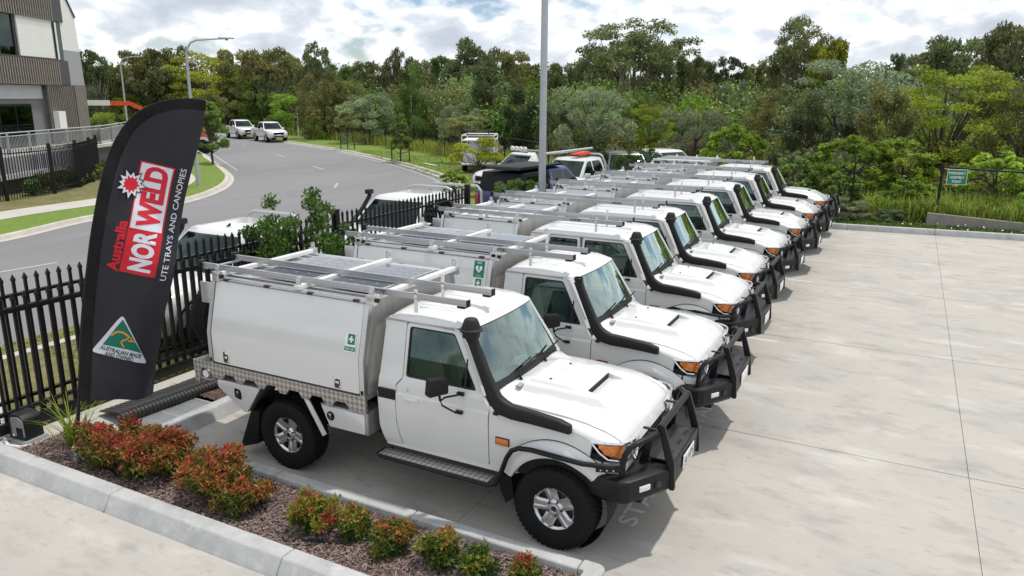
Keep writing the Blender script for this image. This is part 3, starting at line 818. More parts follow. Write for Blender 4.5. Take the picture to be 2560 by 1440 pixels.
        for i in range(7):
            t = i / 6; y = 0.715 - 0.275 * t; xx = 0.578 + 0.03 * sin(t * pi * 0.5)
            secs.append([(xx - 0.03, s * y, 1.075 - 0.02 * t), (xx, s * y, 1.06 - 0.02 * t), (xx + 0.012, s * y, 0.98), (xx, s * y, 0.90 - 0.02 * t), (xx - 0.03, s * y, 0.885 - 0.02 * t)])
        hl.loft(secs); hd = hl.build('headlight', M('lamp_lens'), T, smooth=60)
        b = MB(); b.lathe([(0.0, 0.0), (0.05, 0.004), (0.075, 0.02), (0.082, 0.028)], (0.598, s * 0.57, 0.965), 'X', 20); b.build('reflector', M('chrome'), hd)
        b = MB(); b.box2((0.40, s * 0.40, 0.80), (0.585, s * 0.775, 0.885)); b.build('valance', W, T, bevel=0.015)
    # windscreen
    def ws_pt(t, y):
        z = 1.335 + (1.852 - 1.335) * t; x = lerp([1.30, 1.865], [-0.700, -1.020], z) + 0.045 * (1 - (y / 0.7) ** 2)
        return x, z
    g = MB(); secs = []
    for i in range(9):
        t = i / 8; hw = 0.690 - 0.098 * t
        secs.append([(ws_pt(t, hw * k)[0], hw * k, ws_pt(t, 0)[1]) for k in [-1 + j / 6 for j in range(13)]])
    g.loft(secs); wsn = g.build('windscreen', M('windscreen_glass'), T, smooth=80)
    b = MB()
    b.loft([[(ws_pt(t, hw)[0] + 0.004, s_ * (0.690 - 0.098 * t) * 1.0, ws_pt(t, 0)[1]) for hw in (0.69,)] + [(ws_pt(t, 0.65)[0] + 0.006, s_ * (0.668 - 0.098 * t), ws_pt(t, 0)[1])] for s_ in (-1,) for t in [i / 8 for i in range(9)]])
    b.loft([[(ws_pt(t, hw)[0] + 0.004, s_ * (0.690 - 0.098 * t) * 1.0, ws_pt(t, 0)[1]) for hw in (0.69,)] + [(ws_pt(t, 0.65)[0] + 0.006, s_ * (0.668 - 0.098 * t), ws_pt(t, 0)[1])] for s_ in (1,) for t in [i / 8 for i in range(9)]])
    for t0, t1 in ((-0.03, 0.085), (0.985, 1.012)):
        b.loft([[(ws_pt(t, y * (0.69 - .098 * t))[0] + 0.005, y * (0.69 - .098 * t), ws_pt(t, 0)[1]) for t in (t0, t1)] for y in [-1 + j / 6 for j in range(13)]])
    b.build('windscreen_seal', M('rubber_strip'), wsn, smooth=60)
    hd_ = MB(); secs = []
    for j in range(17):
        y = -0.60 + 1.20 * j / 16; zr = lerp([0, 0.1, 0.4, 0.55, 0.62], [1.874, 1.873, 1.868, 1.858, 1.853], abs(y)); gx, gz = ws_pt(1.0, y)
        secs.append([(-1.04, y, zr + 0.012), (-1.008 + 0.5 * (gx + 1.008), y, (zr + gz) / 2 + 0.012), (gx + 0.010, y, gz + 0.004), (gx - 0.02, y, gz - 0.004)])
    hd_.loft(secs); hd_.build('roof_header', W, roof, smooth=60)
    for y0, dy in ((-0.33, 0.48), (0.24, 0.42)):
        b = MB(); b.tube([(-0.62, y0, 1.33), (-0.645, y0, 1.365), (-0.672, y0 + dy * 0.5, 1.405)], 0.011, 6)
        b.tube([(-0.660, y0 + dy * 0.02, 1.395), (-0.675, y0 + dy, 1.43)], 0.010, 5); b.lathe([(0.0, 0.03), (0.018, 0.03), (0.024, 0.0)], (-0.625, y0, 1.300), 'Z', 10)
        b.build('wiper', K, T)
    # cowl
    b = MB(); secs = []
    cys = (-0.715, -0.66, -0.6, -0.5, -0.455, -0.43, -0.40, -0.36, -0.335, -0.31, -0.25, 0, 0.25, 0.31, 0.335, 0.36, 0.40, 0.43, 0.455, 0.5, 0.6, 0.66, 0.715)
    for x, k in ((-0.705, 0.0), (-0.66, 0.0), (-0.60, 0.55), (-0.5195, 1.0)):
        secs.append([(x, y, (1.318 - 0.03 * max(0, (abs(y) - 0.45) / 0.25) ** 1.8) * (1 - k) + (bonnet_z(-0.518, y) - 0.001) * k) for y in cys])
    b.loft(secs); cw = b.build('cowl', W, T, smooth=50)
    for y0 in (-0.52, 0.0):
        b = MB(); b.box((-0.575, y0 + 0.14, 1.316), (0.05, 0.24, 0.014)); b.build('cowl_vent', M('vent_grey'), cw)
    # bonnet
    xs = [-0.518, -0.42, -0.3, -0.16, -0.02, 0.046, 0.050, 0.09, 0.14, 0.19, 0.232, 0.238, 0.3, 0.36, 0.42, 0.47, 0.51, 0.545, 0.57, 0.587, 0.60]
    tt = [0, 0.1, 0.2, 0.26, 0.272, 0.285, 0.30, 0.310, 0.3225, 0.335, 0.345, 0.36, 0.375, 0.39, 0.405, 0.42, 0.435, 0.45, 0.47, 0.50, 0.56, 0.62, 0.66, 0.69]
    ys = sorted({-t for t in tt} | set(tt))
    b = MB(); secs = []
    for x in xs:
        k = bonnet_half(x) / 0.69
        row = [(x, y * (k if abs(y) > 0.3 else 1), bonnet_z(x, y)) for y in ys]
        row = [(x, row[0][1], row[0][2] - 0.03)] + row + [(x, row[-1][1], row[-1][2] - 0.03)]
        secs.append(row)
    b.loft(secs); bn = b.build('bonnet', W, T, smooth=30)
    b = MB(); b.box2((0.0525, -0.262, bonnet_z(0.06, 0) + 0.002), (0.0555, 0.262, bonnet_z(0.04, 0) - 0.004)); b.build('scoop_opening', M('chassis_dark'), bn)
    b = MB()
    for y in (-0.24, 0.24): b.box((-0.35, y, bonnet_z(-0.35, y) + 0.004), (0.022, 0.012, 0.012))
    b.build('washer_jet', K, bn)
    # grille
    b = MB(); b.box2((0.50, -0.44, 0.83), (0.572, 0.44, 1.01)); gr = b.build('grille', M('black_steel'), T, bevel=0.01)
    for i in range(3):
        b = MB(); b.box2((0.572, -0.41, 0.862 + i * 0.05), (0.594, 0.41, 0.882 + i * 0.05)); b.build('grille_bar', M('alloy_dark'), gr, bevel=0.004)
    # --- bull bar
    b = MB()
    def plan(e, z):
        return [(0.30, -0.86 + e, z), (0.46, -0.905 + e, z), (0.62, -0.895 + e, z), (0.68 - e * .4, -0.86 + e, z), (0.915 - e, -0.47, z), (0.935 - e, -0.40, z),
                (0.935 - e, 0.40, z), (0.915 - e, 0.47, z), (0.68 - e * .4, 0.86 - e, z), (0.62, 0.895 - e, z), (0.46, 0.905 - e, z), (0.30, 0.86 - e, z)]
    if bar == 'hoop':
        lv = [(0.10, 0.555), (0.03, 0.595), (0.0, 0.63), (0.0, 0.775), (0.012, 0.80), (0.05, 0.815)]
    else:
        lv = [(0.10, 0.555), (0.02, 0.59), (0.0, 0.63), (0.0, 0.83), (0.012, 0.85), (0.05, 0.86)]
    b.loft([plan(e, z) for e, z in lv], closed=True, caps=True)
    bb = b.build('bumper', M('black_metal'), T, smooth=25)
    for s in (-1, 1):
        b = MB(); b.prism(round_poly([(0.905, 0.60), (0.962, 0.60), (0.945, 0.86), (0.835, 1.20), (0.778, 1.21), (0.792, 1.15), (0.872, 0.84)], 0.02, 2), s * 0.412, s * 0.456)
        b.build('upright', M('black_metal'), bb, bevel=0.008)
        b = MB(); b.prism([(0.62, 0.80), (0.70, 0.80), (0.74, 1.09), (0.69, 1.09)], s * 0.405, s * 0.435); b.build('inner_support', M('black_metal'), bb, bevel=0.004)
        b = MB(); b.tube([(0.80, s * 0.43, 1.125), (0.755, s * 0.57, 1.122), (0.685, s * 0.70, 1.108), (0.635, s * 0.770, 1.075), (0.605, s * 0.800, 1.01), (0.595, s * 0.805, 0.93), (0.585, s * 0.805, 0.79)], 0.027, 10)
        b.build('hoop', M('black_metal'), bb)
        # wing face direction
        a = Vector((0.68, s * 0.86, 0)); c2 = Vector((0.915, s * 0.47, 0)); d = (c2 - a).normalized(); nrm = Vector((-d.y, d.x, 0)); nrm = nrm if nrm.x > 0 else -nrm
        p = a + d * 0.17 + Vector((0, 0, 0.71)); R3 = Matrix((d, nrm, Vector((0, 0, 1)))).transposed()
        b = MB(); b.box(p + nrm * 0.002, (0.12, 0.016, 0.052), R3); b.build('wing_lamp', M('lamp_white'), bb, bevel=0.006)
        p = a + d * 0.33 + Vector((0, 0, 0.705)); b = MB(); b.cyl(p - nrm * 0.01, p + nrm * 0.007, 0.048, 20); fg = b.build('fog_lamp', M('black_plastic'), bb)
        b = MB(); b.cyl(p, p + nrm * 0.010, 0.034, 18); b.build('lens', M('alloy_dark'), fg)
    b = MB(); b.tube([(0.805, -0.46, 1.175), (0.805, 0.46, 1.175)], 0.031, 12); b.build('top_tube', M('black_metal'), bb)
    b = MB(); b.box2((0.70, -0.40, 0.842), (0.925, 0.40, 0.856))
    top = b.build('winch_plate', M('alloy_dark'), bb, bevel=0.004)
    b = MB()
    for y in (-0.25, 0.02, 0.25): b.box((0.86, y, 0.857), (0.03, 0.11, 0.004))
    b.build('slot', M('chassis_dark'), top)
    b = MB(); b.box2((0.925, -0.405, 0.635), (0.942, 0.405, 0.865)); b.build('centre_panel', M('black_metal'), bb, bevel=0.005)
    b = MB(); b.box2((0.40, -0.62, 0.49), (0.72, 0.62, 0.557)); b.build('bash_plate', M('black_steel'), bb, bevel=0.03)
    b = MB()
    for s in (-1, 1): b.box((0.70, s * 0.35, 1.10), (0.16, 0.035, 0.012))
    b.build('headlamp_stay', M('black_metal'), bb)
    # number plate
    b = MB(); b.box((0.955, 0.02, 0.745), (0.006, 0.372, 0.134)); np_ = b.build('number_plate', M('sign_white'), T, bevel=0.002)
    if plate:
        text_obj('plate_number', plate, frame_mtx((0.9592, 0.02, 0.745), (0, 1, 0), (0, 0, 1)), M('ink'), np_, fit=(0.31, 0.085), bold=0.008)
    # --- snorkel (right-hand side)
    b = MB()
    def ring(c, ax, u, hw, hh, n=18, p=4.0):
        ax = Vector(ax).normalized(); u = Vector(u); u = (u - ax * u.dot(ax)).normalized(); w_ = ax.cross(u)
        out = []
        for k in range(n):
            a = 2 * pi * k / n; ca, sa = cos(a), sin(a)
            out.append(Vector(c) + u * hw * math.copysign(abs(ca) ** (2 / p), ca) + w_ * hh * math.copysign(abs(sa) ** (2 / p), sa))
        return out
    path = [((0.135, -0.865, 1.180), (1, 0, 0), 0.020, 0.038), ((0.12, -0.870, 1.182), (1, 0, 0), 0.036, 0.044), ((0.03, -0.872, 1.200), (1, 0, -.1), 0.041, 0.054), ((-0.2, -0.874, 1.220), (1, 0, 0), 0.044, 0.061), ((-0.44, -0.874, 1.232), (1, 0, 0), 0.046, 0.068),
            ((-0.545, -0.872, 1.258), (0.8, 0, -0.5), 0.048, 0.080), ((-0.615, -0.870, 1.32), (0.55, 0, -0.83), 0.047, 0.069), ((-0.675, -0.862, 1.43), (0.48, 0, -0.88), 0.045, 0.054), ((-0.765, -0.845, 1.60), (0.47, 0, -0.88), 0.043, 0.048), ((-0.855, -0.828, 1.78), (0.40, 0, -0.92), 0.042, 0.046), ((-0.887, -0.826, 1.86), (0.1, 0, -1), 0.047, 0.050)]
    b.loft([ring(c, a, (0, 1, 0), hw, hh) for c, a, hw, hh in path], closed=True, caps=True)
    sn = b.build('snorkel', K, T, smooth=50)
    if cap:
        b = MB(); b.lathe([(0.046, -0.03), (0.055, 0.0), (0.080, 0.006), (0.083, 0.060), (0.108, 0.068), (0.108, 0.082), (0.090, 0.090), (0.076, 0.135), (0.060, 0.172), (0.050, 0.180), (0.0, 0.182)], (-0.887, -0.830, 1.850), 'Z', 20)
        b.build('snorkel_head', K, sn, smooth=30)
    else:
        b = MB(); b.lathe([(0.0, 0.02), (0.048, 0.02), (0.055, 0.03), (0.055, 0.06), (0.047, 0.065), (0.047, 0.02)], (-0.887, -0.824, 1.85), 'Z', 18); b.build('pipe_collar', K, sn, smooth=30)
    b = MB(); b.box((-0.60, -0.885, 1.185), (0.05, 0.03, 0.03)); b.build('snorkel_bracket', K, sn, bevel=0.005)
    # --- interior
    b = MB(); b.box2((-1.02, -0.66, 1.0), (-0.72, 0.66, 1.28)); ds = b.build('dashboard', M('dash_light'), T, bevel=0.04)
    b = MB(); b.tube([(-1.06 + 0.06 * sin(a), -0.36 + 0.18 * cos(a), 1.22 + 0.165 * sin(a)) for a in [2 * pi * i / 18 for i in range(18)]], 0.014, 6, closed=True)
    b.tube([(-1.06, -0.36, 1.22), (-0.95, -0.36, 1.18)], 0.025, 6); b.tube([(-1.06, -0.53, 1.22), (-1.06, -0.19, 1.22)], 0.012, 5)
    b.build('steering_wheel', M('interior_dark'), ds)
    b = MB(); b.box2((xr + 0.03, -0.70, 0.64), (-0.62, 0.70, 0.70)); b.box2((xr + 0.03, -0.68, 0.66), (xr + 0.06, 0.68, 1.34)); b.build('cab_floor', M('interior_dark'), T)
    rows = [-1.45] + ([-2.25] if dual else [])
    for xx in rows:
        for y in (-0.37, 0.37):
            b = MB(); b.box((xx, y, 0.95), (0.5, 0.52, 0.14)); b.box((xx - 0.27, y, 1.27), (0.12, 0.50, 0.60), Matrix.Rotation(radians(-12), 3, 'Y')); b.box((xx - 0.36, y, 1.63), (0.09, 0.27, 0.16))
            b.build('seat', M('interior_grey'), T, bevel=0.035)
    b = MB(); b.box2((xr + 0.02, -0.66, 0.62), (xr + 0.045, 0.66, 1.34)); b.box2((xr + 0.02, -0.66, 1.76), (xr + 0.045, 0.66, 1.86)); b.box2((xr + 0.022, -0.70, 1.33), (xr + 0.043, -0.60, 1.77)); b.box2((xr + 0.022, 0.60, 1.33), (xr + 0.043, 0.70, 1.77))
    b.build('rear_panel', W, T)
    b = MB(); b.box2((xr + 0.028, -0.61, 1.335), (xr + 0.034, 0.61, 1.765)); b.build('rear_window', M('side_glass'), T)
    # --- tray
    x0, x1 = -4.49, (-2.84 if dual else -2.05)
    for s in (-1, 1):
        ol = [(x0, 1.070), (x0 + 0.015, 0.80), (x0 + 0.07, 0.80), (x0 + 0.125, 0.985), (x0 + 0.255, 0.985), (x0 + 0.31, 0.905)]
        n = 4 if dual else 6; span = (x1 - 0.14) - (x0 + 0.42)
        for i in range(n):
            a = x0 + 0.40 + span * i / n; w_ = span / n
            ol += [(a + w_ * 0.15, 0.905), (a + w_ * 0.30, 0.968), (a + w_ * 0.72, 0.968), (a + w_ * 0.87, 0.905)]
        ol += [(x1 - 0.02, 0.905), (x1, 0.905), (x1, 1.070)]
        tr = panel('tray_side', ol, lambda u, w, s=s: (u, s * 0.94, w), M('tread_plate'), T, inner=inn(s, 0.03))
        b = MB(); b.cyl((x0 + 0.19, s * 0.925, 0.925), (x0 + 0.19, s * 0.943, 0.925), 0.045, 16); b.build('tray_lamp', M('lamp_lens'), tr)
        b = MB(); b.tube([(x0 + 0.07, s * 0.92, 0.86), (x0 + 0.25, s * 0.92, 0.855), (x0 + 0.30, s * 0.92, 0.875), (x0 + 0.33, s * 0.92, 0.93)], 0.016, 6); b.build('lamp_guard', M('aluminium_dull'), tr)
        # under-tray boxes
        dz = 0
        bx0 = [(-4.15, 0.885), (-4.15, 0.80), (-3.76, 0.555), (-3.715, 0.565), (-3.50, 0.885)]
        b = MB(); b.prism(bx0, s * 0.62, s * 0.905); bo = b.build('tool_box', M('aluminium_dull'), T, bevel=0.006)
        cxx = sum(p[0] for p in bx0) / 5; czz = sum(p[1] for p in bx0) / 5
        b = MB(); b.prism(round_poly([(cxx + (p - cxx) * 0.985, czz + (q - czz) * 0.97) for p, q in bx0], 0.012, 2), s * 0.905, s * 0.922); b.build('box_door', M('panel_white'), bo, bevel=0.004)
        b = MB(); b.prism(round_poly([(-3.885, 0.72), (-3.79, 0.70), (-3.785, 0.77), (-3.80, 0.815), (-3.885, 0.825)], 0.015, 2), s * 0.922, s * 0.928); lk = b.build('latch', M('black_steel'), bo)
        b = MB(); b.box((-3.835, s * 0.932, 0.768), (0.03, 0.012, 0.06)); b.build('latch_handle', M('chrome'), lk, bevel=0.004)
        if not dual:
            bx1 = [(-2.665, 0.885), (-2.05, 0.885), (-2.05, 0.645), (-2.545, 0.645)]
            b = MB(); b.prism(bx1, s * 0.62, s * 0.905); bo = b.build('tool_box', M('aluminium_dull'), T, bevel=0.006)
            b = MB(); b.prism(round_poly([(-2.64, 0.872), (-2.085, 0.872), (-2.085, 0.657), (-2.54, 0.657)], 0.012, 2), s * 0.905, s * 0.922); b.build('box_door', M('panel_white'), bo, bevel=0.004)
            b = MB(); b.lathe([(0.0, 0.93), (0.035, 0.93), (0.052, 0.922)], (-2.52, 0, 0.775), 'Y', 16, sgn=s); lk = b.build('latch', M('black_steel'), bo)
            b = MB(); b.box((-2.52, s * 0.934, 0.775), (0.03, 0.012, 0.062)); b.build('latch_handle', M('chrome'), lk, bevel=0.004)
        b = MB(); b.bar((-2.855, s * 0.915, 0.92), (-2.62, s * 0.915, 0.535), 0.02, 0.055); b.build('guard_strip', M('panel_white'), T, bevel=0.004)
        gd = MB(); secs = []
        for i in range(9):
            a = radians(20) + (pi - radians(40)) * i / 8; secs.append([(-3.18 + 0.50 * cos(a), s * 0.60, 0.42 + 0.46 * sin(a)), (-3.18 + 0.50 * cos(a), s * 0.905, 0.42 + 0.46 * sin(a))])
        gd.loft(secs); gd.build('mudguard', M('black_steel'), T)
        b = MB(); b.prism([(-3.56, 0.60), (-3.68, 0.60), (-3.90, 0.10), (-3.62, 0.20)], s * 0.64, s * 0.90); b.xform(Matrix.Identity(4)); b.build('rear_mud_flap', M('black_steel'), T, bevel=0.006)
    b = MB(); b.box2((x0, -0.92, 1.03), (x1, 0.92, 1.066)); b.box2((x0 - 0.005, -0.93, 0.90), (x0 + 0.03, 0.93, 1.062)); b.build('tray_deck', M('aluminium_dull'), T)
    for xx in (-4.1, -3.5, -2.9) + (() if dual else (-2.3,)):
        b = MB(); b.box2((xx - 0.03, -0.9, 0.95), (xx + 0.03, 0.9, 1.03)); b.build('cross_member', M('aluminium_dull'), T)
    # --- canopy
    cr, cf = (-4.36, -2.93) if dual else (-4.235, -2.105)
    topz = 2.005
    def cy(w): return lerp([1.07, 1.435, topz], [0.915, 0.915, 0.775], w)
    wm = 'panel_white'
    for s in (-1, 1):
        cmap = lambda u, w, s=s: (u, s * cy(w), w)
        d = panel('canopy_door', round_poly([(cr + 0.055, 1.085), (cr + 0.055, topz - 0.015), (cf - 0.03, topz - 0.015), (cf - 0.03, 1.085)], 0.02, 2), cmap, M(wm), T, cutw=[1.425, 1.445], inner=inn(s, 0.03), smooth=60)
        for xx in (cr + 0.26, cf - 0.30):
            b = MB(); zz = 1.17
            b.prism(round_poly([(xx - 0.045, zz - 0.07), (xx + 0.045, zz - 0.07), (xx + 0.045, zz + 0.055), (xx, zz + 0.075), (xx - 0.045, zz + 0.055)], 0.02, 3), s * 0.914, s * 0.921)
            lk = b.build('whale_tail_latch', M('chrome'), d, bevel=0.003)
            b = MB(); b.prism(round_poly([(xx - 0.03, zz - 0.045), (xx + 0.03, zz - 0.045), (xx + 0.03, zz + 0.03), (xx - 0.03, zz + 0.03)], 0.015, 3), s * 0.921, s * 0.924); b.build('latch_recess', M('alloy_dark'), lk)
            b = MB(); b.box((xx, s * 0.927, zz - 0.005), (0.045, 0.01, 0.035)); b.build('latch_handle', M('chrome'), lk, bevel=0.004)
        for (a, e) in ((cr - 0.005, cr + 0.045), (cf - 0.02, cf + 0.035)):
            fr = MB()
            fr.loft([[(a, s * (cy(z) + 0.006), z), (e, s * (cy(z) + 0.006), z), (e, s * (cy(z) - 0.05), z), (a, s * (cy(z) - 0.05), z)] for z in (1.07, 1.435, topz + 0.01)], closed=True, caps=True)
            f_ = fr.build('canopy_post', M('aluminium'), T)
            b = MB(); b.box(((a + e) / 2, s * 0.922, 1.105), (0.03, 0.006, 0.045)); b.build('post_cap', K, f_)
        b = MB(); b.box2((cr, s * 0.70, topz - 0.01), (cf + 0.03, s * 0.772, topz + 0.022)); ch = b.build('canopy_rail', M('aluminium'), T, bevel=0.004)
        b = MB(); b.tube([(cr + 0.05, s * 0.782, topz + 0.0), (cf, s * 0.782, topz + 0.0)], 0.012, 8); b.build('hinge_tube', M('aluminium_dull'), ch)
        nh = 3 if dual else 4
        for i in range(nh):
            xx = cr + 0.22 + (cf - cr - 0.34) * i / (nh - 1)
            b = MB(); b.box((xx, s * 0.785, topz + 0.008), (0.07, 0.04, 0.028)); b.build('hinge', M('alloy_dark'), ch, bevel=0.006)
        if s < 0:
            if first_aid: sticker_first_aid(d, cmap, cf - 0.145, 1.60 if not aed else 1.66)
            if aed: sticker_aed(d, cmap, cf - 0.145, 1.86)
    prof = [(-cy(1.07), 1.07), (-cy(1.435), 1.435), (-cy(topz), topz)]
    prof = prof + [(-a, z) for a, z in prof[::-1]]
    for nm, (a, e) in (('canopy_front', (cf + 0.010, cf + 0.030)), ('canopy_rear', (cr + 0.0, cr + 0.02))):
        b = MB(); b.prism([(p * 0.985, q) for p, q in prof], a, e, 'X'); b.build(nm, M('canopy_alu'), T)
    b = MB(); b.box2((cr + 0.02, -0.70, topz - 0.045), (cf + 0.01, 0.70, topz - 0.02)); b.build('canopy_roof', M('aluminium' if not dual else 'panel_white'), T)
    # cross bars with lugs
    bars = [cr + 0.065, (cr + cf) / 2 + 0.18, cf + 0.055] if not dual else [cr + 0.10, (cr + cf) / 2 + 0.05, cf + 0.0]
    for xx in bars:
        b = MB(); b.box2((xx - 0.035, -0.80, topz + 0.024), (xx + 0.035, 0.80, topz + 0.072)); br = b.build('cross_bar', M('bar_white'), T, bevel=0.006)
        for s in (-1, 1):
            b = MB(); b.prism(round_poly([(-0.03, 0), (0.03, 0), (0.03, 0.115), (-0.03, 0.115)], [0, 0, 0.028, 0.028], 4), s * 0.760, s * 0.772)
            b.xform(Matrix.Translation((xx, 0, topz + 0.045))); lg = b.build('tie_lug', M('aluminium'), br)
            b = MB(); b.cyl((xx, s * 0.756, topz + 0.125), (xx, s * 0.776, topz + 0.125), 0.011, 10); b.build('lug_hole', M('lamp_white'), lg)
    for (xx, sx_) in ((bars[0], -1), (bars[-1], 1)):
        b = MB()
        b.box2((xx - 0.05, -0.80, topz - 0.02), (xx + 0.05, -0.74, topz + 0.085)); b.box2((xx - 0.05, 0.74, topz - 0.02), (xx + 0.05, 0.80, topz + 0.085))
        b.build('corner_block', M('aluminium'), T, bevel=0.004)
        b = MB(); b.cyl((xx + 0.05, -0.77, topz + 0.035), (xx + 0.085, -0.77, topz + 0.035), 0.022, 10); b.build('corner_knob', K, T)
    # inner alloy battens, solar panels
    for y in (-0.60, 0.60) + ((-0.1, 0.45) if solar else (0.0,)):
        b = MB(); b.box2((cr + 0.06, y - 0.02, topz - 0.018), (cf, y + 0.02, topz + 0.02)); b.build('roof_batten', M('aluminium'), T)
    if solar:
        for (a, e) in ((bars[0] + 0.30, bars[1] - 0.10), (bars[1] + 0.09, bars[2] - 0.12)):
            b = MB(); b.box2((a, -0.56, topz + 0.028), (e, 0.56, topz + 0.058)); sp = b.build('solar_panel', M('aluminium'), T, bevel=0.002)
            nx = 4; ny = 8; w_ = (e - a - 0.04) / nx; h_ = 1.08 / ny
            for i in range(nx):
                for j in range(ny):
                    c = MB(); cx_, cy_ = a + 0.02 + w_ * (i + 0.5), -0.54 + h_ * (j + 0.5)
                    c.add([(cx_ + p * w_ * 0.48, cy_ + q * h_ * 0.48, topz + 0.0595) for p, q in ((-1, -.8), (-.8, -1), (.8, -1), (1, -.8), (1, .8), (.8, 1), (-.8, 1), (-1, .8))], [tuple(range(8))])
                    c.build('solar_cell', M('solar_cell'), sp, smooth=None)
    # load rails reaching over the cab
    xf_r = -1.03 if not dual else -1.17
    for i, (y, z0) in enumerate(((-0.655, 2.085), (-0.175, 2.085))):
        b = MB()
        b.box2((-4.52, y - 0.006, z0), (xf_r, y + 0.006, z0 + 0.048)); b.box2((-4.52, y - 0.016, z0 - 0.008), (xf_r, y + 0.045, z0 + 0.003)); b.box2((-4.52, y - 0.012, z0 + 0.042), (xf_r, y + 0.012, z0 + 0.052))
        rl = b.build('load_rail', M('aluminium_rail'), T)
        b = MB(); b.box2((xf_r, y - 0.020, z0 - 0.010), (xf_r + 0.020, y + 0.030, z0 + 0.056)); b.box2((-4.565, y - 0.035, z0 - 0.012), (-4.52, y + 0.05, z0 + 0.075)); b.build('rail_end', M('black_plastic'), rl, bevel=0.004)
        b = MB(); b.box2((xf_r - 0.10, y - 0.02, z0 - 0.03), (xf_r - 0.02, y + 0.08, z0 - 0.009)); b.build('rail_foot', M('black_plastic'), rl)
    b = MB(); b.box2((-4.50, -0.655, 2.060), (-4.45, -0.175, 2.076)); b.build('rail_link', M('aluminium_rail'), T)
    for y in (-0.655, -0.175):
        b = MB(); b.box2((-1.62, y - 0.012, 1.945), (-1.585, y + 0.0, 2.235 if y > -0.5 else 2.17)); b.build('rail_stay', M('bar_white'), T)
    b = MB(); b.box((-2.05 if not dual else -1.95, -0.683, 2.108), (0.17, 0.004, 0.024)); lb = b.build('rail_label', M('ink'), T)
    text_obj('rail_lettering', 'RHINO-RACK', frame_mtx((-2.05 if not dual else -1.95, -0.6862, 2.108), (1, 0, 0), (0, 0, 1)), M('sign_white'), lb, fit=(0.14, 0.014))
    # spare wheel and rear bracket
    sp = add_wheel(T, (-4.53 if not dual else -4.60, -0.42, 1.47), -1, 'spare_wheel'); sp.rotation_euler = (0, 0, radians(-90))
    for s in (-1, 1):
        b = MB(); b.box2((cr - 0.17, s * 0.80 - 0.012, 1.72), (cr, s * 0.80 + 0.012, 1.96)); b.build('rear_bracket', M('aluminium'), T, bevel=0.004)
    if white_canopy:
        b = MB(); b.box2((cr - 0.25, -0.84, topz + 0.03), (cf + 0.12, 0.84, topz + 0.10)); wc = b.build('canopy_lid', M('paint_white'), T, bevel=0.03)
        for i in range(4):
            b = MB(); b.box((cr + 0.15 + 0.35 * i, -0.845, topz + 0.05), (0.14, 0.012, 0.02)); b.build('lid_slot', M('alloy_dark'), wc)
    return T

# ------------------------------------------------------------------ setting
def sheet(name, poly, z, m, parent=None, kind='structure', cut=None):
    bm = bmesh.new()
    vs_ = [bm.verts.new((x, y, z)) for x, y in poly]
    es = [bm.edges.new((vs_[i], vs_[(i + 1) % len(vs_)])) for i in range(len(vs_))]
    bmesh.ops.triangle_fill(bm, use_beauty=True, use_dissolve=False, edges=es, normal=(0, 0, 1))
    for f in bm.faces:
        if f.normal.z < 0: f.normal_flip()
    me = bpy.data.meshes.new(name); bm.to_mesh(me); bm.free(); me.materials.append(m)
    o = link(bpy.data.objects.new(name, me), parent)
    if kind: o['kind'] = kind
    return o
def smooth_line(pts, n=8):
    P = [Vector((*p, 0)) for p in pts]; out = []
    for i in range(len(P) - 1):
        p0 = P[max(i - 1, 0)]; p1 = P[i]; p2 = P[i + 1]; p3 = P[min(i + 2, len(P) - 1)]
        for k in range(n):
            t = k / n
            q = 0.5 * ((2 * p1) + (-p0 + p2) * t + (2 * p0 - 5 * p1 + 4 * p2 - p3) * t * t + (-p0 + 3 * p1 - 3 * p2 + p3) * t ** 3)
            out.append((q.x, q.y))
    out.append((P[-1].x, P[-1].y)); return out
def offset_line(pts, d):
    out = []
    for i, p in enumerate(pts):
        a = Vector(pts[max(i - 1, 0)]); b = Vector(pts[min(i + 1, len(pts) - 1)])
        t = (b - a).normalized(); out.append((p[0] - t.y * d, p[1] + t.x * d))
    return out
def ribbon(pts, d0, d1):
    return offset_line(pts, d0) + offset_line(pts, d1)[::-1]

sheet('ground', [(-900, -300), (900, -300), (900, 1500), (-900, 1500)], -0.16, M('forest_floor'))
right_kerb = smooth_line([(-9.95, -30), (-9.95, -10), (-9.95, 4), (-10.1, 10), (-11.3, 15.5), (-15.85, 23.2), (-21.5, 28.9), (-32.1, 36.6), (-46.6, 44.7), (-75, 57), (-120, 75)])
left_kerb = smooth_line([(-19.4, -30), (-19.4, -10), (-19.4, 0), (-20.1, 5.4), (-21.4, 9.1), (-22.3, 13.6), (-24.3, 17.3), (-27.2, 20.6), (-30.6, 23.4), (-38.0, 28.75), (-46, 34), (-75, 48), (-120, 64)])
sheet('road', right_kerb + left_kerb[::-1], -0.11, M('asphalt'))
def kerb_strip(name, line, side, w=0.42, z0=-0.11, z1=0.02, mt='kerb_old', lim=None):
    b = MB(); secs = []
    o0 = offset_line(line, 0); oa = offset_line(line, side * 0.16); o1 = offset_line(line, side * 0.22); o2 = offset_line(line, side * w)
    for p, a, q, r in zip(o0, oa, o1, o2):
        secs.append([(p[0], p[1], z0 + 0.006), (a[0], a[1], z0 + 0.02), (q[0], q[1], z1), (r[0], r[1], z1 + 0.002), (r[0], r[1], z0 - 0.05)])
    b.loft(secs); return props(b.build(name, M(mt), None, smooth=30), kind='structure')
kerb_strip('far_kerb', [p for p in left_kerb if p[1] < 45], 1)
kerb_strip('road_kerb', [p for p in right_kerb if -14 < p[1] < 60], -1)
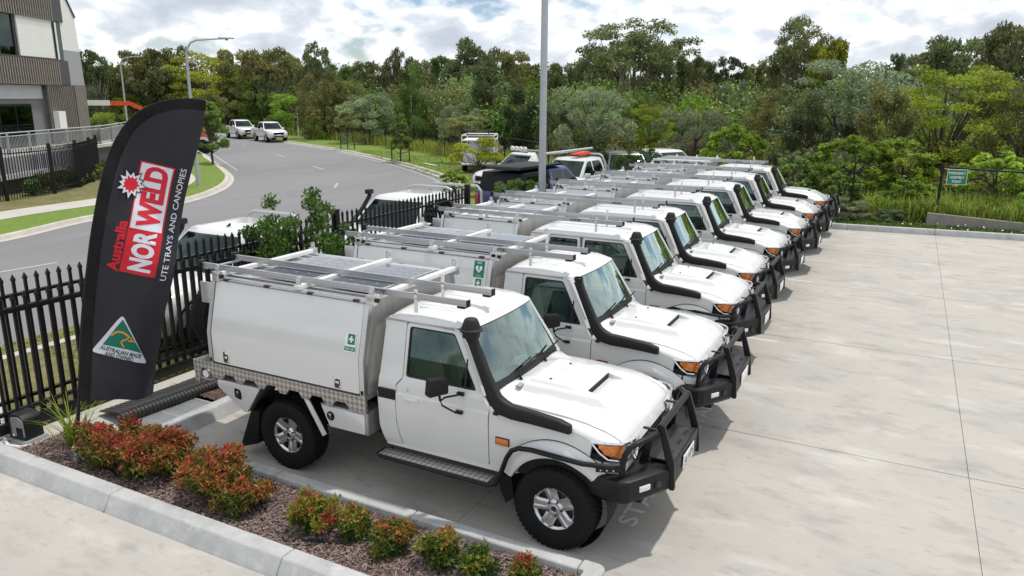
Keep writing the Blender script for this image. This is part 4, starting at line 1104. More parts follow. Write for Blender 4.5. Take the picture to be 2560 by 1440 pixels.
# verges and footpath on the far side
lk = [p for p in left_kerb if p[1] < 40]
def var_line(pts, f):
    out = []
    for i, p in enumerate(pts):
        a = Vector(pts[max(i - 1, 0)]); b = Vector(pts[min(i + 1, len(pts) - 1)]); t = (b - a).normalized(); d = f(p); out.append((p[0] - t.y * d, p[1] + t.x * d))
    return out
inner_edge = var_line(lk, lambda p: lerp([8, 16, 20, 26], [2.5, 1.7, 1.7, 2.4], p[1])); outer_edge = var_line(lk, lambda p: lerp([8, 16, 20, 26], [4.0, 3.5, 3.4, 3.8], p[1]))
sheet('verge_far', offset_line(lk, 0.42) + inner_edge[::-1], 0.012, M('lawn'))
sheet('footpath', inner_edge + outer_edge[::-1], 0.02, M('footpath'))
sheet('verge_by_fence', outer_edge + offset_line(lk, 14.0)[::-1], 0.006, M('dry_lawn'))
rk = [p for p in right_kerb if p[1] > 16]
sheet('verge_forest', ribbon(rk, -0.42, -4.4), 0.0, M('lawn'))
sheet('verge_forest_edge', ribbon(rk, -4.4, -7.5), -0.006, M('dry_lawn'))
sheet('verge_near', [(-6.62, -14), (-6.62, 21), (-8.5, 23.5), (-12.6, 20.3), (-11.6, 15.9), (-10.5, 9.9), (-10.37, 4), (-10.37, -14)], -0.012, M('dry_lawn'))
sheet('parking_pad', [(-6.5, 19.5), (-6.4, 36), (-20, 36), (-22.0, 32), (-14, 23.2), (-12.4, 20.2)], 0.004, M('dry_lawn'))
sheet('driveway_apron', [(-10.36, -14), (-6.62, -14), (-6.62, -1.9), (-9.0, -0.7), (-10.36, 0.1)], -0.004, M('footpath'))
def dash(a, b, w=0.12):
    a = Vector(a); b = Vector(b); t = (b - a).normalized(); n = Vector((-t.y, t.x)) * w / 2
    return [tuple(a + n), tuple(a - n), tuple(b - n), tuple(b + n)]
for i, (a, b) in enumerate((((-16.42, 1.6), (-16.15, 4.66)), ((-37.79, 34.33), (-35.44, 32.72)), ((-29.2, 28.5), (-27.2, 27.2)), ((-21.9, 22.1), (-20.8, 20.6)), ((-48.0, 40.7), (-46.7, 40.0)), ((-17.6, 12.4), (-17.0, 9.9)))):
    sheet('lane_marking', dash(a, b), -0.105, M('road_paint'))
sheet('edge_line', ribbon(smooth_line([(-42.0, 32.3), (-36, 27.9), (-31.0, 24.3)]), 0, 0.10), -0.1045, M('road_paint'))
sheet('edge_line', ribbon([p for p in right_kerb if 20 < p[1] < 46], 0.42, 0.52), -0.1045, M('road_paint'))

# concrete yard: slabs cast with open joints
yard = sheet('yard', [(-14, -40), (30, -40), (30, 19.4), (-5.2, 19.4), (-5.2, -1.15), (-6.3, -2.4), (-14, -2.4)], -0.035, M('chassis_dark'))
def slab(x0, x1, y0, y1, g=0.003, gy=0.0065):
    b = MB(); b.box2((x0 + g, y0 + gy, -0.03), (x1 - g, y1 - gy, 0.0)); o = b.build('slab', M('concrete'), yard, smooth=None); return o
XJ = [-4.9, -0.995, 3.44, 7.85, 12.3, 16.7, 30]
YJ = [2.41, 6.69, 11.0, 15.2, 19.3]
for i in range(len(XJ) - 1):
    for j in range(len(YJ) - 1): slab(XJ[i], XJ[i + 1], YJ[j], YJ[j + 1])
slab(-4.9, -0.995, -1.10, 2.41)
b = MB(); b.prism([(-0.9928, -1.1), (0.56, -1.1), (0.56, -2.42), (3.4378, -2.42), (3.4378, 2.4035), (-0.9928, 2.4035)], -0.03, 0.0, 'Z'); b.build('slab', M('concrete'), yard, smooth=None)
for i in range(2, len(XJ) - 1): slab(XJ[i], XJ[i + 1], -2.42, 2.41)
slab(-14, -6.6, -12, -2.42); slab(-6.6, 3.44, -12, -2.42); slab(3.44, 7.85, -12, -2.42)
# worn bay lettering in front of the trucks
for i, (x, y) in enumerate(((0.455, 0.30), (0.46, 2.75))):
    o = text_obj('bay_lettering', 'STAFF', frame_mtx((x, y, 0.0035), (0, 1, 0), (-1, 0, 0)), M('worn_paint'), yard, fit=(1.05, 0.19), bold=0.012)
for y in (6.35, 11.2):
    sheet('bay_line', dash((0.35, y), (0.85, y), 0.06), 0.003, M('worn_paint'), yard, None)

# ---- kerbs round the garden bed, built as cast lengths
def kerb_run(parent, pts_prof, axis, a0, a1, n, mt='kerb_concrete'):
    L = (a1 - a0) / n
    for i in range(n):
        b = MB(); lo, hi = a0 + L * i + 0.003, a0 + L * (i + 1) - 0.003
        if axis == 'X': b.prism(pts_prof, lo, hi, 'X')
        else: b.prism(pts_prof, lo, hi, 'Y')
        b.build('kerb_stone', M(mt), parent, bevel=0.022, seg=3)
kb = props(bpy.data.objects.new('garden_kerb', None), kind='structure'); link(kb)
kerb_run(kb, [(-2.43, -0.02), (-2.325, 0.15), (-2.165, 0.15), (-2.15, -0.02)], 'X', -6.42, 0.36, 3)
kerb_run(kb, [(-1.265, -0.02), (-1.250, 0.125), (-1.115, 0.125), (-1.085, -0.02)], 'X', -4.75, 0.38, 3)
b = MB(); b.prism(round_poly([(0.34, -2.41), (0.60, -2.41), (0.60, -1.10), (0.385, -1.10), (0.385, -1.255), (0.44, -1.255), (0.44, -2.16), (0.34, -2.16)], [0, 0.12, 0.14, 0, 0, 0, 0, 0], 5), -0.02, 0.13, 'Z'); b.build('kerb_return', M('kerb_concrete'), kb, bevel=0.02)
rkb = props(bpy.data.objects.new('rear_kerb', None), kind='structure'); link(rkb)
kerb_run(rkb, [(-5.14, -0.02), (-5.13, 0.15), (-4.97, 0.15), (-4.87, -0.02)], 'Y', -1.10, 19.2, 8)
fk = props(bpy.data.objects.new('yard_kerb', None), kind='structure'); link(fk)
for i, (x0, x1) in enumerate([(-5.1, -1.0), (-1.0, 1.0), (1.0, 3.42), (3.42, 5.9), (5.9, 8.4), (8.4, 11), (11, 14), (14, 18), (18, 24)]):
    b = MB(); yo = lambda x: 19.05 + (x - 0.7) * 0.105
    v = []
    for x in (x0 + 0.004, x1 - 0.004):
        y = yo(x); v.append([(x, y, -0.02), (x, y + 0.05, 0.17), (x, y + 0.22, 0.17), (x, y + 0.24, -0.02)])
    b.loft(v, closed=True, caps=True); b.build('kerb_stone', M('kerb_concrete'), fk, bevel=0.02)
# strip that closes the gap between the slabs and the far kerb, gate-track strip, apron by the flag
sheet('yard_edge', [(-5.0, 19.28), (24, 19.28), (24, 21.7), (0.7, 19.15), (-5.0, 18.6)], -0.004, M('concrete'))
sheet('gate_track', [(-6.62, -2.42), (-6.28, -2.42), (-6.28, 14), (-6.62, 14)], 0.006, M('footpath'))
sheet('garden_apron', [(-6.28, -2.2), (-5.95, -2.2), (-5.75, -1.3), (-5.15, -1.12), (-5.15, 0.0), (-6.28, 0.0)], 0.003, M('footpath'))
# mulch
def mulch_bed(name, x0, x1, y0, y1, z, n, mt, chip_mt, avoid=None):
    nx, ny = 60, 14
    b = MB(); b.loft([[(x0 + (x1 - x0) * i / nx, y0 + (y1 - y0) * j / ny, z + 0.025 * mnoise.noise((i * 0.9, j * 0.8, z * 9))) for j in range(ny + 1)] for i in range(nx + 1)])
    props(b.build(name, M(mt), None, smooth=60), kind='structure')
    c = np.column_stack([RNG.uniform(x0, x1, n), RNG.uniform(y0, y1, n), z + RNG.uniform(0.0, 0.035, n)])
    a = RNG.uniform(0, 2 * pi, n); l = RNG.uniform(0.008, 0.030, n); w = RNG.uniform(0.002, 0.007, n); tl = RNG.uniform(-0.45, 0.45, n)
    d = np.column_stack([np.cos(a) * np.cos(tl), np.sin(a) * np.cos(tl), np.sin(tl)]) * l[:, None]
    e = np.column_stack([-np.sin(a), np.cos(a), RNG.uniform(-0.6, 0.6, n)]) * w[:, None]
    v = np.stack([c - d - e, c + d - e * 0.6, c + d + e * 0.6, c - d + e], 1).reshape(-1, 3)
    g = RNG.uniform(0.35, 1.35, n)[:, None]; tint = np.column_stack([np.ones(n), RNG.uniform(0.85, 1.0, n), RNG.uniform(0.8, 1.0, n)])
    me = arr_mesh(name + '_chips', v, 4, M(chip_mt), g * tint)
    props(link(bpy.data.objects.new('mulch_chips', me)), 'shredded brown bark mulch', 'mulch', kind='stuff')
mm = leaf_mat('mulch_leaf', (0.27, 0.215, 0.20), 0, 0, 0.0, 0.9); leaf_mat('mulch_leaf_red', (0.20, 0.10, 0.07), 0, 0, 0.0, 0.9)
mulch_bed('mulch_bed', -6.15, 0.46, -2.17, -1.24, 0.045, 30000, 'mulch_base', 'mulch_leaf')
mulch_bed('mulch_strip', -6.27, -5.12, 0.02, 13.5, 0.05, 9000, 'mulch_base', 'mulch_leaf_red')

# ------------------------------------------------------------------ black palisade fence and sliding gate
def paling_mesh(h, w=0.032):
    b = MB(); b.box2((-w / 2, -w / 2, 0.06), (w / 2, w / 2, h - 0.10))
    c = h - 0.10
    b.add([(-w / 2, -w / 2, c), (w / 2, -w / 2, c), (w / 2, w / 2, c), (-w / 2, w / 2, c), (-w * 0.85, -w * 0.5, c + 0.03), (w * 0.85, -w * 0.5, c + 0.03), (w * 0.85, w * 0.5, c + 0.03), (-w * 0.85, w * 0.5, c + 0.03), (0, 0, c + 0.10)],
          [(0, 1, 5, 4), (1, 2, 6, 5), (2, 3, 7, 6), (3, 0, 4, 7), (4, 5, 8), (5, 6, 8), (6, 7, 8), (7, 4, 8)])
    return b.mesh('paling', M('black_metal'), smooth=None)
def palisade(name, label, x, y0, y1, h, step, rails, posts, cat):
    T = thing(name, label, cat, (x, y0, 0))
    me = paling_mesh(h); n = int((y1 - y0) / step)
    for i in range(n + 1):
        o = link(bpy.data.objects.new('paling', me), T); o.location = (random.uniform(-.002, .002), i * step, random.uniform(-.004, .004)); o.rotation_euler = (0, 0, pi / 2)
    for z, hh, dx in rails:
        b = MB(); b.box2((-0.03 + dx, -0.05, z - hh / 2), (0.03 + dx, y1 - y0 + 0.05, z + hh / 2)); b.build('rail', M('black_metal'), T, bevel=0.004)
    for py in posts:
        b = MB(); b.box2((-0.055, py - y0 - 0.055, -0.03), (0.055, py - y0 + 0.055, h + 0.03)); b.box2((-0.065, py - y0 - 0.065, h + 0.03), (0.065, py - y0 + 0.065, h + 0.045)); b.build('post', M('black_metal'), T, bevel=0.005)
    return T
gt = palisade('sliding_gate', 'black spear-topped sliding gate behind the feather flag, its pickets standing before the fence', -6.74, -2.55, 4.7, 1.70, 0.142, [(1.50, 0.065, 0.0), (0.27, 0.04, 0.0), (0.115, 0.12, 0.06)], [], 'gate')
palisade('palisade_fence', 'black spear-topped picket fence between the parked utes and the grass verge', -7.02, -2.5, 9.4, 1.86, 0.142, [(1.60, 0.04, 0.0), (0.30, 0.04, 0.0)], [-2.5, 4.55, 9.4], 'fence')
# gate motor
T = thing('gate_motor', 'grey and black box of the gate motor beside the picket gate', 'gate motor', (-6.42, -1.80, 0.0), radians(6))
b = MB(); b.prism(round_poly([(-0.14, 0.05), (0.14, 0.05), (0.125, 0.30), (0.06, 0.355), (-0.10, 0.355), (-0.135, 0.31)], 0.025, 3), -0.11, 0.11, 'Y'); b.build('housing', M('black_plastic'), T, bevel=0.012)
b = MB(); b.prism(round_poly([(-0.085, 0.09), (0.13, 0.09), (0.118, 0.29), (0.05, 0.335), (-0.085, 0.32)], 0.03, 3), -0.122, -0.108, 'Y'); fp = b.build('front_cover', M('box_grey'), T, bevel=0.006)
b = MB(); b.box((0.055, -0.124, 0.15), (0.10, 0.008, 0.11)); b.build('access_flap', M('black_steel'), fp, bevel=0.004)
b = MB(); b.box((-0.05, -0.124, 0.105), (0.028, 0.006, 0.028)); b.build('badge', M('sign_white'), fp)
b = MB(); b.box((0.0, 0.0, 0.025), (0.34, 0.28, 0.05)); b.build('base_plate', M('galvanised'), T, bevel=0.005)
tag_c = MB(); tag_c.tube([(-6.62, -1.95, 0.02), (-6.42, -2.03, 0.022), (-6.22, -2.0, 0.03), (-6.12, -1.88, 0.05)], 0.02, 8)
props(tag_c.build('conduit', M('sign_white')), 'thin white conduit lying under the grey gate motor', 'conduit')

# steel grate and rolled mesh
T = thing('drain_grate', 'galvanised slotted drain grate set beside the rear kerb', 'grate', (-5.45, -0.55, 0.012))
b = MB()
for (a, e) in (((-0.29, -0.52), (0.29, -0.49)), ((-0.29, 0.49), (0.29, 0.52)), ((-0.29, -0.49), (-0.26, 0.49)), ((0.26, -0.49), (0.29, 0.49)), ((-0.26, -0.012), (0.26, 0.012))): b.box2((*a, 0.0), (*e, 0.022))
b.build('frame', M('galvanised'), T)
gb = MB(); gb.box2((-0.012, -0.49, 0.002), (0.012, 0.49, 0.02)); gme = gb.mesh('grate_bar', M('galvanised'), smooth=None)
for i in range(13): o = link(bpy.data.objects.new('grate_bar', gme), T); o.location = (-0.24 + 0.04 * i, 0, 0)
b = MB(); b.box2((-0.26, -0.49, -0.008), (0.26, 0.49, -0.004)); b.build('pit', M('chassis_dark'), T)
T = thing('mesh_roll', 'black plastic mesh mat with a rolled edge lying beside the gate', 'mesh mat', (-5.95, -1.0, 0.02), radians(-4))
b = MB(); b.loft([[(-0.36 + 0.05 * (j / 10), 2.3 * j / 10, 0.04), (-0.12 + 0.03 * (j / 10), 2.3 * j / 10, 0.075 + 0.02 * sin(j)), (0.10 + 0.03 * j / 10, 2.3 * j / 10, 0.11)] for j in range(11)]); b.build('mat', M('mesh_black'), T, smooth=60)
b = MB()
for i in range(34): b.tube([(-0.36 + 0.05 * i / 34, 0.03 + 2.24 * i / 34, 0.048), (-0.11, 0.03 + 2.24 * i / 34, 0.098), (0.11, 0.03 + 2.24 * i / 34, 0.125)], 0.010, 4)
for i in range(9): b.tube([(-0.34 + 0.05 * i, 0, 0.05 + 0.009 * i), (-0.31 + 0.05 * i, 2.3, 0.06 + 0.009 * i)], 0.008, 4)
props(b.build('mesh_strands', M('mesh_black'), T), kind='stuff')
b = MB(); b.tube([(0.15, -0.02, 0.07), (0.18, 2.32, 0.07)], 0.075, 14); ro = b.build('rolled_edge', M('mesh_black'), T, smooth=60)
b = MB()
for i in range(44): y = 0.02 + 2.26 * i / 44; b.tube([(0.15 + 0.03 * i / 44 + 0.080 * cos(a), y, 0.07 + 0.080 * sin(a)) for a in [2 * pi * k / 10 for k in range(10)]], 0.007, 4, closed=True)
props(b.build('roll_rib', M('mesh_black'), ro), kind='stuff')

# ------------------------------------------------------------------ light poles
def round_pole(name, label, loc, h, r0, r1):
    T = thing(name, label, 'light pole', loc)
    b = MB(); b.cyl((0, 0, -0.05), (0, 0, h), r0, 16, r2=r1); b.build('shaft', M('steel_pole'), T)
    b = MB(); b.lathe([(0.0, 0.03), (0.22, 0.03), (0.22, 0.0)], (0, 0, 0), 'Z', 16); b.build('base_plate', M('galvanised'), T)
    return T
T = round_pole('light_pole', 'tall grey galvanised light pole rising between the parked utes and the picket fence', (-6.6, 12.79, 0), 8.6, 0.105, 0.085)
b = MB(); b.tube([(0, 0, 8.5), (0.4, -0.2, 8.75), (1.3, -0.6, 8.8)], 0.05, 8); ar = b.build('arm', M('steel_pole'), T)
b = MB(); b.box((1.55, -0.72, 8.8), (0.6, 0.28, 0.09), -0.45); b.build('lamp_head', M('galvanised'), ar, bevel=0.02)
def street_lamp(label, loc, h, arm, dirn):
    T = thing('street_lamp', label, 'street lamp', loc, math.atan2(dirn[1], dirn[0]))
    b = MB(); b.tube([(0, 0, 0), (0, 0, h * 0.45), (0, 0, h - 0.7), (0.05, 0, h - 0.35), (0.22, 0, h - 0.08), (0.5, 0, h + 0.03), (arm - 0.25, 0, h + 0.10)], [0.085, 0.07, 0.055, 0.05, 0.045, 0.04, 0.035], 10); b.build('pole', M('steel_pole'), T)
    b = MB(); b.prism(round_poly([(arm - 0.32, h + 0.06), (arm + 0.34, h + 0.10), (arm + 0.34, h + 0.14), (arm - 0.3, h + 0.16)], 0.02, 2), -0.11, 0.11); hd = b.build('lamp_head', M('galvanised'), T, bevel=0.015)
    b = MB(); b.box((arm + 0.02, 0, h + 0.055), (0.10, 0.08, 0.06)); b.build('photocell', M('box_grey'), hd)
street_lamp('curved grey street lamp on the grass strip right behind the flag', (-25.83, 17.3, 0), 6.25, 1.75, (0.86, 0.5))
street_lamp('farther curved grey street lamp standing by the pale building', (-57.6, 37.2, -0.1), 7.1, 1.6, (0.86, 0.5))

# ------------------------------------------------------------------ left building
def building():
    o = Vector((-36.37, 18.21, 0)); d = Vector((-0.5, 0.866, 0)).normalized()
    T = thing('office_building', 'modern two-storey building with ribbed brown cladding bands and white and grey panels', 'building', o, math.atan2(d.y, d.x))
    # local: +x along the facade (receding), -y towards the road
    def bx(name, m, a, e, par=T, bevel=0.0):
        b = MB(); b.box2(a, e); return b.build(name, M(m), par, bevel=bevel, smooth=None)
    bx('wall', 'render_grey', (-14, 0.35, 0), (0.9, 11, 4.44))
    bx('core_wall', 'render_white', (-14, 0.40, 4.44), (0.02, 11, 9.6))
    bx('fascia', 'render_light', (-14, 0.28, 3.76), (-1.22, 0.34, 4.40))
    # lower cladding band with battens
    for (z0, z1, nm) in ((4.46, 5.66, 'lower'), (7.56, 9.6, 'upper')):
        bn = bx('cladding_band', 'cladding_brown', (-14, -0.02, z0), (0.08, 0.38, z1))
        bt = MB(); bt.box2((-0.035, -0.075, z0 - 0.03), (0.035, -0.022, z1 - 0.02)); me = bt.mesh('batten', M('cladding_batten'), smooth=None)
        for i in range(46):
            o_ = link(bpy.data.objects.new('batten', me), bn); o_.location = (-9.0 + 0.2 * i, 0, 0)
        # splayed corner
        b = MB(); b.prism([(0.085, -0.02), (1.25, 0.08), (1.25, 0.42), (0.085, 0.38)], z0, z1, 'Z'); b.build('splayed_corner', M('charcoal'), T, smooth=None)
    # glazing strip
    bx('window_strip', 'dark_glass', (-14, 0.12, 5.68), (-3.04, 0.16, 7.54))
    for i in range(9):
        bx('mullion', 'charcoal', (-13.8 + 1.32 * i, 0.06, 5.66), (-13.72 + 1.32 * i, 0.13, 7.56))
    bx('sill', 'charcoal', (-14, -0.03, 5.663), (0.10, 0.30, 5.72))
    bx('infill_panel', 'render_white', (-2.98, 0.04, 5.73), (0.0, 0.12, 7.55))
    b = MB(); b.prism([(0.02, 0.06), (1.26, 0.14), (1.26, 0.22), (0.02, 0.14)], 5.67, 7.55, 'Z'); b.build('corner_window', M('dark_glass'), T, smooth=None)
    b = MB(); b.prism([(0.06, 0.16), (1.24, 0.24), (1.24, 0.30), (0.06, 0.22)], 5.67, 7.55, 'Z'); b.build('corner_backing', M('chassis_dark'), T, smooth=None)
    bx('window_backing', 'interior_dark', (-14, 0.30, 5.68), (-3.04, 0.34, 7.54))
    b = MB(); b.box((0.35, 0.045, 6.6), (0.16, 0.03, 1.8), 0.06); b.build('blind', M('render_white'), T)
    # return wall, raked parapet
    b = MB(); b.prism([(0.9, 4.44), (2.75, 4.44), (2.65, 6.2), (1.0, 6.2)], 0.12, 11, 'Y'); b.build('side_wall', M('render_mid'), T, smooth=None)
    b = MB(); b.prism([(1.0, 6.2), (2.65, 6.2), (2.52, 7.9), (1.2, 9.6), (1.0, 9.6)], 0.123, 11, 'Y'); b.build('side_wall_upper', M('render_white'), T, smooth=None)
    b = MB(); b.bar((2.55, 0.11, 7.92), (1.15, 0.11, 9.75), 0.10, 0.06); b.build('parapet_cap', M('charcoal'), T)
    # vertical timber screen round the stair
    for i in range(15):
        x = -1.15 + 0.17 * i
        b = MB(); b.box2((x, 0.0, 0.4), (x + 0.075, 0.10, 4.42)); b.build('screen_slat', M('screen_brown'), T, smooth=None)
    for z in (2.9, 4.3): bx('screen_rail', 'charcoal', (-1.2, 0.11, z), (1.45, 0.16, z + 0.08))
    for i in range(6):
        b = MB(); b.box((1.55 + 0.19 * i, 0.05, 2.41), (0.17, 0.08, 4.02), 0.0); b.build('screen_slat', M('screen_brown'), T, smooth=None)
    bx('stair_core', 'render_mid', (-1.0, 0.6, 0), (2.4, 6, 4.40))
    # door
    dr = bx('door', 'black_metal', (-4.95, 0.27, 1.55), (-2.33, 0.34, 3.52))
    for x in (-4.9, -3.62): bx('door_leaf', 'dark_glass', (x + 0.06, 0.24, 1.60), (x + 1.18, 0.268, 3.42), dr)
    bx('handle', 'chrome', (-3.70, 0.18, 2.1), (-3.66, 0.23, 2.35), dr)
    bx('meter_box', 'render_white', (-1.05, -0.30, 2.3), (-0.40, -0.02, 3.15), T)
    # raised deck with retaining wall
    bx('deck', 'footpath', (-13, -2.2, 1.38), (2.5, 0.34, 1.52))
    bx('deck_wall', 'render_mid', (-13, -2.3, 0.62), (-3.5, -2.22, 1.5))
    bx('deck_edge', 'render_light', (-13, -2.42, 0.62), (-6.5, -2.31, 0.82))
    bx('under_deck', 'charcoal', (-13, -2.1, 0.0), (2.0, -1.8, 1.37))
    rib = MB(); rib.box2((-0.02, -2.345, 0.84), (0.02, -2.303, 1.48)); me = rib.mesh('wall_slat', M('render_mid'), smooth=None)
    for i in range(45):
        o_ = link(bpy.data.objects.new('wall_slat', me), T); o_.location = (-12.9 + 0.2 * i, 0, 0)
    return T
building()
# balustrade on the deck
def balustrade():
    o = Vector((-36.37, 18.21, 0)); d = Vector((-0.5, 0.866, 0)).normalized()
    T = thing('balustrade', 'galvanised steel balustrade with thin bars along the raised deck of the building', 'balustrade', o, math.atan2(d.y, d.x))
    pts = [(-13, -1.95), (-0.6, -1.95), (1.4, -1.6), (5.5, -0.6)]
    for i in range(len(pts) - 1):
        a, e = Vector(pts[i]), Vector(pts[i + 1]); L = (e - a).length; n = max(1, round(L / 1.6))
        for z, r in ((2.42, 0.030), (2.28, 0.024), (1.62, 0.022)):
            b = MB(); b.tube([(*a, z), (*e, z)], r, 6); b.build('handrail', M('galvanised'), T)
        for k in range(n + 1):
            p = a + (e - a) * k / n; b = MB(); b.box2((p.x - 0.035, p.y - 0.035, 1.52), (p.x + 0.035, p.y + 0.035, 2.40)); b.build('post', M('galvanised'), T)
        b = MB()
        for k in range(int(L / 0.10)):
            p = a + (e - a) * (k * 0.10 / L); b.box2((p.x - 0.008, p.y - 0.008, 1.62), (p.x + 0.008, p.y + 0.008, 2.28))
        props(b.build('baluster', M('galvanised'), T, smooth=None), kind='stuff')
balustrade()
# black fence along the far footpath
def far_fence():
    pts = offset_line(smooth_line([(-19.4, -8), (-20.1, 5.4), (-21.4, 9.1), (-22.3, 13.6), (-24.3, 17.3), (-27.2, 20.6), (-30.6, 23.4), (-38.0, 28.75)], 8), 6.2)
    pts = [p for p in pts if 4.0 < p[1] < 24]
    T = thing('boundary_fence', 'black steel bar fence between the footpath and the raised deck across the road', 'fence', (*pts[0], 0))
    P = [Vector(p) - Vector(pts[0]) for p in pts]
    seg = [0]; 
    for i in range(1, len(P)): seg.append(seg[-1] + (P[i] - P[i - 1]).length)
    def at(s):
        for i in range(1, len(P)):
            if s <= seg[i]: t = (s - seg[i - 1]) / (seg[i] - seg[i - 1]); return P[i - 1].lerp(P[i], t)
        return P[-1]
    bm_ = MB(); bm_.box2((-0.013, -0.013, 0.05), (0.013, 0.013, 1.93)); me = bm_.mesh('bar', M('black_metal'), smooth=None)
    n = int(seg[-1] / 0.115)
    for k in range(n):
        p = at(k * 0.115); o = link(bpy.data.objects.new('bar', me), T); o.location = (p.x, p.y, 0)
    for k in range(int(seg[-1] / 2.35) + 1):
        p = at(k * 2.35); b = MB(); b.box2((p.x - 0.05, p.y - 0.05, 0), (p.x + 0.05, p.y + 0.05, 2.05)); b.build('post', M('black_metal'), T, smooth=None)
    for z in (0.25, 1.78):
        b = MB(); b.tube([(*at(seg[-1] * k / 30), z) for k in range(31)], 0.022, 4); b.build('rail', M('black_metal'), T)
far_fence()

# ------------------------------------------------------------------ far yard corner: retaining wall, chain fence, sign
T = thing('retaining_wall', 'low sloping grey concrete wall behind the far yard kerb', 'wall', (3.2, 20.9, 0))
b = MB(); b.prism([(0, -0.1), (0.0, 0.47), (2.9, 0.30), (6.5, 0.10), (6.5, -0.1)], 0, 0.16, 'Y')
b.xform(Matrix.Rotation(radians(4), 4, 'Z')); w = b.build('wall_block', M('wall_dark'), T, bevel=0.01)
T = thing('chain_fence', 'black steel post and top rail of the wire fence carrying the green sign', 'fence', (3.47, 21.75, 0))
b = MB(); b.cyl((0, 0, 0), (0, 0, 1.95), 0.045, 10); b.cyl((0, 0, 1.95), (0, 0, 1.97), 0.055, 10); b.build('post', M('black_metal'), T)
b = MB(); b.cyl((0, 0, 1.86), (9, 0.3, 1.60), 0.028, 8); b.build('top_rail', M('black_metal'), T)
for x in (3.2, 6.4):
    b = MB(); b.cyl((x, 0.1, 0), (x, 0.1, 1.75), 0.03, 8); b.build('post', M('black_metal'), T)
wv = MB()
for i in range(60):
    x = 0.1 + i * 0.14
    wv.tube([(x, 0.02, 0.3), (x + 0.7 if i % 2 else x - 0.0, 0.02, 1.82 - 0.028 * x)], 0.0016, 3)
props(wv.build('wire', M('black_metal'), T), kind='stuff')
for i, x in enumerate((-2.6, -5.4)):
    T2 = thing('fence_post', ('thin black fence post in the scrub left of the green sign', 'thin black fence post in the scrub behind the last parked ute')[i], 'post', (3.47 + x, 22.0, 0)); b = MB(); b.cyl((0, 0, 0), (0, 0, 1.9), 0.03, 8); b.build('shaft', M('black_metal'), T2); b = MB(); b.lathe([(0.0, 1.93), (0.036, 1.91), (0.036, 1.88)], (0, 0, 0), 'Z', 8); b.build('cap', M('black_metal'), T2)
T = thing('assembly_sign', 'green EMERGENCY ASSEMBLY POINT sign hanging on the black fence rail', 'sign', (3.62, 21.62, 1.56), radians(2), scale=(0.70, 1, 0.70))
b = MB(); b.box2((0, -0.008, -0.32), (0.80, 0.008, 0.37)); b.build('border', M('sign_white'), T)
b = MB(); b.box2((0.02, -0.011, -0.30), (0.78, -0.0085, 0.35)); b.build('face', M('sign_green'), T)
for z, s_, w_ in ((0.20, 'EMERGENCY', 0.68), (0.01, 'ASSEMBLY', 0.58), (-0.18, 'POINT', 0.36)):
    text_obj('lettering', s_, frame_mtx((0.40, -0.0125, z), (1, 0, 0), (0, 0, 1)), M('sign_white'), T, fit=(w_, 0.115), bold=0.02)
b = MB(); b.box2((0.30, -0.0135, 0.30), (0.50, -0.012, 0.34)); b.build('logo_strip', M('tail_red'), T)

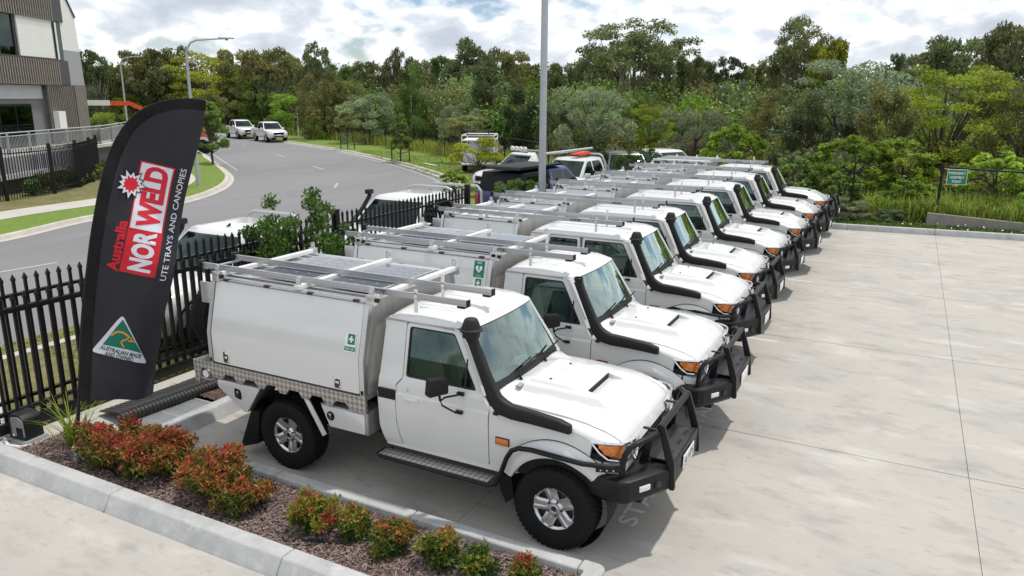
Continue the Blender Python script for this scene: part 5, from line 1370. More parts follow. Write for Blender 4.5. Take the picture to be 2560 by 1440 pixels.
# ------------------------------------------------------------------ feather flag
def feather_flag():
    base = Vector((-5.28, -1.95, 0)); r = Vector((0.503, 0.864, 0)).normalized(); n = Vector((0.864, -0.503, 0)).normalized()
    T = thing('feather_flag', 'tall black feather flag with red and white lettering standing in the garden bed', 'flag', base)
    left = [(0.07, 0.486), (0.141, 0.937), (0.25, 1.641), (0.386, 2.323), (0.51, 2.822), (0.638, 3.231), (0.773, 3.514), (0.905, 3.696), (1.071, 3.83), (1.272, 3.908), (1.473, 3.933), (1.66, 3.918)]
    left = [left[0], left[1]] + smooth_line(left[1:], 4)[1:]
    def wave(a, z):
        return 0.045 * sin(3.1 * a + 2.3 * z) * min(1, max(0, a - 0.14 * z)) * 2 + 0.030 * sin(9 * a - 3.5 * z + 0.6) * (0.35 + 0.65 * min(1, max(0, a - 0.2))) + 0.006 * sin(17 * a + 9 * z) + 0.05 * (a - 0.3 * z / 1.6) - 0.055 * abs(sin(2.2 * a + 1.7 * z + 0.4)) * min(1, max(0, 1.6 * (a - 0.22 * z + 0.1))) - 0.040 * abs(sin(6.0 * a - 1.2 * z)) * min(1, max(0, (1.9 - z) / 1.2))
    def P(a, z, off=0.0):
        return r * a + Vector((0, 0, z)) + n * (wave(a, z) + off)
    # right edge and bottom
    right = [(0.845, 0.647), (0.919, 0.971), (0.993, 1.291), (1.075, 1.701), (1.18, 2.057), (1.326, 2.586), (1.47, 3.108), (1.604, 3.581), (1.675, 3.913)]
    rz = [q[1] for q in right]; ra = [q[0] for q in right]
    lz = [0.486, 0.72] + [q[1] for q in left[1:]]; la = [0.07, 0.107] + [q[0] for q in left[1:]]
    def left_a(z): return lerp(lz, la, z)
    outline = [(0.115, 0.735)] + [(la[i], lz[i]) for i in range(2, len(la))] + [(1.675, 3.905)] + [(ra[i], rz[i]) for i in range(len(ra) - 2, -1, -1)] + [(0.74, 0.622), (0.656, 0.625), (0.5, 0.675), (0.306, 0.705)]
    us = [0.05 * i for i in range(1, 36)]; ws = [0.62 + 0.066 * i for i in range(50)]
    o = panel('banner', outline, lambda u, w: P(u, w), M('flag_cloth'), T, cutu=us, cutw=ws, inner=lambda u, w: tuple(n * -0.0015), smooth=80)
    # hem sleeve along the pole
    hem = []
    for i in range(2, len(la)):
        a = Vector((la[i], lz[i])); b_ = Vector((la[min(i + 1, len(la) - 1)], lz[min(i + 1, len(la) - 1)])); p_ = Vector((la[i - 1], lz[i - 1])); t = (b_ - p_).normalized(); hem.append((a, Vector((t.y, -t.x))))
    hp = [(0.115, 0.735)] + [tuple(a) for a, q in hem] + [(1.675, 3.908)] + [(1.655, 3.800)] + [tuple(a + q * 0.105) for a, q in hem[::-1][1:]] + [(0.215, 0.73)]
    panel('hem_sleeve', hp, lambda u, w: P(u, w, 0.004), M('flag_hem'), o, cutu=us, cutw=ws, inner=lambda u, w: tuple(n * -0.002), smooth=80)
    # pole and stand
    b = MB(); pp = [(0.0, 0.0), (0.03, 0.25)] + left
    b.tube([tuple(P(a, z, -0.012)) for a, z in pp], [0.019] * 10 + [0.014] * 14 + [0.009] * (len(pp) - 24), 8); b.build('pole', M('black_metal'), T)
    b = MB(); b.cyl((0, 0, -0.02), (r.x * 0.015, r.y * 0.015, 0.17), 0.033, 14); b.build('ground_tube', M('galvanised'), T)
    b = MB(); b.cyl((0, 0, 0.2), (0.01, 0.01, 0.235), 0.026, 12); b.build('clamp', M('sign_white'), T)
    b = MB(); b.tube([tuple(P(0.035 + 0.05 * k, 0.28 + 0.08 * k, 0.022)) for k in range(5)], 0.004, 5); b.build('cord', M('flag_green'), T)
    b = MB(); b.cyl(r * 0.10, r * 0.09 + Vector((0, 0, 0.30)), 0.014, 8); b.build('stake', M('bark_grey'), T)
    # print: everything below is flat print on the cloth
    R = Vector((0.284, 0.959)); U = Vector((-0.959, 0.284)); C = Vector((0.986, 2.662))
    def put(bm, name, m_, off, cuts=True):
        if cuts:
            for w in [1.0 + 0.07 * i for i in range(34)]:
                bmesh.ops.bisect_plane(bm, geom=bm.verts[:] + bm.edges[:] + bm.faces[:], plane_co=(0, w, 0), plane_no=(0, 1, 0))
            for u in [0.3 + 0.07 * i for i in range(18)]:
                bmesh.ops.bisect_plane(bm, geom=bm.verts[:] + bm.edges[:] + bm.faces[:], plane_co=(u, 0, 0), plane_no=(1, 0, 0))
        for v in bm.verts: v.co = P(v.co.x, v.co.y, off)
        me = bpy.data.meshes.new(name); bm.to_mesh(me); bm.free(); me.materials.append(M(m_))
        return link(bpy.data.objects.new(name, me), o)
    def poly(pts, name, m_, off):
        bm = bmesh.new(); vs_ = [bm.verts.new((a, z, 0)) for a, z in pts]
        es = [bm.edges.new((vs_[i], vs_[(i + 1) % len(vs_)])) for i in range(len(vs_))]
        bmesh.ops.triangle_fill(bm, use_beauty=True, edges=es); return put(bm, name, m_, off)
    def rect(x0, x1, y0, y1): return [tuple(C + R * x + U * y) for x, y in ((x0, y0), (x1, y0), (x1, y1), (x0, y1))]
    def text(s, cx, cy, w, h, m_, off, name, bold, R_=R, U_=U, C_=C):
        bm = text_bm(s, 1.0, bold)
        xs = [v.co.x for v in bm.verts]; ys = [v.co.y for v in bm.verts]
        x0, x1, y0, y1 = min(xs), max(xs), min(ys), max(ys)
        for v in bm.verts:
            x = cx + ((v.co.x - x0) / (x1 - x0) - 0.5) * w; y = cy + ((v.co.y - y0) / (y1 - y0) - 0.5) * h
            q = C_ + R_ * x + U_ * y; v.co = Vector((q.x, q.y, 0))
        return put(bm, name, m_, off)
    poly(rect(-0.605, 0.605, -0.172, 0.172), 'logo_box', 'flag_red', 0.006)
    poly(rect(-0.115, 0.590, -0.155, 0.158), 'logo_panel', 'flag_white', 0.0095)
    text('NOR', -0.345, -0.005, 0.44, 0.225, 'flag_white', 0.0095, 'logo_letters', 0.045)
    text('WELD', 0.245, -0.008, 0.655, 0.235, 'flag_red', 0.013, 'logo_letters', 0.05)
    text('Australia', -0.335, 0.238, 0.56, 0.112, 'flag_red', 0.006, 'country_name', 0.04)
    text('UTE TRAYS AND CANOPIES', 0.0, -0.256, 1.245, 0.062, 'flag_white', 0.006, 'strapline', 0.006)
    # spark burst
    sc = Vector((0.868, 3.05))
    def burst(k, rin, rout, a0=0.2, c=sc):
        out = []
        for i in range(2 * k):
            a = a0 + pi * i / k; rr = (rout * (0.85 + 0.3 * ((i * 7919) % 5) / 5)) if i % 2 == 0 else rin
            out.append((c.x + rr * cos(a), c.y + rr * sin(a)))
        return out
    poly(burst(12, 0.105, 0.165), 'spark_shadow', 'flag_cloth', 0.016)
    poly(burst(12, 0.088, 0.142), 'spark_white', 'flag_white', 0.0185)
    poly(burst(12, 0.062, 0.092), 'spark_red', 'flag_red', 0.021)
    # triangle emblem
    poly(round_poly([(0.635, 1.635), (0.285, 1.275), (0.825, 1.005)], 0.05, 5), 'emblem', 'flag_white', 0.006)
    poly([(0.632, 1.580), (0.405, 1.332), (0.52, 1.285), (0.65, 1.225), (0.778, 1.150)], 'emblem_green', 'flag_green', 0.0095)
    U2 = Vector((0.447, 0.894)); R2 = Vector((0.894, -0.447)); C2 = Vector((0.577, 1.21))
    text('AUSTRALIAN MADE', 0.0, 0.0, 0.44, 0.046, 'flag_ink', 0.0105, 'emblem_text', 0.022, R2, U2, C2)
    text('AND OWNED', -0.005, -0.052, 0.30, 0.046, 'flag_ink', 0.0105, 'emblem_text', 0.022, R2, U2, C2)
    def stroke(pts, ws_, name):
        L_, R_ = [], []
        for i, p in enumerate(pts):
            a = Vector(pts[max(i - 1, 0)]); c = Vector(pts[min(i + 1, len(pts) - 1)]); t = (c - a).normalized(); q = Vector((-t.y, t.x)) * ws_[i] / 2
            L_.append(tuple(Vector(p) + q)); R_.append(tuple(Vector(p) - q))
        poly(L_ + R_[::-1], name, 'flag_gold', 0.013)
    stroke([(0.478, 1.420), (0.51, 1.425), (0.545, 1.445), (0.58, 1.447), (0.615, 1.432), (0.645, 1.405), (0.668, 1.372), (0.672, 1.355)], [0.010, 0.018, 0.022, 0.022, 0.022, 0.022, 0.020, 0.012], 'emblem_animal')
    stroke([(0.668, 1.365), (0.640, 1.345), (0.608, 1.342), (0.590, 1.330), (0.588, 1.31), (0.608, 1.262)], [0.012, 0.018, 0.020, 0.018, 0.014, 0.012], 'emblem_animal_leg')
    stroke([(0.655, 1.325), (0.675, 1.318), (0.700, 1.315), (0.732, 1.288)], [0.010, 0.016, 0.018, 0.006], 'emblem_animal_head')
    stroke([(0.690, 1.322), (0.686, 1.345), (0.693, 1.362)], [0.012, 0.010, 0.004], 'emblem_animal_ear')
    return T
feather_flag()

# ------------------------------------------------------------------ foliage
def cards(c, d, s, w, nrm_jit, cols, rng, rhomb=True):
    """leaf cards: centre c, direction d (unit), length s, width w"""
    n = len(c)
    rnd = rng.normal(size=(n, 3)); e = np.cross(d, rnd); e /= np.linalg.norm(e, axis=1)[:, None] + 1e-9
    L = d * s[:, None] * 0.5; Wd = e * w[:, None] * 0.5
    v = np.stack([c - L, c + Wd - L * 0.1, c + L, c - Wd - L * 0.1], 1).reshape(-1, 3)
    return v
def unit(v): return v / (np.linalg.norm(v, axis=1)[:, None] + 1e-9)
def blob_points(rng, centre, rad, n, shell=0.55):
    u = unit(rng.normal(size=(n, 3))); rr = (shell + (1 - shell) * rng.random(n) ** 0.7)
    return np.asarray(centre) + u * rr[:, None] * np.asarray(rad), u

def nandina(label, x, y, rad, h, seed, red, green):
    rng = np.random.default_rng(seed)
    if rad < 0.28: rad *= 1.08; h *= 0.88
    T = thing('nandina_shrub', label, 'shrub', (x, y, 0.05), rng.uniform(0, 6), 'red and green shrubs in the mulch bed')
    nn = int(1500 * (rad / 0.40) ** 2 * (h / 0.5)) + 220          # leaf sprays
    small = rad < 0.28; k = 12 if small else 26
    pts = []; us = []
    for i in range(k):
        a = rng.uniform(0, 2 * pi); q = rad * (0.52 if small else 0.80) * sqrt(rng.random()); top = h * (0.50 + 0.42 * sqrt(max(0, 1 - (q / rad) ** 2))) * rng.uniform(0.85, 1.08); hh = top * rng.uniform(0.55, 1.0) if i % 3 else top * rng.uniform(0.25, 0.5)
        p_, u_ = blob_points(rng, (q * cos(a), q * sin(a), hh), (rad * (0.44 if small else 0.27), rad * (0.44 if small else 0.27), h * (0.26 if small else 0.20)), nn // k + 6, 0.3); pts.append(p_); us.append(u_)
    node = np.concatenate(pts); un = np.concatenate(us); ok = node[:, 2] > 0.03; node, un = node[ok], un[ok]
    sway = rng.random(len(node)) < 0.05; node[sway] += un[sway] * 0.05 * rad / 0.3
    L6 = 7; m = len(node) * L6
    ni = np.repeat(np.arange(len(node)), L6)
    axis = unit(un * 0.6 + np.array([0, 0, 0.5]) + rng.normal(size=un.shape) * 0.35)[ni]
    d = unit(rng.normal(size=(m, 3)) + axis * 0.55); s = rng.uniform(0.030, 0.060, m) * (0.85 + 0.5 * rad); w = s * rng.uniform(0.26, 0.38, m)
    p = node[ni] + d * (s * 0.55)[:, None]
    hgt = np.clip(node[:, 2] / h, 0, 1); out = np.clip(np.hypot(node[:, 0], node[:, 1]) / rad, 0, 1)
    clump = np.array([mnoise.noise(Vector(q * 7 + seed)) for q in node]) * 0.5 + 0.5
    t = np.clip(hgt * 0.85 + out * 0.15 - 0.40 + (clump - 0.5) * 0.9 + red + (0.10 if rad > 0.28 else 0.0) + rng.normal(size=len(node)) * 0.14, 0, 1)[ni]
    g0 = np.array([0.055, 0.115, 0.022]); g1 = np.array([0.23, 0.22, 0.04]) if not green else np.array([0.24, 0.30, 0.04]); o1 = np.array([0.44, 0.155, 0.055]); r1 = np.array([0.46, 0.05, 0.055])
    col = np.where(t[:, None] < 0.35, g0 + (g1 - g0) * (t / 0.35)[:, None], np.where(t[:, None] < 0.7, g1 + (o1 - g1) * ((t - 0.35) / 0.35)[:, None], o1 + (r1 - o1) * ((t - 0.7) / 0.3)[:, None]))
    col = col * rng.uniform(0.45, 1.25, m)[:, None]
    me = arr_mesh('foliage', cards(p, d, s, w, 0, None, rng), 4, M('leaf_nandina'), col)
    link(bpy.data.objects.new('foliage', me), T)
    b = MB()
    for i in range(7):
        a = rng.uniform(0, 2 * pi); q = rng.uniform(0.3, 0.75) * rad
        b.tube([(0.03 * cos(a), 0.03 * sin(a), -0.02), (q * 0.5 * cos(a), q * 0.5 * sin(a), h * 0.35), (q * cos(a), q * sin(a), h * 0.7)], [0.006, 0.005, 0.003], 4)
    props(b.build('stems', M('bark_dark'), T), kind='stuff')
for i, a in enumerate([
    ('large red-tipped shrub in the mulch bed right beside the flag pole', -4.90, -1.74, 0.41, 0.47, 0.18, 0),
    ('large red and orange shrub, second from the flag pole', -4.28, -1.72, 0.42, 0.49, 0.20, 0),
    ('shrub with a bright crimson crown over green leaves, third from the flag pole', -3.36, -1.74, 0.39, 0.54, 0.12, 0),
    ('dull red low shrub grown into the crimson-crowned one', -2.92, -1.78, 0.30, 0.38, 0.10, 0),
    ('round orange and yellow-green shrub in the middle of the mulch bed', -2.05, -1.76, 0.265, 0.40, 0.03, 1),
    ('slender small red and green shrub in the middle of the bed', -1.63, -1.69, 0.165, 0.30, 0.08, 1),
    ('round pink-flecked shrub right of the slender one', -1.20, -1.70, 0.23, 0.34, 0.06, 0),
    ('round orange-flecked shrub near the right end of the bed', -0.73, -1.67, 0.21, 0.33, 0.06, 1),
    ('small yellow-green shrub near the right end of the bed', -0.34, -1.66, 0.19, 0.26, -0.22, 1),
    ('small orange-tipped shrub at the end of the bed by the kerb corner', 0.05, -1.58, 0.16, 0.25, 0.05, 1)]):
    nandina(a[0], a[1], a[2], a[3], a[4], 50 + i, a[5], a[6])

def strap_tuft(name, label, loc, n, L, w, seed, mt='grass_blade', c0=(0.55, 0.75, 0.5), c1=(2.0, 1.6, 0.9), cat='grass tuft', spread=0.7, group=None):
    rng = np.random.default_rng(seed); T = thing(name, label, cat, loc, 0, group)
    V = []; cols = []
    for i in range(n):
        a = rng.uniform(0, 2 * pi); l = L * rng.uniform(0.6, 1.1); lean = rng.uniform(0.1, spread); cl = np.array(c0) + (np.array(c1) - np.array(c0)) * rng.random()
        q = np.array([rng.normal() * 0.06 * L, rng.normal() * 0.06 * L, 0]); prev = None; side = np.array([-sin(a), cos(a), 0]); ns = 6
        for k in range(ns + 1):
            t = k / ns; hz = lean * l * t * t * 1.0 + 0.15 * l * t; vz = l * (t - 0.55 * lean * t * t)
            c = q + np.array([cos(a) * hz, sin(a) * hz, vz]); ww = w * (1 - t) ** 0.6 * (0.6 + 0.4 * min(1, t * 5)) + 0.0006
            cur = (c - side * ww / 2, c + side * ww / 2)
            if prev is not None: V += [prev[0], prev[1], cur[1], cur[0]]; cols.append(cl * rng.uniform(0.9, 1.1))
            prev = cur
    me = arr_mesh('blades', np.array(V), 4, M(mt), np.array(cols), True); link(bpy.data.objects.new('blades', me), T)
    return T
strap_tuft('strappy_plant', 'strappy yellow-green clump at the foot of the flag', (-5.66, -1.72, 0.05), 70, 0.72, 0.017, 3, cat='plant')
for i, (lab, pts) in enumerate([('short black irrigation pipe surfacing between two large red shrubs and the front kerb', [(-4.95, -1.86, 0.03), (-4.80, -1.90, 0.075), (-4.55, -1.97, 0.07), (-4.30, -2.02, 0.02)]), ('short black irrigation pipe lying in front of the slender shrub', [(-2.02, -1.93, 0.05), (-1.93, -1.92, 0.08), (-1.75, -1.87, 0.078), (-1.60, -1.80, 0.075), (-1.52, -1.77, 0.05)])]):
    b = MB(); b.tube(pts, 0.014, 8); props(b.build('irrigation_pipe', M('black_plastic')), lab, 'pipe', 'black irrigation pipes')

# sheet lying on the dashboard of the first truck
T = thing('paper_sign', 'white SOLD sheet lying behind the windscreen of the nearest ute', 'paper sign', (-0.835, 0.11, 1.335), radians(14))
b = MB(); b.add([(-0.105, -0.148, 0.0), (0.105, -0.148, 0.028), (0.105, 0.148, 0.028), (-0.105, 0.148, 0.0), (-0.105, -0.148, -0.002), (0.105, -0.148, 0.026), (0.105, 0.148, 0.026), (-0.105, 0.148, -0.002)], [(0, 1, 2, 3), (7, 6, 5, 4), (0, 4, 5, 1), (1, 5, 6, 2), (2, 6, 7, 3), (3, 7, 4, 0)]); b.build('sheet', M('paper'), T, smooth=None)
text_obj('lettering', 'SOLD', frame_mtx((0.0, 0, 0.0165), (0, 1, 0), (-1, 0, -0.13)), M('ink_grey'), T, fit=(0.21, 0.075))

# ------------------------------------------------------------------ other utes
def build_ute(label, loc, rz, color='paint_white', cab='dual', back='tub', extras=(), group=None, name='pickup_ute', sc=1.0, glass='dark_glass'):
    T = thing(name, label, 'ute', loc, rz, group, (sc, sc, sc))
    C_ = M(color); K = M('black_plastic')
    xc0 = -0.95 if cab == 'dual' else 0.05         # cab rear
    # lower body
    b = MB(); secs = []
    def sec(x, hw, zb, zs, zt, top):
        return [(x, -hw * 0.90, zb), (x, -hw, zb + 0.10), (x, -hw, zs), (x, -hw * 0.985, zs + (zt - zs) * 0.55), (x, -hw * 0.93, zt - 0.02), (x, -hw * 0.80, top - 0.008), (x, -hw * 0.45, top), (x, hw * 0.45, top), (x, hw * 0.80, top - 0.008), (x, hw * 0.93, zt - 0.02), (x, hw * 0.985, zs + (zt - zs) * 0.55), (x, hw, zs), (x, hw, zb + 0.10), (x, hw * 0.90, zb)]
    secs.append(sec(2.42, 0.62, 0.52, 0.62, 0.72, 0.76)); secs.append(sec(2.36, 0.78, 0.45, 0.66, 0.86, 0.92)); secs.append(sec(2.20, 0.88, 0.42, 0.70, 0.98, 1.02)); secs.append(sec(1.9, 0.915, 0.42, 0.75, 1.03, 1.09)); secs.append(sec(1.3, 0.925, 0.42, 0.8, 1.07, 1.14)); secs.append(sec(0.95, 0.925, 0.42, 0.8, 1.09, 1.16))
    secs.append(sec(0.6, 0.925, 0.42, 0.8, 1.10, 1.12)); secs.append(sec(xc0 - 0.02, 0.925, 0.42, 0.8, 1.11, 1.12))
    b.loft(secs, closed=True, caps=True); body = b.build('body', C_, T, smooth=45)
    # cab
    b = MB()
    zr = 1.78; xf0, xf1 = 1.02, 0.28; xb0, xb1 = xc0 + 0.0, xc0 + (0.10 if cab == 'dual' else 0.06)
    def ring(x0, x1, hw, z):
        return [(x1, -hw, z), (x1 - 0.02, -hw, z), (x0 + 0.02, -hw, z), (x0, -hw * 0.97, z), (x0, hw * 0.97, z), (x0 + 0.02, hw, z), (x1 - 0.02, hw, z), (x1, hw, z), (x1 + 0.05, hw * 0.5, z), (x1 + 0.05, -hw * 0.5, z)]
    rg = []
    for z, hw, k in ((1.08, 0.885, 0.0), (1.14, 0.865, 0.06), (1.45, 0.775, 0.52), (1.68, 0.70, 0.90), (1.735, 0.66, 0.97), (1.765, 0.60, 1.10), (1.785, 0.42, 1.35)):
        rg.append(ring(xb0 + (xb1 - xb0) * k, xf0 + (xf1 - xf0) * k - (0.1 if k > 1.2 else 0), hw, z))
    b.loft(rg, closed=True, caps=True); cb = b.build('cab', C_, T, smooth=40)
    def cyw(z): return lerp([1.08, 1.14, 1.45, 1.68, 1.735], [0.885, 0.865, 0.775, 0.70, 0.66], z) + 0.004
    def xfw(z): return xf0 + (xf1 - xf0) * lerp([1.08, 1.14, 1.45, 1.68, 1.735], [0, .06, .52, .90, .97], z)
    wins = [[(xfw(1.17) - 0.16, 1.17), (xfw(1.60) - 0.12, 1.62), (xfw(1.65) - 0.22, 1.67), (0.02 if cab == 'dual' else xc0 + 0.16, 1.67), (-0.02 if cab == 'dual' else xc0 + 0.12, 1.15)]]
    if cab == 'dual': wins.append([(-0.09, 1.15), (-0.06, 1.67), (-0.62, 1.665), (-0.74, 1.55), (-0.80, 1.17)])
    for s in (-1, 1):
        for wn in wins:
            panel('side_window', round_poly(wn, 0.05, 3), lambda u, w, s=s: (u, s * cyw(w), w), M(glass), cb, cutw=[1.3, 1.45, 1.6], inner=inn(s, 0.012))
        m_ = MB(); m_.prism(round_poly([(-0.05, -0.09), (0.05, -0.09), (0.05, 0.08), (-0.05, 0.09)], 0.02, 2), 0, 0.2); m_.xform(Matrix.Translation((0.72, s * 1.0 - 0.1, 1.18))); m_.build('mirror', C_, T, bevel=0.02)
        for xx in ((0.06, -0.84) if cab == 'dual' else (0.2,)):
            h = MB(); h.box((xx, s * 0.93, 0.98), (0.16, 0.02, 0.03)); h.build('door_handle', K, T, bevel=0.004)
        for xx in ((0.0, 0.93, -0.9) if cab == 'dual' else (0.93, 0.1)):
            h = MB(); h.box((xx, s * 0.9225, 0.82), (0.008, 0.008, 0.52)); h.build('door_seam', M('rubber_strip'), T)
        hl = MB(); hl.loft([[(2.37, s * 0.50, 0.80), (2.36, s * 0.50, 0.93)], [(2.29, s * 0.72, 0.82), (2.27, s * 0.70, 0.97)], [(2.12, s * 0.88, 0.86), (2.08, s * 0.86, 0.98)]]); hl.xform(Matrix.Translation((0.02, 0, 0))); hl.build('headlight', M('lamp_lens'), T, smooth=60)
        f = MB(); f.box((2.36, s * 0.66, 0.60), (0.05, 0.16, 0.12)); f.build('fog_recess', K, T, bevel=0.02)
        for wx in (1.54, -1.54):
            a = MB(); a.lathe([(0.0, 0.90), (0.46, 0.90), (0.475, 0.926)], (wx, 0, 0.44), 'Y', 28, sgn=s); a.lathe([(0.475, 0.926), (0.50, 0.932), (0.515, 0.918)], (wx, 0, 0.44), 'Y', 28, sgn=s)
            a.v = [(x, y, max(z, 0.41)) for x, y, z in a.v]; a.build('wheel_arch', M('chassis_dark'), T, smooth=50)
            w_ = add_wheel(T, (wx, s * 0.82, 0.38), s); w_.scale = (0.97, 0.92, 0.97)
    wsp = [[(xfw(z) + 0.064 - 0.05 * max(0, (abs(k) - 0.5) / 0.5), k * (cyw(z) - 0.004), z) for k in (-0.93, -0.75, -0.5, 0, 0.5, 0.75, 0.93)] for z in (1.15, 1.3, 1.45, 1.6, 1.675)]
    b = MB(); b.loft(wsp); b.build('windscreen', M(glass), cb, smooth=70)
    b = MB(); b.box2((2.40, -0.46, 0.70), (2.45, 0.46, 0.90)); gr = b.build('grille', M('black_steel'), T, bevel=0.02)
    b = MB(); b.box2((2.40, -0.5, 0.50), (2.46, 0.5, 0.60)); b.build('air_intake', K, T, bevel=0.015)
    b = MB(); b.box((2.455, 0, 0.66), (0.012, 0.37, 0.10)); b.build('number_plate', M('sign_white'), T)
    b = MB(); b.box2((-2.7, -0.6, 0.40), (2.3, 0.6, 0.50)); b.build('underbody', M('chassis_dark'), T)
    xt = xc0 - 0.05
    if back == 'tub':
        b = MB(); z0, z1 = 0.48, 1.12
        for s in (-1, 1): b.prism([(xt, z0), (xt, z1), (-2.72, z1 + 0.01), (-2.74, z0)], s * 0.78, s * 0.92)
        b.box2((-2.74, -0.8, z0), (-2.66, 0.8, z1)); b.box2((-2.66, -0.8, 0.55), (xt, 0.8, 0.60)); tb = b.build('tub', C_, T, bevel=0.02)
        b = MB(); b.box2((-2.755, -0.72, 0.56), (-2.738, 0.72, 1.10)); tg = b.build('tailgate', C_, T, bevel=0.008)
        b = MB(); b.box2((-2.77, -0.14, 0.98), (-2.755, 0.14, 1.03)); b.build('handle', K, tg)
        for s in (-1, 1):
            b = MB(); b.box2((-2.76, s * 0.78, 0.68), (-2.66, s * 0.925, 1.04)); b.build('tail_lamp', M('tail_red'), T, bevel=0.015)
        b = MB(); b.box2((-2.86, -0.85, 0.46), (-2.72, 0.85, 0.58)); b.build('rear_bumper', M('chassis_dark' if color != 'paint_silver' else 'chrome'), T, bevel=0.02)
    elif back == 'tray':
        b = MB(); b.box2((-3.0, -0.92, 0.86), (xt, 0.92, 0.93)); b.build('tray', M('aluminium_dull'), T, bevel=0.01)
        for s in (-1, 1):
            b = MB(); b.box2((-3.0, s * 0.90, 0.93), (xt, s * 0.93, 1.15)); b.build('drop_side', M('aluminium'), T)
        b = MB(); b.box2((-3.0, -0.92, 0.93), (-2.97, 0.92, 1.15)); b.build('tail_board', M('aluminium'), T)
    for e in extras:
        if e == 'sports_bar':
            b = MB(); b.tube([(xt - 0.10, -0.80, 1.10), (xt - 0.04, -0.74, 1.55), (xt - 0.04, -0.62, 1.80), (xt - 0.04, -0.48, 1.86), (xt - 0.04, 0.48, 1.86), (xt - 0.04, 0.62, 1.80), (xt - 0.04, 0.74, 1.55), (xt - 0.10, 0.80, 1.10)], 0.034, 8)
            for s in (-1, 1): b.tube([(xt - 0.04, s * 0.70, 1.65), (xt - 0.45, s * 0.80, 1.10)], 0.028, 8)
            b.build('sports_bar', M('galvanised'), T)
        if e == 'rear_hoop':
            b = MB(); b.tube([(-2.3, -0.80, 1.10), (-2.3, -0.78, 1.65), (-2.3, -0.66, 1.78), (-2.3, 0.66, 1.78), (-2.3, 0.78, 1.65), (-2.3, 0.80, 1.10)], 0.034, 8); b.build('rear_hoop', M('galvanised'), T)
        if e == 'black_bar':
            b = MB()
            b.tube([(xt - 0.05, -0.80, 1.10), (xt - 0.03, -0.70, 1.70), (xt - 0.03, 0.70, 1.70), (xt - 0.05, 0.80, 1.10)], 0.035, 8)
            for s in (-1, 1): b.tube([(xt - 0.03, s * 0.70, 1.68), (xt - 0.5, s * 0.78, 1.25), (xt - 1.1, s * 0.8, 1.12)], 0.03, 8)
            b.build('sports_bar', M('black_metal'), T)
        if e == 'snorkel':
            b = MB(); b.tube([(1.25, -0.93, 1.03), (1.0, -0.95, 1.10), (0.62, -0.86, 1.45), (0.40, -0.80, 1.72), (0.38, -0.79, 1.80)], [0.05, 0.055, 0.05, 0.05, 0.05], 10); sn = b.build('snorkel', K, T)
            b = MB(); b.box((0.40, -0.79, 1.84), (0.20, 0.13, 0.11)); b.build('snorkel_head', K, sn, bevel=0.03)
        if e == 'aerial':
            b = MB(); b.prism([(-0.05, 0), (0.04, 0), (-0.05, 0.05)], -0.015, 0.015); b.xform(Matrix.Translation((0.15, 0.1, 1.785))); b.build('aerial_fin', K, T)
        if e == 'ladder_rack':
            b = MB()
            for xx in (xt - 0.1, -2.6):
                for s in (-1, 1): b.tube([(xx, s * 0.85, 1.1), (xx, s * 0.85, 2.0)], 0.03, 6)
                b.tube([(xx, -0.85, 2.0), (xx, 0.85, 2.0)], 0.03, 6)
            for s in (-1, 1): b.tube([(xt - 0.1, s * 0.85, 2.0), (-2.6, s * 0.85, 2.0)], 0.03, 6)
            b.box2((-2.7, -0.88, 1.72), (xt, 0.88, 1.76)); b.build('ladder_rack', M('bar_white'), T)
            b = MB(); b.box2((-2.62, -0.75, 2.25), (-2.2, 0.75, 2.29)); b.box2((-2.5, -0.6, 2.0), (-2.45, -0.55, 2.25)); b.box2((-2.5, 0.55, 2.0), (-2.45, 0.6, 2.25)); b.build('rack_shelf', M('alloy_dark'), T)
        if e == 'headboard':
            b = MB(); b.tube([(xt - 0.06, -0.80, 0.93), (xt - 0.06, -0.72, 1.85), (xt - 0.06, 0.72, 1.85), (xt - 0.06, 0.80, 0.93)], 0.03, 6)
            for i in range(7): b.tube([(xt - 0.06, -0.6 + 0.2 * i, 1.0), (xt - 0.06, -0.6 + 0.2 * i, 1.85)], 0.012, 5)
            for z in (1.2, 1.5): b.tube([(xt - 0.06, -0.75, z), (xt - 0.06, 0.75, z)], 0.012, 5)
            b.build('headboard', M('galvanised'), T)
        if e == 'spotlights':
            b = MB(); b.tube([(xt + 0.5, -0.55, 1.80), (xt + 0.5, 0.55, 1.80)], 0.02, 6); sp_ = b.build('light_bar', M('black_metal'), T)
            for i in range(4):
                b = MB(); b.lathe([(0.0, 0.045), (0.085, 0.045), (0.10, 0.03), (0.09, -0.05), (0.04, -0.07)], (xt + 0.52, -0.39 + 0.26 * i, 1.93), 'X', 16); b.build('spotlight', M('lamp_white'), sp_)
        if e == 'roof_load':
            b = MB()
            for xx in (-0.6, 0.15): b.tube([(xx, -0.68, 1.84), (xx, 0.68, 1.84)], 0.02, 6)
            b.build('roof_bars', M('black_metal'), T)
            b = MB(); b.box((-0.2, 0.15, 1.90), (0.95, 0.36, 0.07)); b.box((-0.25, 0.17, 1.95), (0.7, 0.3, 0.05)); b.build('recovery_boards', M('orange'), T, bevel=0.03)
        if e == 'tube':
            b = MB(); b.cyl((1.3, -0.62, 1.93), (-2.4, -0.62, 1.97), 0.055, 12); b.build('load_tube', M('galvanised'), T)
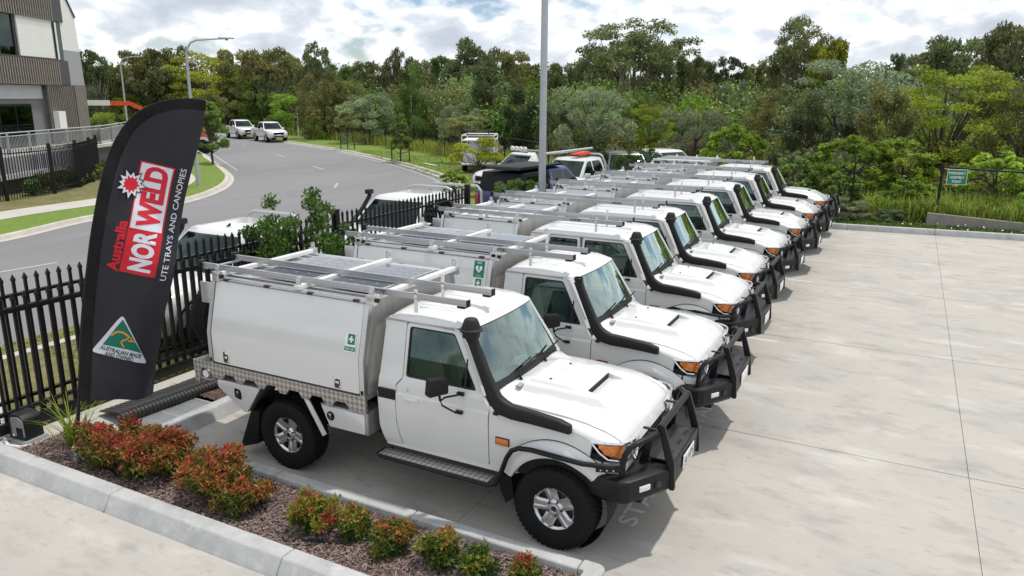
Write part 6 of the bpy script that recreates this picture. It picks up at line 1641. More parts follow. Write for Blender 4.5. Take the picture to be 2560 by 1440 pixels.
        if e == 'soft_canopy':
            b = MB(); b.prism([(xt - 0.02, 1.10), (xt - 0.02, 1.72), (-2.50, 1.70), (-2.72, 1.12)], -0.80, 0.80); cnp = b.build('canopy', M('black_steel'), T, bevel=0.04)
            for s in (-1, 1):
                b = MB(); b.prism([(xt - 0.20, 1.22), (xt - 0.20, 1.60), (-2.36, 1.58), (-2.46, 1.22)], s * 0.802, s * 0.812); b.build('canopy_window', M('dark_glass'), cnp)
            b = MB(); b.prism(round_poly([(xc0 + 0.9, 1.81), (xc0 + 0.9, 1.87), (-2.60, 1.90), (-2.70, 1.80)], 0.04, 3), -0.72, 0.55); b.build('awning_bag', M('black_steel'), T, bevel=0.05)
    return T

Z2 = -0.02
build_ute('white ute with a snorkel parked outside the fence behind the glossy bush', (-8.15, 3.05, -0.05), radians(-90), extras=('snorkel', 'sports_bar', 'aerial'), group='utes parked beyond the fence', glass='dark_glass')
build_ute('white ute with a snorkel and two silver hoops parked outside the fence', (-8.0, 8.25, -0.05), radians(-88), extras=('snorkel', 'sports_bar', 'rear_hoop'), group='utes parked beyond the fence')
build_ute('white dual-cab ute parked on the far road, the rear one of the pair', (-56.3, 48.6, -0.1), radians(-25), group='white utes on the far road')
build_ute('white dual-cab ute parked on the far road, the front one of the pair', (-49.9, 46.0, -0.1), radians(-27), group='white utes on the far road')
build_ute('silver ute with a white ladder rack seen from behind its tailgate', (-19.0, 31.2, Z2), radians(114), color='paint_silver', cab='single', extras=('ladder_rack',), group='utes parked beyond the fence')
build_ute('white single-cab ute with four roof spotlights and a barred headboard', (-11.7, 22.2, Z2), radians(-112), cab='single', back='tray', extras=('headboard', 'spotlights'), group='utes parked beyond the fence')
build_ute('dark blue ute with a black canopy and awning bag, parked side-on', (-8.5, 17.0, Z2), radians(84), color='paint_blue', cab='dual', extras=('soft_canopy',), group='utes parked beyond the fence')
build_ute('white dual-cab tray ute with orange boards on its roof', (-8.9, 20.6, Z2), radians(-98), cab='dual', back='tray', extras=('roof_load', 'tube', 'sports_bar'), group='utes parked beyond the fence')
build_ute('dark ute with a black sports bar behind the glossy shrub by the row of utes', (-8.3, 24.6, Z2), radians(-60), color='paint_dark', cab='dual', extras=('black_bar',), group='utes parked beyond the fence')
build_ute('white ute mostly hidden behind the canopies of the last parked trucks', (-7.2, 27.0, Z2), radians(-30), cab='dual', group='utes parked beyond the fence')
build_ute('dark ute half hidden behind the young tree by the street lamp', (-45.3, 31.6, -0.1), radians(150), color='paint_dark', group='utes parked beyond the fence')

# orange boom lift and a small car far behind the flag
T = thing('boom_lift', 'orange and cream boom lift working behind the building', 'boom lift', (-45.45, 26.76, 0), radians(55))
b = MB(); b.bar((-3.2, 0, 3.45), (0.4, 0, 3.45), 0.35, 0.34); b.build('outer_boom', M('render_white'), T)
b = MB(); b.bar((0.4, 0, 3.42), (1.5, 0, 3.40), 0.28, 0.28); b.build('boom_joint', M('orange'), T)
b = MB(); b.bar((1.4, 0, 3.5), (4.6, 0, 1.9), 0.22, 0.26); b.build('lower_arm', M('orange'), T)
b = MB(); b.bar((1.4, 0, 3.15), (4.6, 0, 1.55), 0.10, 0.12); b.build('ram', M('black_metal'), T)
b = MB(); b.box((5.2, 0, 1.5), (1.8, 1.5, 0.7)); b.box((5.6, 0.0, 2.2), (0.9, 0.8, 0.8)); b.build('turret', M('orange'), T, bevel=0.06)
b = MB(); b.tube([(5.9, -0.4, 2.4), (5.9, -0.4, 3.3), (5.9, 0.4, 3.3), (5.9, 0.4, 2.4)], 0.05, 6); b.build('basket_rail', M('orange'), T)
for sx in (4.5, 6.0):
    for s in (-1, 1):
        b = MB(); b.cyl((sx, s * 0.65, 0.45), (sx, s * 0.95, 0.45), 0.45, 18); b.build('wheel', M('tyre_rubber'), T, bevel=0.05)

# ------------------------------------------------------------------ trees
def tree_meshes(kind, seed):
    """crown (leaf cards) and trunk mesh for a tree of height 10, crown width 10 (scaled per tree)"""
    rng = np.random.default_rng(seed); H = 10.0
    blobs = []                                    # centre, radii, share
    limbs = []
    if kind in ('gum', 'bigum'):
        big = kind == 'bigum'
        nb = 80 if big else 44
        for i in range(nb):
            a = rng.uniform(0, 2 * pi); e = rng.uniform(-0.25, 1.0); q = rng.uniform(0.62, 1.0) if i % 4 else rng.uniform(0.2, 0.6)
            ce = sqrt(max(0, 1 - e * e)); lob = 1 + 0.16 * sin(3 * a + seed) + 0.10 * sin(7 * a + 2 * seed)
            c = np.array([cos(a) * ce * 4.1 * q * lob, sin(a) * ce * 4.1 * q * lob, (0.58 + 0.35 * e * q * (1 + 0.08 * sin(5 * a + seed))) * H])
            rr = rng.uniform(0.50, 0.95) if big else rng.uniform(0.55, 1.1)
            blobs.append((c, (rr * 1.15, rr * 1.15, rr * 0.70), 1)); limbs.append(c)
        for i in range(16 if big else 8):
            a = rng.uniform(0, 2 * pi); q = rng.uniform(1.2, 3.3); c = np.array([cos(a) * q, sin(a) * q, rng.uniform(0.18, 0.48) * H]); blobs.append((c, (1.1, 1.1, 0.95), 0.9)); limbs.append(c)
        n = 11000 if not big else 26000; ls = (0.24, 0.48) if not big else (0.15, 0.31); shell = 0.25; up = -0.1
    elif kind == 'gumd':
        for i in range(44):
            a = rng.uniform(0, 2 * pi); z = rng.uniform(0.12, 0.92); rmax = sqrt(max(0.05, 1 - ((z - 0.5) / 0.52) ** 2)) * 4.0; t = rng.uniform(0.3, 1) ** 0.7
            c = np.array([cos(a) * t * rmax, sin(a) * t * rmax, z * H]); rr = rng.uniform(0.6, 1.15); blobs.append((c, (rr, rr, rr * 0.8), 1)); limbs.append(c)
        n = 11000; ls = (0.26, 0.52); shell = 0.4; up = 0.1
    elif kind == 'round':
        for i in range(60):
            a = rng.uniform(0, 2 * pi); z = rng.uniform(0.06, 0.88); rmax = sqrt(max(0.05, 1 - ((z - 0.38) / 0.60) ** 2)) * 4.1; t = rng.uniform(0.45, 1) ** 0.6
            c = np.array([cos(a) * t * rmax, sin(a) * t * rmax, z * H]); rr = rng.uniform(0.55, 1.05); blobs.append((c, (rr, rr, rr * 0.85), 1)); limbs.append(c)
        n = 15000; ls = (0.16, 0.36); shell = 0.5; up = 0.25
    elif kind == 'broad':
        for i in range(66):
            a = rng.uniform(0, 2 * pi); z = rng.uniform(0.26, 0.92); rmax = sqrt(max(0.05, 1 - ((z - 0.42) / 0.56) ** 2)) * 4.3; t = rng.uniform(0.25, 1) ** 0.55
            c = np.array([cos(a) * t * rmax, sin(a) * t * rmax, z * H]); rr = rng.uniform(0.55, 1.0); blobs.append((c, (rr * 1.25, rr * 1.25, rr * 0.55), 1)); limbs.append(c)
        for i in range(26):
            a = rng.uniform(0, 2 * pi); q = rng.uniform(1.5, 4.2); c = np.array([cos(a) * q, sin(a) * q, rng.uniform(0.05, 0.30) * H]); blobs.append((c, (1.1, 1.1, 0.9), 0.7))
        n = 19000; ls = (0.15, 0.32); shell = 0.4; up = 0.2
    elif kind == 'feather':
        for i in range(46):
            z = rng.uniform(0.10, 0.95); a = rng.uniform(0, 2 * pi); rmax = (1 - z) ** 0.55 * 4.2 * (0.6 + 0.4 * min(1, z / 0.3)) + 0.3; t = rng.uniform(0.35, 1)
            c = np.array([cos(a) * t * rmax, sin(a) * t * rmax, z * H]); rr = rng.uniform(0.45, 0.95); blobs.append((c, (rr, rr, rr * 1.25), 1)); limbs.append(c)
        n = 10000; ls = (0.18, 0.42); shell = 0.3; up = -0.5
    elif kind == 'cone':
        for i in range(40):
            z = rng.uniform(0.24, 0.96); a = rng.uniform(0, 2 * pi); rmax = (1 - z) ** 0.75 * 4.6 + 0.3; t = rng.uniform(0.4, 1)
            c = np.array([cos(a) * t * rmax, sin(a) * t * rmax, z * H]); rr = rng.uniform(0.55, 1.1); blobs.append((c, (rr, rr, rr * 0.5), 1)); limbs.append(c)
        n = 9500; ls = (0.3, 0.55); shell = 0.3; up = 0.1
    elif kind == 'bigleaf':
        for i in range(64):
            a = rng.uniform(0, 2 * pi); z = rng.uniform(0.12, 0.92); rmax = sqrt(max(0.05, 1 - ((z - 0.35) / 0.62) ** 2)) * 4.3; t = rng.uniform(0.4, 1) ** 0.6
            c = np.array([cos(a) * t * rmax, sin(a) * t * rmax, z * H]); rr = rng.uniform(0.45, 0.85); blobs.append((c, (rr, rr, rr * 0.9), 1)); limbs.append(c)
        n = 9500; ls = (0.32, 0.66); shell = 0.15; up = 0.2
    elif kind == 'glossy':
        for i in range(95):
            a = rng.uniform(0, 2 * pi); z = rng.uniform(0.22, 0.95); t = rng.uniform(0.2, 1) ** 0.6; rmax = sqrt(max(0.08, 1 - ((z - 0.62) / 0.45) ** 2)) * 4.6
            c = np.array([cos(a) * t * rmax, sin(a) * t * rmax, z * H]); rr = rng.uniform(0.5, 0.95); blobs.append((c, (rr, rr, rr * 0.75), 1)); limbs.append(c)
        n = 10500; ls = (0.24, 0.44); shell = 0.1; up = 0.35
    elif kind == 'spray':
        for i in range(20):
            a = rng.uniform(0, 2 * pi); z = rng.uniform(0.55, 0.92); t = rng.uniform(0.2, 1); c = np.array([cos(a) * t * 4.3, sin(a) * t * 4.3, z * H]); rr = rng.uniform(0.6, 1.1); blobs.append((c, (rr * 1.3, rr * 1.3, rr * 0.5), 1)); limbs.append(c)
        n = 3600; ls = (0.3, 0.6); shell = 0.2; up = 0.0
    w = np.array([b[2] * b[1][0] ** 2 for b in blobs]); w = w / w.sum()
    P, U = [], []; shade = []
    for (c, rr, k), q in zip(blobs, w):
        m = max(20, int(n * q)); p, u = blob_points(rng, c, rr, m, shell)
        if kind in ('gum', 'bigum'):
            keep = u[:, 2] > -0.6; p, u = p[keep], u[keep]
        P.append(p); U.append(u); shade.append(np.full(len(p), rng.uniform(0.72, 1.28)))
    P = np.concatenate(P); U = np.concatenate(U); shade = np.concatenate(shade)
    ok = P[:, 2] > 0.1; P, U, shade = P[ok], U[ok], shade[ok]; m = len(P)
    d = unit(U * 0.6 + rng.normal(size=(m, 3)) * 0.8 + np.array([0, 0, up]))
    s = rng.uniform(ls[0], ls[1], m); wd = s * rng.uniform(0.30, 0.55, m)
    if kind in ('bigleaf', 'glossy'): wd = s * rng.uniform(0.4, 0.6, m)
    val = shade * rng.uniform(0.6, 1.45, m)
    col = np.column_stack([val * rng.uniform(0.85, 1.25, m), val, val * rng.uniform(0.7, 1.1, m)])
    crown = arr_mesh('crown', cards(P, d, s, wd, 0, None, rng), 4, M('leaf_gum'), col)
    b = MB(); tr = {'gum': 0.24, 'bigum': 0.26, 'gumd': 0.24, 'round': 0.22, 'broad': 0.24, 'feather': 0.18, 'cone': 0.22, 'bigleaf': 0.25, 'spray': 0.20, 'glossy': 0.14}[kind]
    forks = 0.30 if kind in ('gum', 'bigum') else (0.22 if kind == 'broad' else 0.5)
    lean = rng.normal(size=2) * 0.3
    b.tube([(0, 0, -0.3), (lean[0] * 0.3, lean[1] * 0.3, H * forks * 0.6), (lean[0], lean[1], H * forks), (lean[0] * 1.4, lean[1] * 1.4, H * 0.72)], [tr, tr * 0.85, tr * 0.7, tr * 0.25], 7)
    for c in limbs[:34]:
        z0 = H * forks * rng.uniform(0.55, 1.0); p0 = np.array([lean[0] * z0 / (H * forks), lean[1] * z0 / (H * forks), z0])
        if c[2] < z0 + 0.3: z0 = max(0.5, c[2] * 0.6); p0 = np.array([0, 0, z0])
        mid = p0 * 0.5 + c * 0.5 + np.array([0, 0, -0.25]) + rng.normal(size=3) * 0.2
        b.tube([tuple(p0), tuple(mid), tuple(c)], [tr * 0.42, tr * 0.26, tr * 0.08], 5)
    trunk = b.mesh('trunk', M('bark_grey' if kind in ('gum', 'bigum') else 'bark_dark'), smooth=60, weld=False)
    return crown, trunk
TREE_LIB = {}
def lib(kind, leaf, v):
    key = (kind, leaf, v)
    if key not in TREE_LIB:
        base = (kind, v)
        if base not in TREE_LIB: TREE_LIB[base] = tree_meshes(kind, 1000 + 37 * v + sum(map(ord, kind)))
        TREE_LIB[key] = TREE_LIB[base]
    return TREE_LIB[key]
def place_tree(name, label, x, y, h, w, kind, leaf, v=0, cat='tree', group=None, z=-0.1, trunk=True):
    T = thing(name, label, cat, (x, y, z), random.uniform(0, 6.28), group, (w / 9.2, w / 9.2, h / 10.0))
    cr, tk = lib(kind, leaf, v)
    o = link(bpy.data.objects.new('crown', cr), T); o.material_slots[0].link = 'OBJECT'; o.material_slots[0].material = M(leaf)
    if trunk: link(bpy.data.objects.new('trunk', tk), T)
    return T
NAME = {'gum': 'gum_tree', 'bigum': 'gum_tree', 'gumd': 'gum_tree', 'round': 'bushy_tree', 'broad': 'spreading_tree', 'feather': 'drooping_tree'}
for i, (x, y, h, w, kd, lf, lab) in enumerate([
    (-71.8, 44.3, 9.2, 4.5, 'gum', 'leaf_dark', 'tall dark gum tree showing just right of the building'),
    (-74.4, 51.1, 9.2, 6.4, 'gumd', 'leaf_olive', 'olive gum tree on the skyline above the farther street lamp'),
    (-72.3, 53.8, 9.7, 7.0, 'gumd', 'leaf_gum', 'dull green gum tree on the skyline left of the curved street lamp'),
    (-69.9, 56.6, 9.6, 10.7, 'broad', 'leaf_yellow', 'broad yellow-green tree crown behind the curved street lamp'),
    (-66.9, 58.5, 9.6, 6.9, 'gumd', 'leaf_brown', 'brownish gum tree on the skyline right of the street lamp'),
    (-62.5, 58.7, 10.5, 6.7, 'gum', 'leaf_brown', 'tall brown-leaved gum tree on the left skyline'),
    (-65.0, 64.7, 10.0, 5.2, 'gum', 'leaf_olive', 'olive gum tree on the skyline next to the lone round-headed gum'),
    (-55.6, 59.6, 10.4, 4.5, 'gum', 'leaf_gum', 'lone round-headed gum tree standing out of the left skyline'),
    (-64.2, 73.4, 8.3, 6.4, 'gumd', 'leaf_green', 'low green tree on the skyline right of the round-headed gum'),
    (-57.5, 71.1, 8.9, 6.6, 'gum', 'leaf_gum', 'dark gum tree on the skyline left of the two feathery gums'),
    (-51.6, 68.0, 10.2, 3.8, 'gum', 'leaf_gum', 'left one of two feathery open gums on the middle skyline'),
    (-49.5, 69.5, 9.6, 4.1, 'gum', 'leaf_gum', 'right one of two feathery open gums on the middle skyline'),
    (-50.2, 76.2, 9.2, 6.0, 'gumd', 'leaf_green', 'dense green gum tree left of the tall dark pair'),
    (-36.8, 60.9, 10.3, 7.2, 'gum', 'leaf_gum', 'tall dark gum tree, left one of the pair left of the light pole'),
    (-34.9, 64.3, 10.1, 5.8, 'gum', 'leaf_olive', 'tall olive gum tree, right one of the pair left of the light pole'),
    (-36.7, 72.4, 8.1, 5.4, 'gumd', 'leaf_olive', 'olive tree just left of the light pole on the skyline'),
    (-33.8, 75.9, 8.3, 5.5, 'gumd', 'leaf_gum', 'dull tree just right of the light pole on the skyline'),
    (-20.9, 61.7, 11.8, 12.0, 'bigum', 'leaf_gum', 'largest dark gum tree with a wide domed crown'),
    (-26.4, 68.1, 9.9, 5.8, 'gum', 'leaf_gum', 'smaller gum tree against the left side of the largest gum'),
    (-19.8, 70.4, 10.2, 5.3, 'gumd', 'leaf_gum', 'dense gum tree against the right side of the largest gum'),
    (-18.2, 77.0, 9.6, 3.8, 'gum', 'leaf_gum', 'thin gum tree right of the largest gum'),
    (-15.5, 79.7, 9.2, 4.7, 'gum', 'leaf_dark', 'scruffy gum tree midway between the two tallest gums'),
    (-13.7, 84.1, 8.3, 4.1, 'gumd', 'leaf_olive', 'low olive tree on the skyline left of the second tallest gum'),
    (-6.4, 61.0, 11.4, 6.2, 'bigum', 'leaf_gum', 'second tallest dark gum tree on the right skyline'),
    (-3.8, 59.2, 8.9, 4.4, 'gumd', 'leaf_yellow', 'olive-gold tree leaning against the second tallest gum'),
    (0.2, 85.5, 9.2, 3.1, 'gumd', 'leaf_dark', 'small dark tree top on the skyline left of the open gum'),
    (4.7, 67.5, 10.4, 6.8, 'gum', 'leaf_gum', 'open crooked gum tree on the right skyline'),
    (2.5, 77.5, 9.2, 4.2, 'gum', 'leaf_gum', 'thin gum tree left of the open crooked gum'),
    (7.3, 77.4, 8.9, 3.7, 'gum', 'leaf_gum', 'thin gum tree right of the open crooked gum'),
    (7.9, 59.3, 10.7, 5.1, 'gum', 'leaf_gum', 'tall gum tree cut by the right edge'),
    (-1.1, 43.4, 6.9, 8.1, 'broad', 'leaf_silver', 'broad grey-green tree below the second tallest gum'),
    (4.0, 36.5, 6.2, 6.9, 'broad', 'leaf_yellow', 'broad tree with a bright yellow-green top near the right edge'),
    (6.8, 35.3, 5.6, 4.0, 'round', 'leaf_olive', 'olive tree cut by the right edge behind the green sign'),
    (-9.3, 52.4, 5.7, 4.3, 'round', 'leaf_silver', 'round grey-green tree behind the bright-leaved bush'),
    (-12.3, 55.8, 5.3, 3.2, 'round', 'leaf_olive', 'small olive tree left of the round grey-green tree'),
    (-14.9, 37.2, 5.4, 5.6, 'round', 'leaf_silver', 'big silver-green rounded tree right of the light pole'),
    (-15.3, 46.6, 5.1, 2.7, 'round', 'leaf_green', 'round green tree right of the big silver-green one'),
    (-12.2, 41.4, 4.0, 3.6, 'broad', 'leaf_yellow', 'low yellow-green layered tree behind the row of utes'),
    (-7.8, 34.3, 4.1, 4.6, 'round', 'leaf_silver', 'pale silver bush behind the far utes'),
    (-4.9, 43.0, 4.8, 4.2, 'round', 'leaf_brown', 'sparse straw-coloured tree below the second tallest gum'),
    (-2.4, 37.3, 4.2, 4.2, 'feather', 'leaf_dark', 'dark drooping tree left of the broad yellow-green one'),
    (1.4, 33.5, 4.7, 4.2, 'feather', 'leaf_olive', 'dull olive drooping tree between the two broad trees'),
    (-21.7, 41.8, 4.8, 4.5, 'feather', 'leaf_dark', 'dark drooping tree behind the light pole'),
    (-26.1, 44.0, 6.7, 4.8, 'feather', 'leaf_dark', 'tall dark drooping tree behind the silver ute'),
    (-32.9, 44.5, 6.4, 4.3, 'feather', 'leaf_green', 'tall green cone-shaped tree behind the young verge trees'),
    (-39.4, 47.2, 4.7, 6.2, 'round', 'leaf_silver', 'round silver-green tree behind the road bend'),
    (-56.4, 56.2, 4.6, 6.5, 'round', 'leaf_bright', 'round bright lime tree behind the far utes'),
    (-63.2, 58.0, 7.3, 6.7, 'round', 'leaf_green', 'round mid-green tree right of the street lamp'),
    (-65.6, 55.4, 5.5, 5.9, 'round', 'leaf_olive', 'olive round tree right behind the top of the flag'),
    (-71.6, 54.7, 6.4, 7.0, 'round', 'leaf_dark', 'dark round tree left of the street lamp pole'),
    (-73.5, 52.3, 6.5, 5.9, 'round', 'leaf_dark', 'dark tree between the two street lamps'),
    (-75.1, 50.1, 4.7, 5.3, 'round', 'leaf_yellow', 'yellow-green round bush above the boom lift'),
    (-55.1, 33.4, 2.9, 2.7, 'round', 'leaf_bright', 'bright green bush beside the building'),
    (-76.5, 48.1, 7.7, 4.8, 'gumd', 'leaf_green', 'green tree right behind the building edge'),
    (-47.6, 50.8, 6.8, 5.5, 'round', 'leaf_brown', 'brownish round tree under the lone gum'),
    (-45.8, 52.3, 5.9, 4.4, 'round', 'leaf_olive', 'olive tree left of the round silver-green one'),
    (-33.3, 49.0, 5.3, 4.0, 'round', 'leaf_silver', 'pale green tree between the green cone and the dark drooping tree'),
    (-25.6, 39.7, 3.9, 3.6, 'round', 'leaf_silver', 'soft grey-green bush above the silver ute'),
    (-62.8, 58.4, 3.6, 6.1, 'round', 'leaf_green', 'mid-green bush right above the far utes'),
    (-47.3, 51.0, 2.6, 4.2, 'round', 'leaf_bright', 'small lime bush right of the far utes'),
    (-17.9, 39.2, 4.3, 3.3, 'round', 'leaf_dark', 'dark bush just right of the light pole'),
]):
    place_tree(NAME[kd], lab, x, y, h, w, kd, lf, i % (3 if kd in ('gum', 'gumd', 'round') else 2), group='trees of the wood beyond the road and yard')
# street trees and shrubs close by
place_tree('young_tree', 'young cone-shaped tree on the grass behind the flag and street lamp', -34.3, 25.6, 3.75, 3.0, 'cone', 'leaf_green', 0, group='young verge trees', z=0)
place_tree('young_tree', 'staked cone-shaped young tree on the verge behind the road bend', -26.2, 33.3, 3.0, 2.3, 'cone', 'leaf_green', 1, group='young verge trees', z=0)
place_tree('young_tree', 'small sparse brown young tree on the verge right of the far utes', -36.3, 40.4, 2.9, 1.9, 'spray', 'leaf_brown', 0, group='young verge trees', z=0)
place_tree('young_tree', 'almost leafless brown sapling right behind the far utes', -46.0, 47.5, 3.2, 2.1, 'spray', 'leaf_brown', 1, group='young verge trees', z=0)
place_tree('young_tree', 'rusty-leaved bare-branched young tree behind the silver ute', -21.8, 33.8, 3.0, 3.0, 'spray', 'leaf_brown', 2, group='young verge trees', z=0)
place_tree('young_tree', 'flat-topped lime-green young tree in front of the silver ute', -14.2, 22.3, 2.35, 2.5, 'spray', 'leaf_yellow', 3, group='young verge trees', z=0)
leaf_mat('leaf_rust', (0.30, 0.08, 0.03), trans=0.4)
place_tree('red_shrub', 'orange-red shrub behind the dark ute at the wood edge', -14.5, 43.0, 2.9, 1.9, 'round', 'leaf_rust', 0, 'shrub')
place_tree('glossy_shrub', 'glossy dark-green bush at the picket fence behind the nearest ute', -6.15, 2.75, 2.5, 1.9, 'glossy', 'leaf_glossy', 1, 'shrub', 'glossy shrubs along the picket fence', z=0.0)
place_tree('glossy_shrub', 'glossy dark bush at the fence end behind the middle of the row', -6.2, 20.4, 2.25, 1.9, 'glossy', 'leaf_glossy', 1, 'shrub', 'glossy shrubs along the picket fence', z=0.0)
place_tree('glossy_shrub', 'small dark bush by the fence in front of the blue ute', -7.4, 12.9, 1.75, 1.9, 'glossy', 'leaf_glossy', 0, 'shrub', 'glossy shrubs along the picket fence', z=0.0)
place_tree('low_bush', 'low bright green bush under the lime young tree', -14.6, 21.0, 1.0, 1.5, 'bigleaf', 'leaf_bright', 1, 'shrub', z=0.0)
place_tree('bright_bush', 'bright green large-leaved bush behind the last utes', -4.0, 26.2, 3.05, 2.9, 'bigleaf', 'leaf_bright', 0, 'shrub', z=0.0)
for i, (x, y, h, w, lf, lab) in enumerate([
    (0.6, 25.0, 2.75, 3.4, 'leaf_bright', 'tall leafy weed clump behind the last ute'), (2.2, 25.4, 2.70, 3.0, 'leaf_bright', 'tall leafy weed clump left of the green sign'),
    (5.2, 24.4, 2.35, 2.8, 'leaf_bright', 'leafy weed clump behind the fence right of the green sign'), (-1.3, 24.4, 1.95, 2.4, 'leaf_green', 'leafy scrub right of the bright bush'), (7.4, 25.5, 2.0, 2.6, 'leaf_green', 'leafy weed clump at the right edge behind the fence'),
    (0.5, 22.6, 1.5, 1.8, 'leaf_green', 'leafy scrub behind the silver cushion plant'), (2.5, 23.0, 1.35, 1.9, 'leaf_bright', 'low leafy weeds in the grass left of the signpost'), (6.3, 22.9, 1.2, 1.8, 'leaf_bright', 'low leafy weeds behind the concrete wall')]):
    place_tree('weed_shrub', lab, x, y, h, w, 'bigleaf', lf, i % 2, 'shrub', 'leafy weeds behind the far kerb', z=0.0)
place_tree('cushion_shrub', 'silver-grey cushion shrub behind the far kerb by the last ute', 0.75, 21.2, 0.85, 1.8, 'round', 'leaf_silver', 0, 'shrub', z=0.0)
place_tree('cushion_shrub', 'smaller silver-grey cushion shrub left of the concrete wall', 2.1, 21.3, 0.5, 1.2, 'round', 'leaf_silver', 1, 'shrub', z=0.0)
# tree stakes
for i, (x, y, lab) in enumerate(((-26.2, 33.3, 'pair of timber stakes beside the cone-shaped young tree'), (-36.3, 40.4, 'pair of timber stakes beside the sparse brown young tree'))):
    T = thing('tree_stake', lab, 'stakes', (x, y, 0))
    for k, (dx, dy) in enumerate(((-0.75, 0.1), (0.75, -0.1))):
        b = MB(); b.box2((dx - 0.03, dy - 0.03, 0), (dx + 0.03, dy + 0.03, 1.15)); b.build('stake', M('bark_dark'), T)
# wire fence posts along the wood
vf = offset_line([p for p in right_kerb if 24 < p[1] < 56], -4.9)
T = thing('wire_fence', 'black wire mesh fence along the wood beyond the grass verge', 'fence', (0, 0, 0))
acc = 9; last = None
for p in vf:
    if last is not None: acc += (Vector(p) - Vector(last)).length
    last = p
    if acc >= 2.4:
        acc = 0; b = MB(); b.cyl((p[0], p[1], 0), (p[0], p[1], 1.75), 0.035, 6); b.build('post', M('black_metal'), T)
b = MB(); b.tube([(p[0], p[1], 1.72) for p in vf], 0.015, 4); b.build('top_rail', M('black_metal'), T)
b = MB()
for z in [0.15 + 0.13 * i for i in range(12)]: b.tube([(p[0], p[1], z) for p in vf], 0.003, 3)
props(b.build('wire', M('black_metal'), T), kind='stuff')
T = thing('marker_post', 'white marker post on the verge right of the far utes', 'post', (-49.8, 49.6, 0)); b = MB(); b.box2((-0.05, -0.03, 0), (0.05, 0.03, 2.9)); b.build('shaft', M('sign_white'), T, bevel=0.01); b = MB(); b.box2((-0.055, -0.035, 2.2), (0.055, 0.035, 2.85)); b.build('sleeve', M('render_light'), T)
b = MB(); b.prism([(-0.9, -0.12), (0.9, -0.15), (0.92, 0.10), (-0.88, 0.14)], 0.0, 0.05, 'Z'); o = b.build('timber_sleeper', M('footpath'), None, bevel=0.01); o.location = (-22.9, 31.7, 0.01); o.rotation_euler = (0, 0, -0.55); props(o, 'pale flat sleeper lying on the grass verge near the silver ute', 'sleeper')

# stuff: wood behind, undergrowth, grasses
def foliage_mass(name, label, centres, n_per, ls, mt, seed, cat='undergrowth', parts=5):
    rng = np.random.default_rng(seed); V = []; Cc = []
    for (x, y, r, h) in centres:
        k = parts; tint = rng.uniform(0.6, 1.4) * np.array([rng.uniform(0.8, 1.3), 1, rng.uniform(0.7, 1.1)])
        for j in range(k):
            a = rng.uniform(0, 2 * pi); q = rng.uniform(0, 0.6) * r; hz = h * rng.uniform(0.3, 0.75)
            p, u = blob_points(rng, (x + q * cos(a), y + q * sin(a), hz), (r * (0.6 if parts == 5 else 0.42), r * (0.6 if parts == 5 else 0.42), h * (0.32 if parts == 5 else 0.22)), n_per // k, 0.5)
            ok = p[:, 2] > 0; p, u = p[ok], u[ok]; m = len(p)
            d = unit(u * 0.5 + rng.normal(size=(m, 3)) * 0.8); s = rng.uniform(ls[0], ls[1], m)
            V.append(cards(p, d, s, s * rng.uniform(0.35, 0.6, m), 0, None, rng)); Cc.append(rng.uniform(0.6, 1.4, m)[:, None] * tint)
    me = arr_mesh(name, np.concatenate(V), 4, M(mt), np.concatenate(Cc))
    return props(link(bpy.data.objects.new(name, me)), label, cat, kind='stuff')
rng0 = np.random.default_rng(5)
RKA = np.array(right_kerb)
def in_wood(x, y, m):
    i = int(np.argmin(np.hypot(RKA[:, 0] - x, RKA[:, 1] - y))); i = min(max(i, 1), len(RKA) - 2)
    t = RKA[i + 1] - RKA[i - 1]; t = t / np.linalg.norm(t); d = np.array([x, y]) - RKA[i]
    return d[0] * t[1] - d[1] * t[0] > m
def polar(az, D): a = radians(az); return 2.45 + D * sin(a), -6.47 + D * cos(a)
cen = []
for az in np.arange(-75, 18, 1.05):
    for D in (112, 124):
        x, y = polar(az + rng0.uniform(-.5, .5), D + rng0.uniform(-5, 5)); cen.append((x, y, rng0.uniform(3.0, 4.8), rng0.uniform(6.5, 9.3)))
foliage_mass('distant_woodland', 'dense dull green wood filling the background', cen, 750, (0.5, 1.0), 'leaf_gum', 11, 'wood')
cen = []
for az in np.arange(-72, 16, 0.8):
    for D in (58, 68, 78, 90, 100):
        x, y = polar(az + rng0.uniform(-.5, .5), D + rng0.uniform(-5, 5))
        if not in_wood(x, y, 7.5): continue
        cen.append((x, y, rng0.uniform(1.8, 3.2), rng0.uniform(2.2, 5.6)))
foliage_mass('undergrowth', 'dark scrub under the trees of the wood', cen, 680, (0.18, 0.40), 'leaf_green', 12)
for nm, lab, lf, seed in (('understorey', 'mid-green bushes massed between the trees of the wood', 'leaf_green', 41), ('understorey', 'olive bushes massed between the trees of the wood', 'leaf_olive', 42), ('understorey', 'grey-green bushes massed between the trees of the wood', 'leaf_silver', 43), ('understorey', 'fresh green bushes massed between the trees of the wood', 'leaf_bright', 44)):
    cen = []
    for az in np.arange(-66, 16, 2.3 if lf != 'leaf_bright' else 4.0):
        for D in (66, 86):
            x, y = polar(az + rng0.uniform(-1.1, 1.1), D + rng0.uniform(-8, 9))
            if not in_wood(x, y, 8.5): continue
            cen.append((x, y, rng0.uniform(2.0, 3.4), rng0.uniform(3.6, 6.6)))
    foliage_mass(nm, lab, cen, 1500, (0.18, 0.40), lf, seed, 'bushes', 16)
cen = []
for az in np.arange(-30, 14, 0.9):
    for D in (38, 46):
        x, y = polar(az + rng0.uniform(-.5, .5), D + rng0.uniform(-3, 3))
        if (y < 36 and x < -2) or not in_wood(x, y, 6.5): continue
        cen.append((x, y, rng0.uniform(1.0, 1.8), rng0.uniform(0.9, 2.2)))
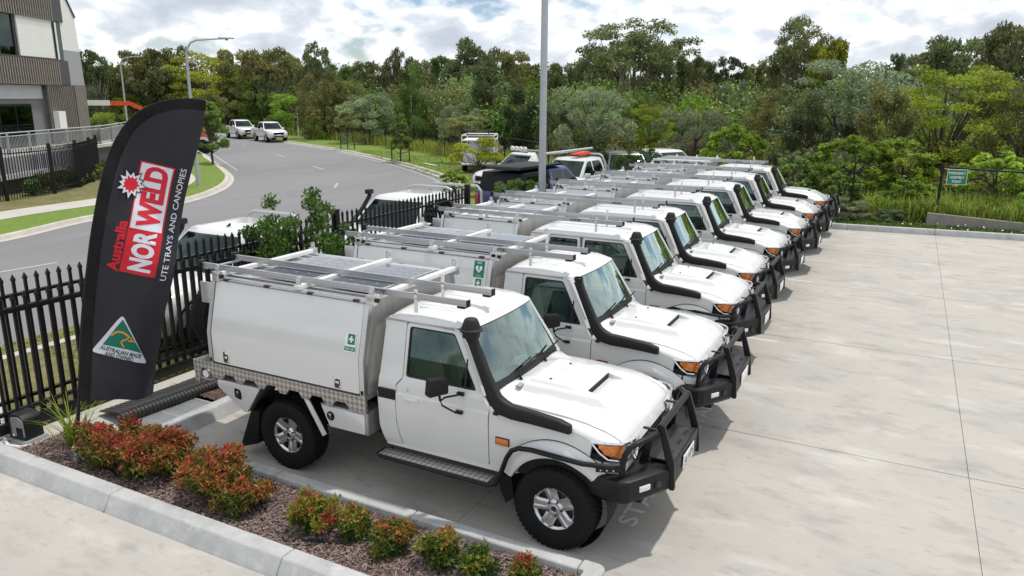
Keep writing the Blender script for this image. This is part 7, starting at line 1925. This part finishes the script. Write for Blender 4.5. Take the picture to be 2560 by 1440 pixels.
foliage_mass('scrub', 'mixed olive scrub at the edge of the wood', cen, 620, (0.16, 0.36), 'leaf_olive', 13)
def blades(name, label, pts, L, w, mt, seed, lean=0.5, cat='grass', hue=((0.8, 1.0, 0.6), (1.5, 1.1, 0.8))):
    rng = np.random.default_rng(seed); n = len(pts); a = rng.uniform(0, 2 * pi, n); l = L * rng.uniform(0.5, 1.15, n)
    dirn = np.column_stack([np.cos(a), np.sin(a), np.zeros(n)]); sd = np.column_stack([-np.sin(a), np.cos(a), np.zeros(n)]) * (w * rng.uniform(0.6, 1.3, n))[:, None]
    k = rng.uniform(0.1, lean, n)
    m1 = pts + dirn * (l * k * 0.35)[:, None] + np.column_stack([np.zeros(n), np.zeros(n), l * 0.6]); tip = pts + dirn * (l * k)[:, None] + np.column_stack([np.zeros(n), np.zeros(n), l * (1 - 0.35 * k)])
    v = np.stack([pts - sd, pts + sd, m1 + sd * 0.8, m1 - sd * 0.8, m1 - sd * 0.8, m1 + sd * 0.8, tip + sd * 0.1, tip - sd * 0.1], 1).reshape(-1, 3)
    t = rng.random(n)[:, None]; col = (np.array(hue[0]) * (1 - t) + np.array(hue[1]) * t) * rng.uniform(0.6, 1.3, n)[:, None]
    me = arr_mesh(name, v, 4, M(mt), np.repeat(col, 2, 0)); return props(link(bpy.data.objects.new(name, me)), label, cat, kind='stuff')
def scatter(poly_bounds, n, seed, test=None, z=0.0):
    rng = np.random.default_rng(seed); x0, x1, y0, y1 = poly_bounds
    p = np.column_stack([rng.uniform(x0, x1, n), rng.uniform(y0, y1, n), np.full(n, z)])
    if test is not None: p = p[np.array([test(q[0], q[1]) for q in p])]
    return p
blades('tall_grass', 'tall yellow-green reedy grass behind the far kerb', scatter((1.2, 14, 21.4, 25.0), 16000, 21, lambda x, y: y > 21.35 + max(0, (3.2 - x)) * 0.25 and mnoise.noise((x * 0.8, y * 0.8, 0)) > -0.25), 1.0, 0.017, 'grass_tall', 21, 1.1)
blades('scrub_grass', 'straw and green grass between the utes and the wood', scatter((-8, 2, 21.5, 33), 15000, 22, lambda x, y: mnoise.noise((x * 0.6, y * 0.6, 3)) > -0.2), 0.85, 0.018, 'grass_tall', 22, 1.1)
blades('fence_grass', 'tall dry grass along the wire fence', np.concatenate([np.column_stack([np.full(260, p[0]), np.full(260, p[1]), np.zeros(260)]) + np.random.default_rng(int(abs(p[0] * 10))).normal(size=(260, 3)) * np.array([0.8, 0.8, 0]) for p in offset_line(vf, -0.7)]), 0.95, 0.014, 'grass_tall', 23, 0.7, hue=((1.0, 0.95, 0.6), (1.9, 1.4, 1.1)))
gc = scatter((-4.8, 14, 19.2, 22.6), 15000, 24, lambda x, y: 19.3 + (x - 0.7) * 0.105 + 0.0 < y < 21.6 + max(0, x - 3) * 0.1)
blades('ground_cover', 'low creeping ground cover along the far kerb', gc, 0.17, 0.020, 'grass_blade', 24, 1.2, 'ground cover', ((0.3, 0.45, 0.4), (0.9, 0.9, 0.7)))
rngf = np.random.default_rng(9); fl = gc[rngf.choice(len(gc), 130)]; fl[:, 2] = 0.17; nf = len(fl)
props(link(bpy.data.objects.new('daisies', arr_mesh('daisies', cards(fl, unit(rngf.normal(size=(nf, 3)) * np.array([1, 1, .2])), np.full(nf, .06), np.full(nf, .06), 0, None, rngf), 4, M('sign_white')))), 'tiny white flowers in the ground cover along the far kerb', 'flowers', kind='stuff')
sheet('garden_far', [(-5.0, 18.75), (0.7, 19.3), (24, 21.75), (24, 34), (-6, 34), (-6, 19)], 0.03, M('forest_floor'))
blades('verge_grass', 'short patchy grass on the verge behind the gate', scatter((-10.3, -6.65, 0.2, 20), 26000, 25, lambda x, y: mnoise.noise((x * 1.3, y * 1.3, 1)) > -0.35, -0.012), 0.06, 0.006, 'grass_blade', 25, 1.0, hue=((0.7, 0.9, 0.6), (1.9, 1.3, 1.0)))
blades('far_grass', 'mown green grass of the verge by the wood', np.concatenate([scatter((-34, -12, 20, 40), 30000, 26, lambda x, y: 0.5 < min((x - p[0]) * 0 + math.hypot(x - p[0], y - p[1]) for p in rk[::4]) < 4.2 and (x + 15.85) * 0.65 + (y - 23.2) * 0.76 > 0)]), 0.09, 0.012, 'grass_blade', 26, 1.0)
# shrubs at the foot of the deck
cen = [(-28.6 - 0.62 * k + rng0.uniform(-.2, .2), 11.8 + 0.80 * k + rng0.uniform(-.2, .2), rng0.uniform(0.4, 0.7), rng0.uniform(0.4, 0.9)) for k in range(9)]
foliage_mass('deck_planting', 'low green planting at the foot of the deck wall behind the bar fence', cen, 500, (0.10, 0.22), 'leaf_green', 31, 'planting')

# ------------------------------------------------------------------ the row of parked utes
build_cruiser('white single-cab ute with a SOLD sheet, nearest of the row, beside the mulch bed', (0, 0, 0), plate='56\u00b7HP5')
build_cruiser('white single-cab ute with green AED and FIRST AID stickers, second in the row', (0.05, 2.41, 0), cap=False, side_tube=False, aed=True)
V3 = build_cruiser('white dual-cab ute, third in the row and first with four doors', (-0.13, 5.09, 0), dual=True, solar=False, side_tube=False, first_aid=False, bar='wing')
b = MB(); 
for s in (-1, 1):
    b = MB(); b.tube([(-0.40, s * 0.905, 0.80), (-0.36, s * 0.915, 0.925), (-0.25, s * 0.92, 0.965), (0.10, s * 0.92, 0.955), (0.45, s * 0.89, 0.925), (0.66, s * 0.80, 0.92)], 0.022, 8); b.build('side_rail', M('black_metal'), V3)
for lab, x, y, rz in (('white dual-cab ute, fourth in the row', -0.24, 7.29, 0.3), ('white dual-cab ute, fifth in the row', -0.21, 9.85, -0.3), ('white dual-cab ute, sixth in the row', -0.14, 12.50, 0.2), ('white dual-cab ute, seventh in the row and next to last', -0.15, 15.20, 0.0)):
    c = copy_tree(V3); c.location = (x, y, 0); c.rotation_euler = (0, 0, radians(rz)); c['label'] = lab
build_cruiser('white dual-cab ute with a solid white canopy lid, last of the row', (-0.16, 17.95, 0), dual=True, solar=False, side_tube=False, first_aid=False, white_canopy=True, bar='wing')
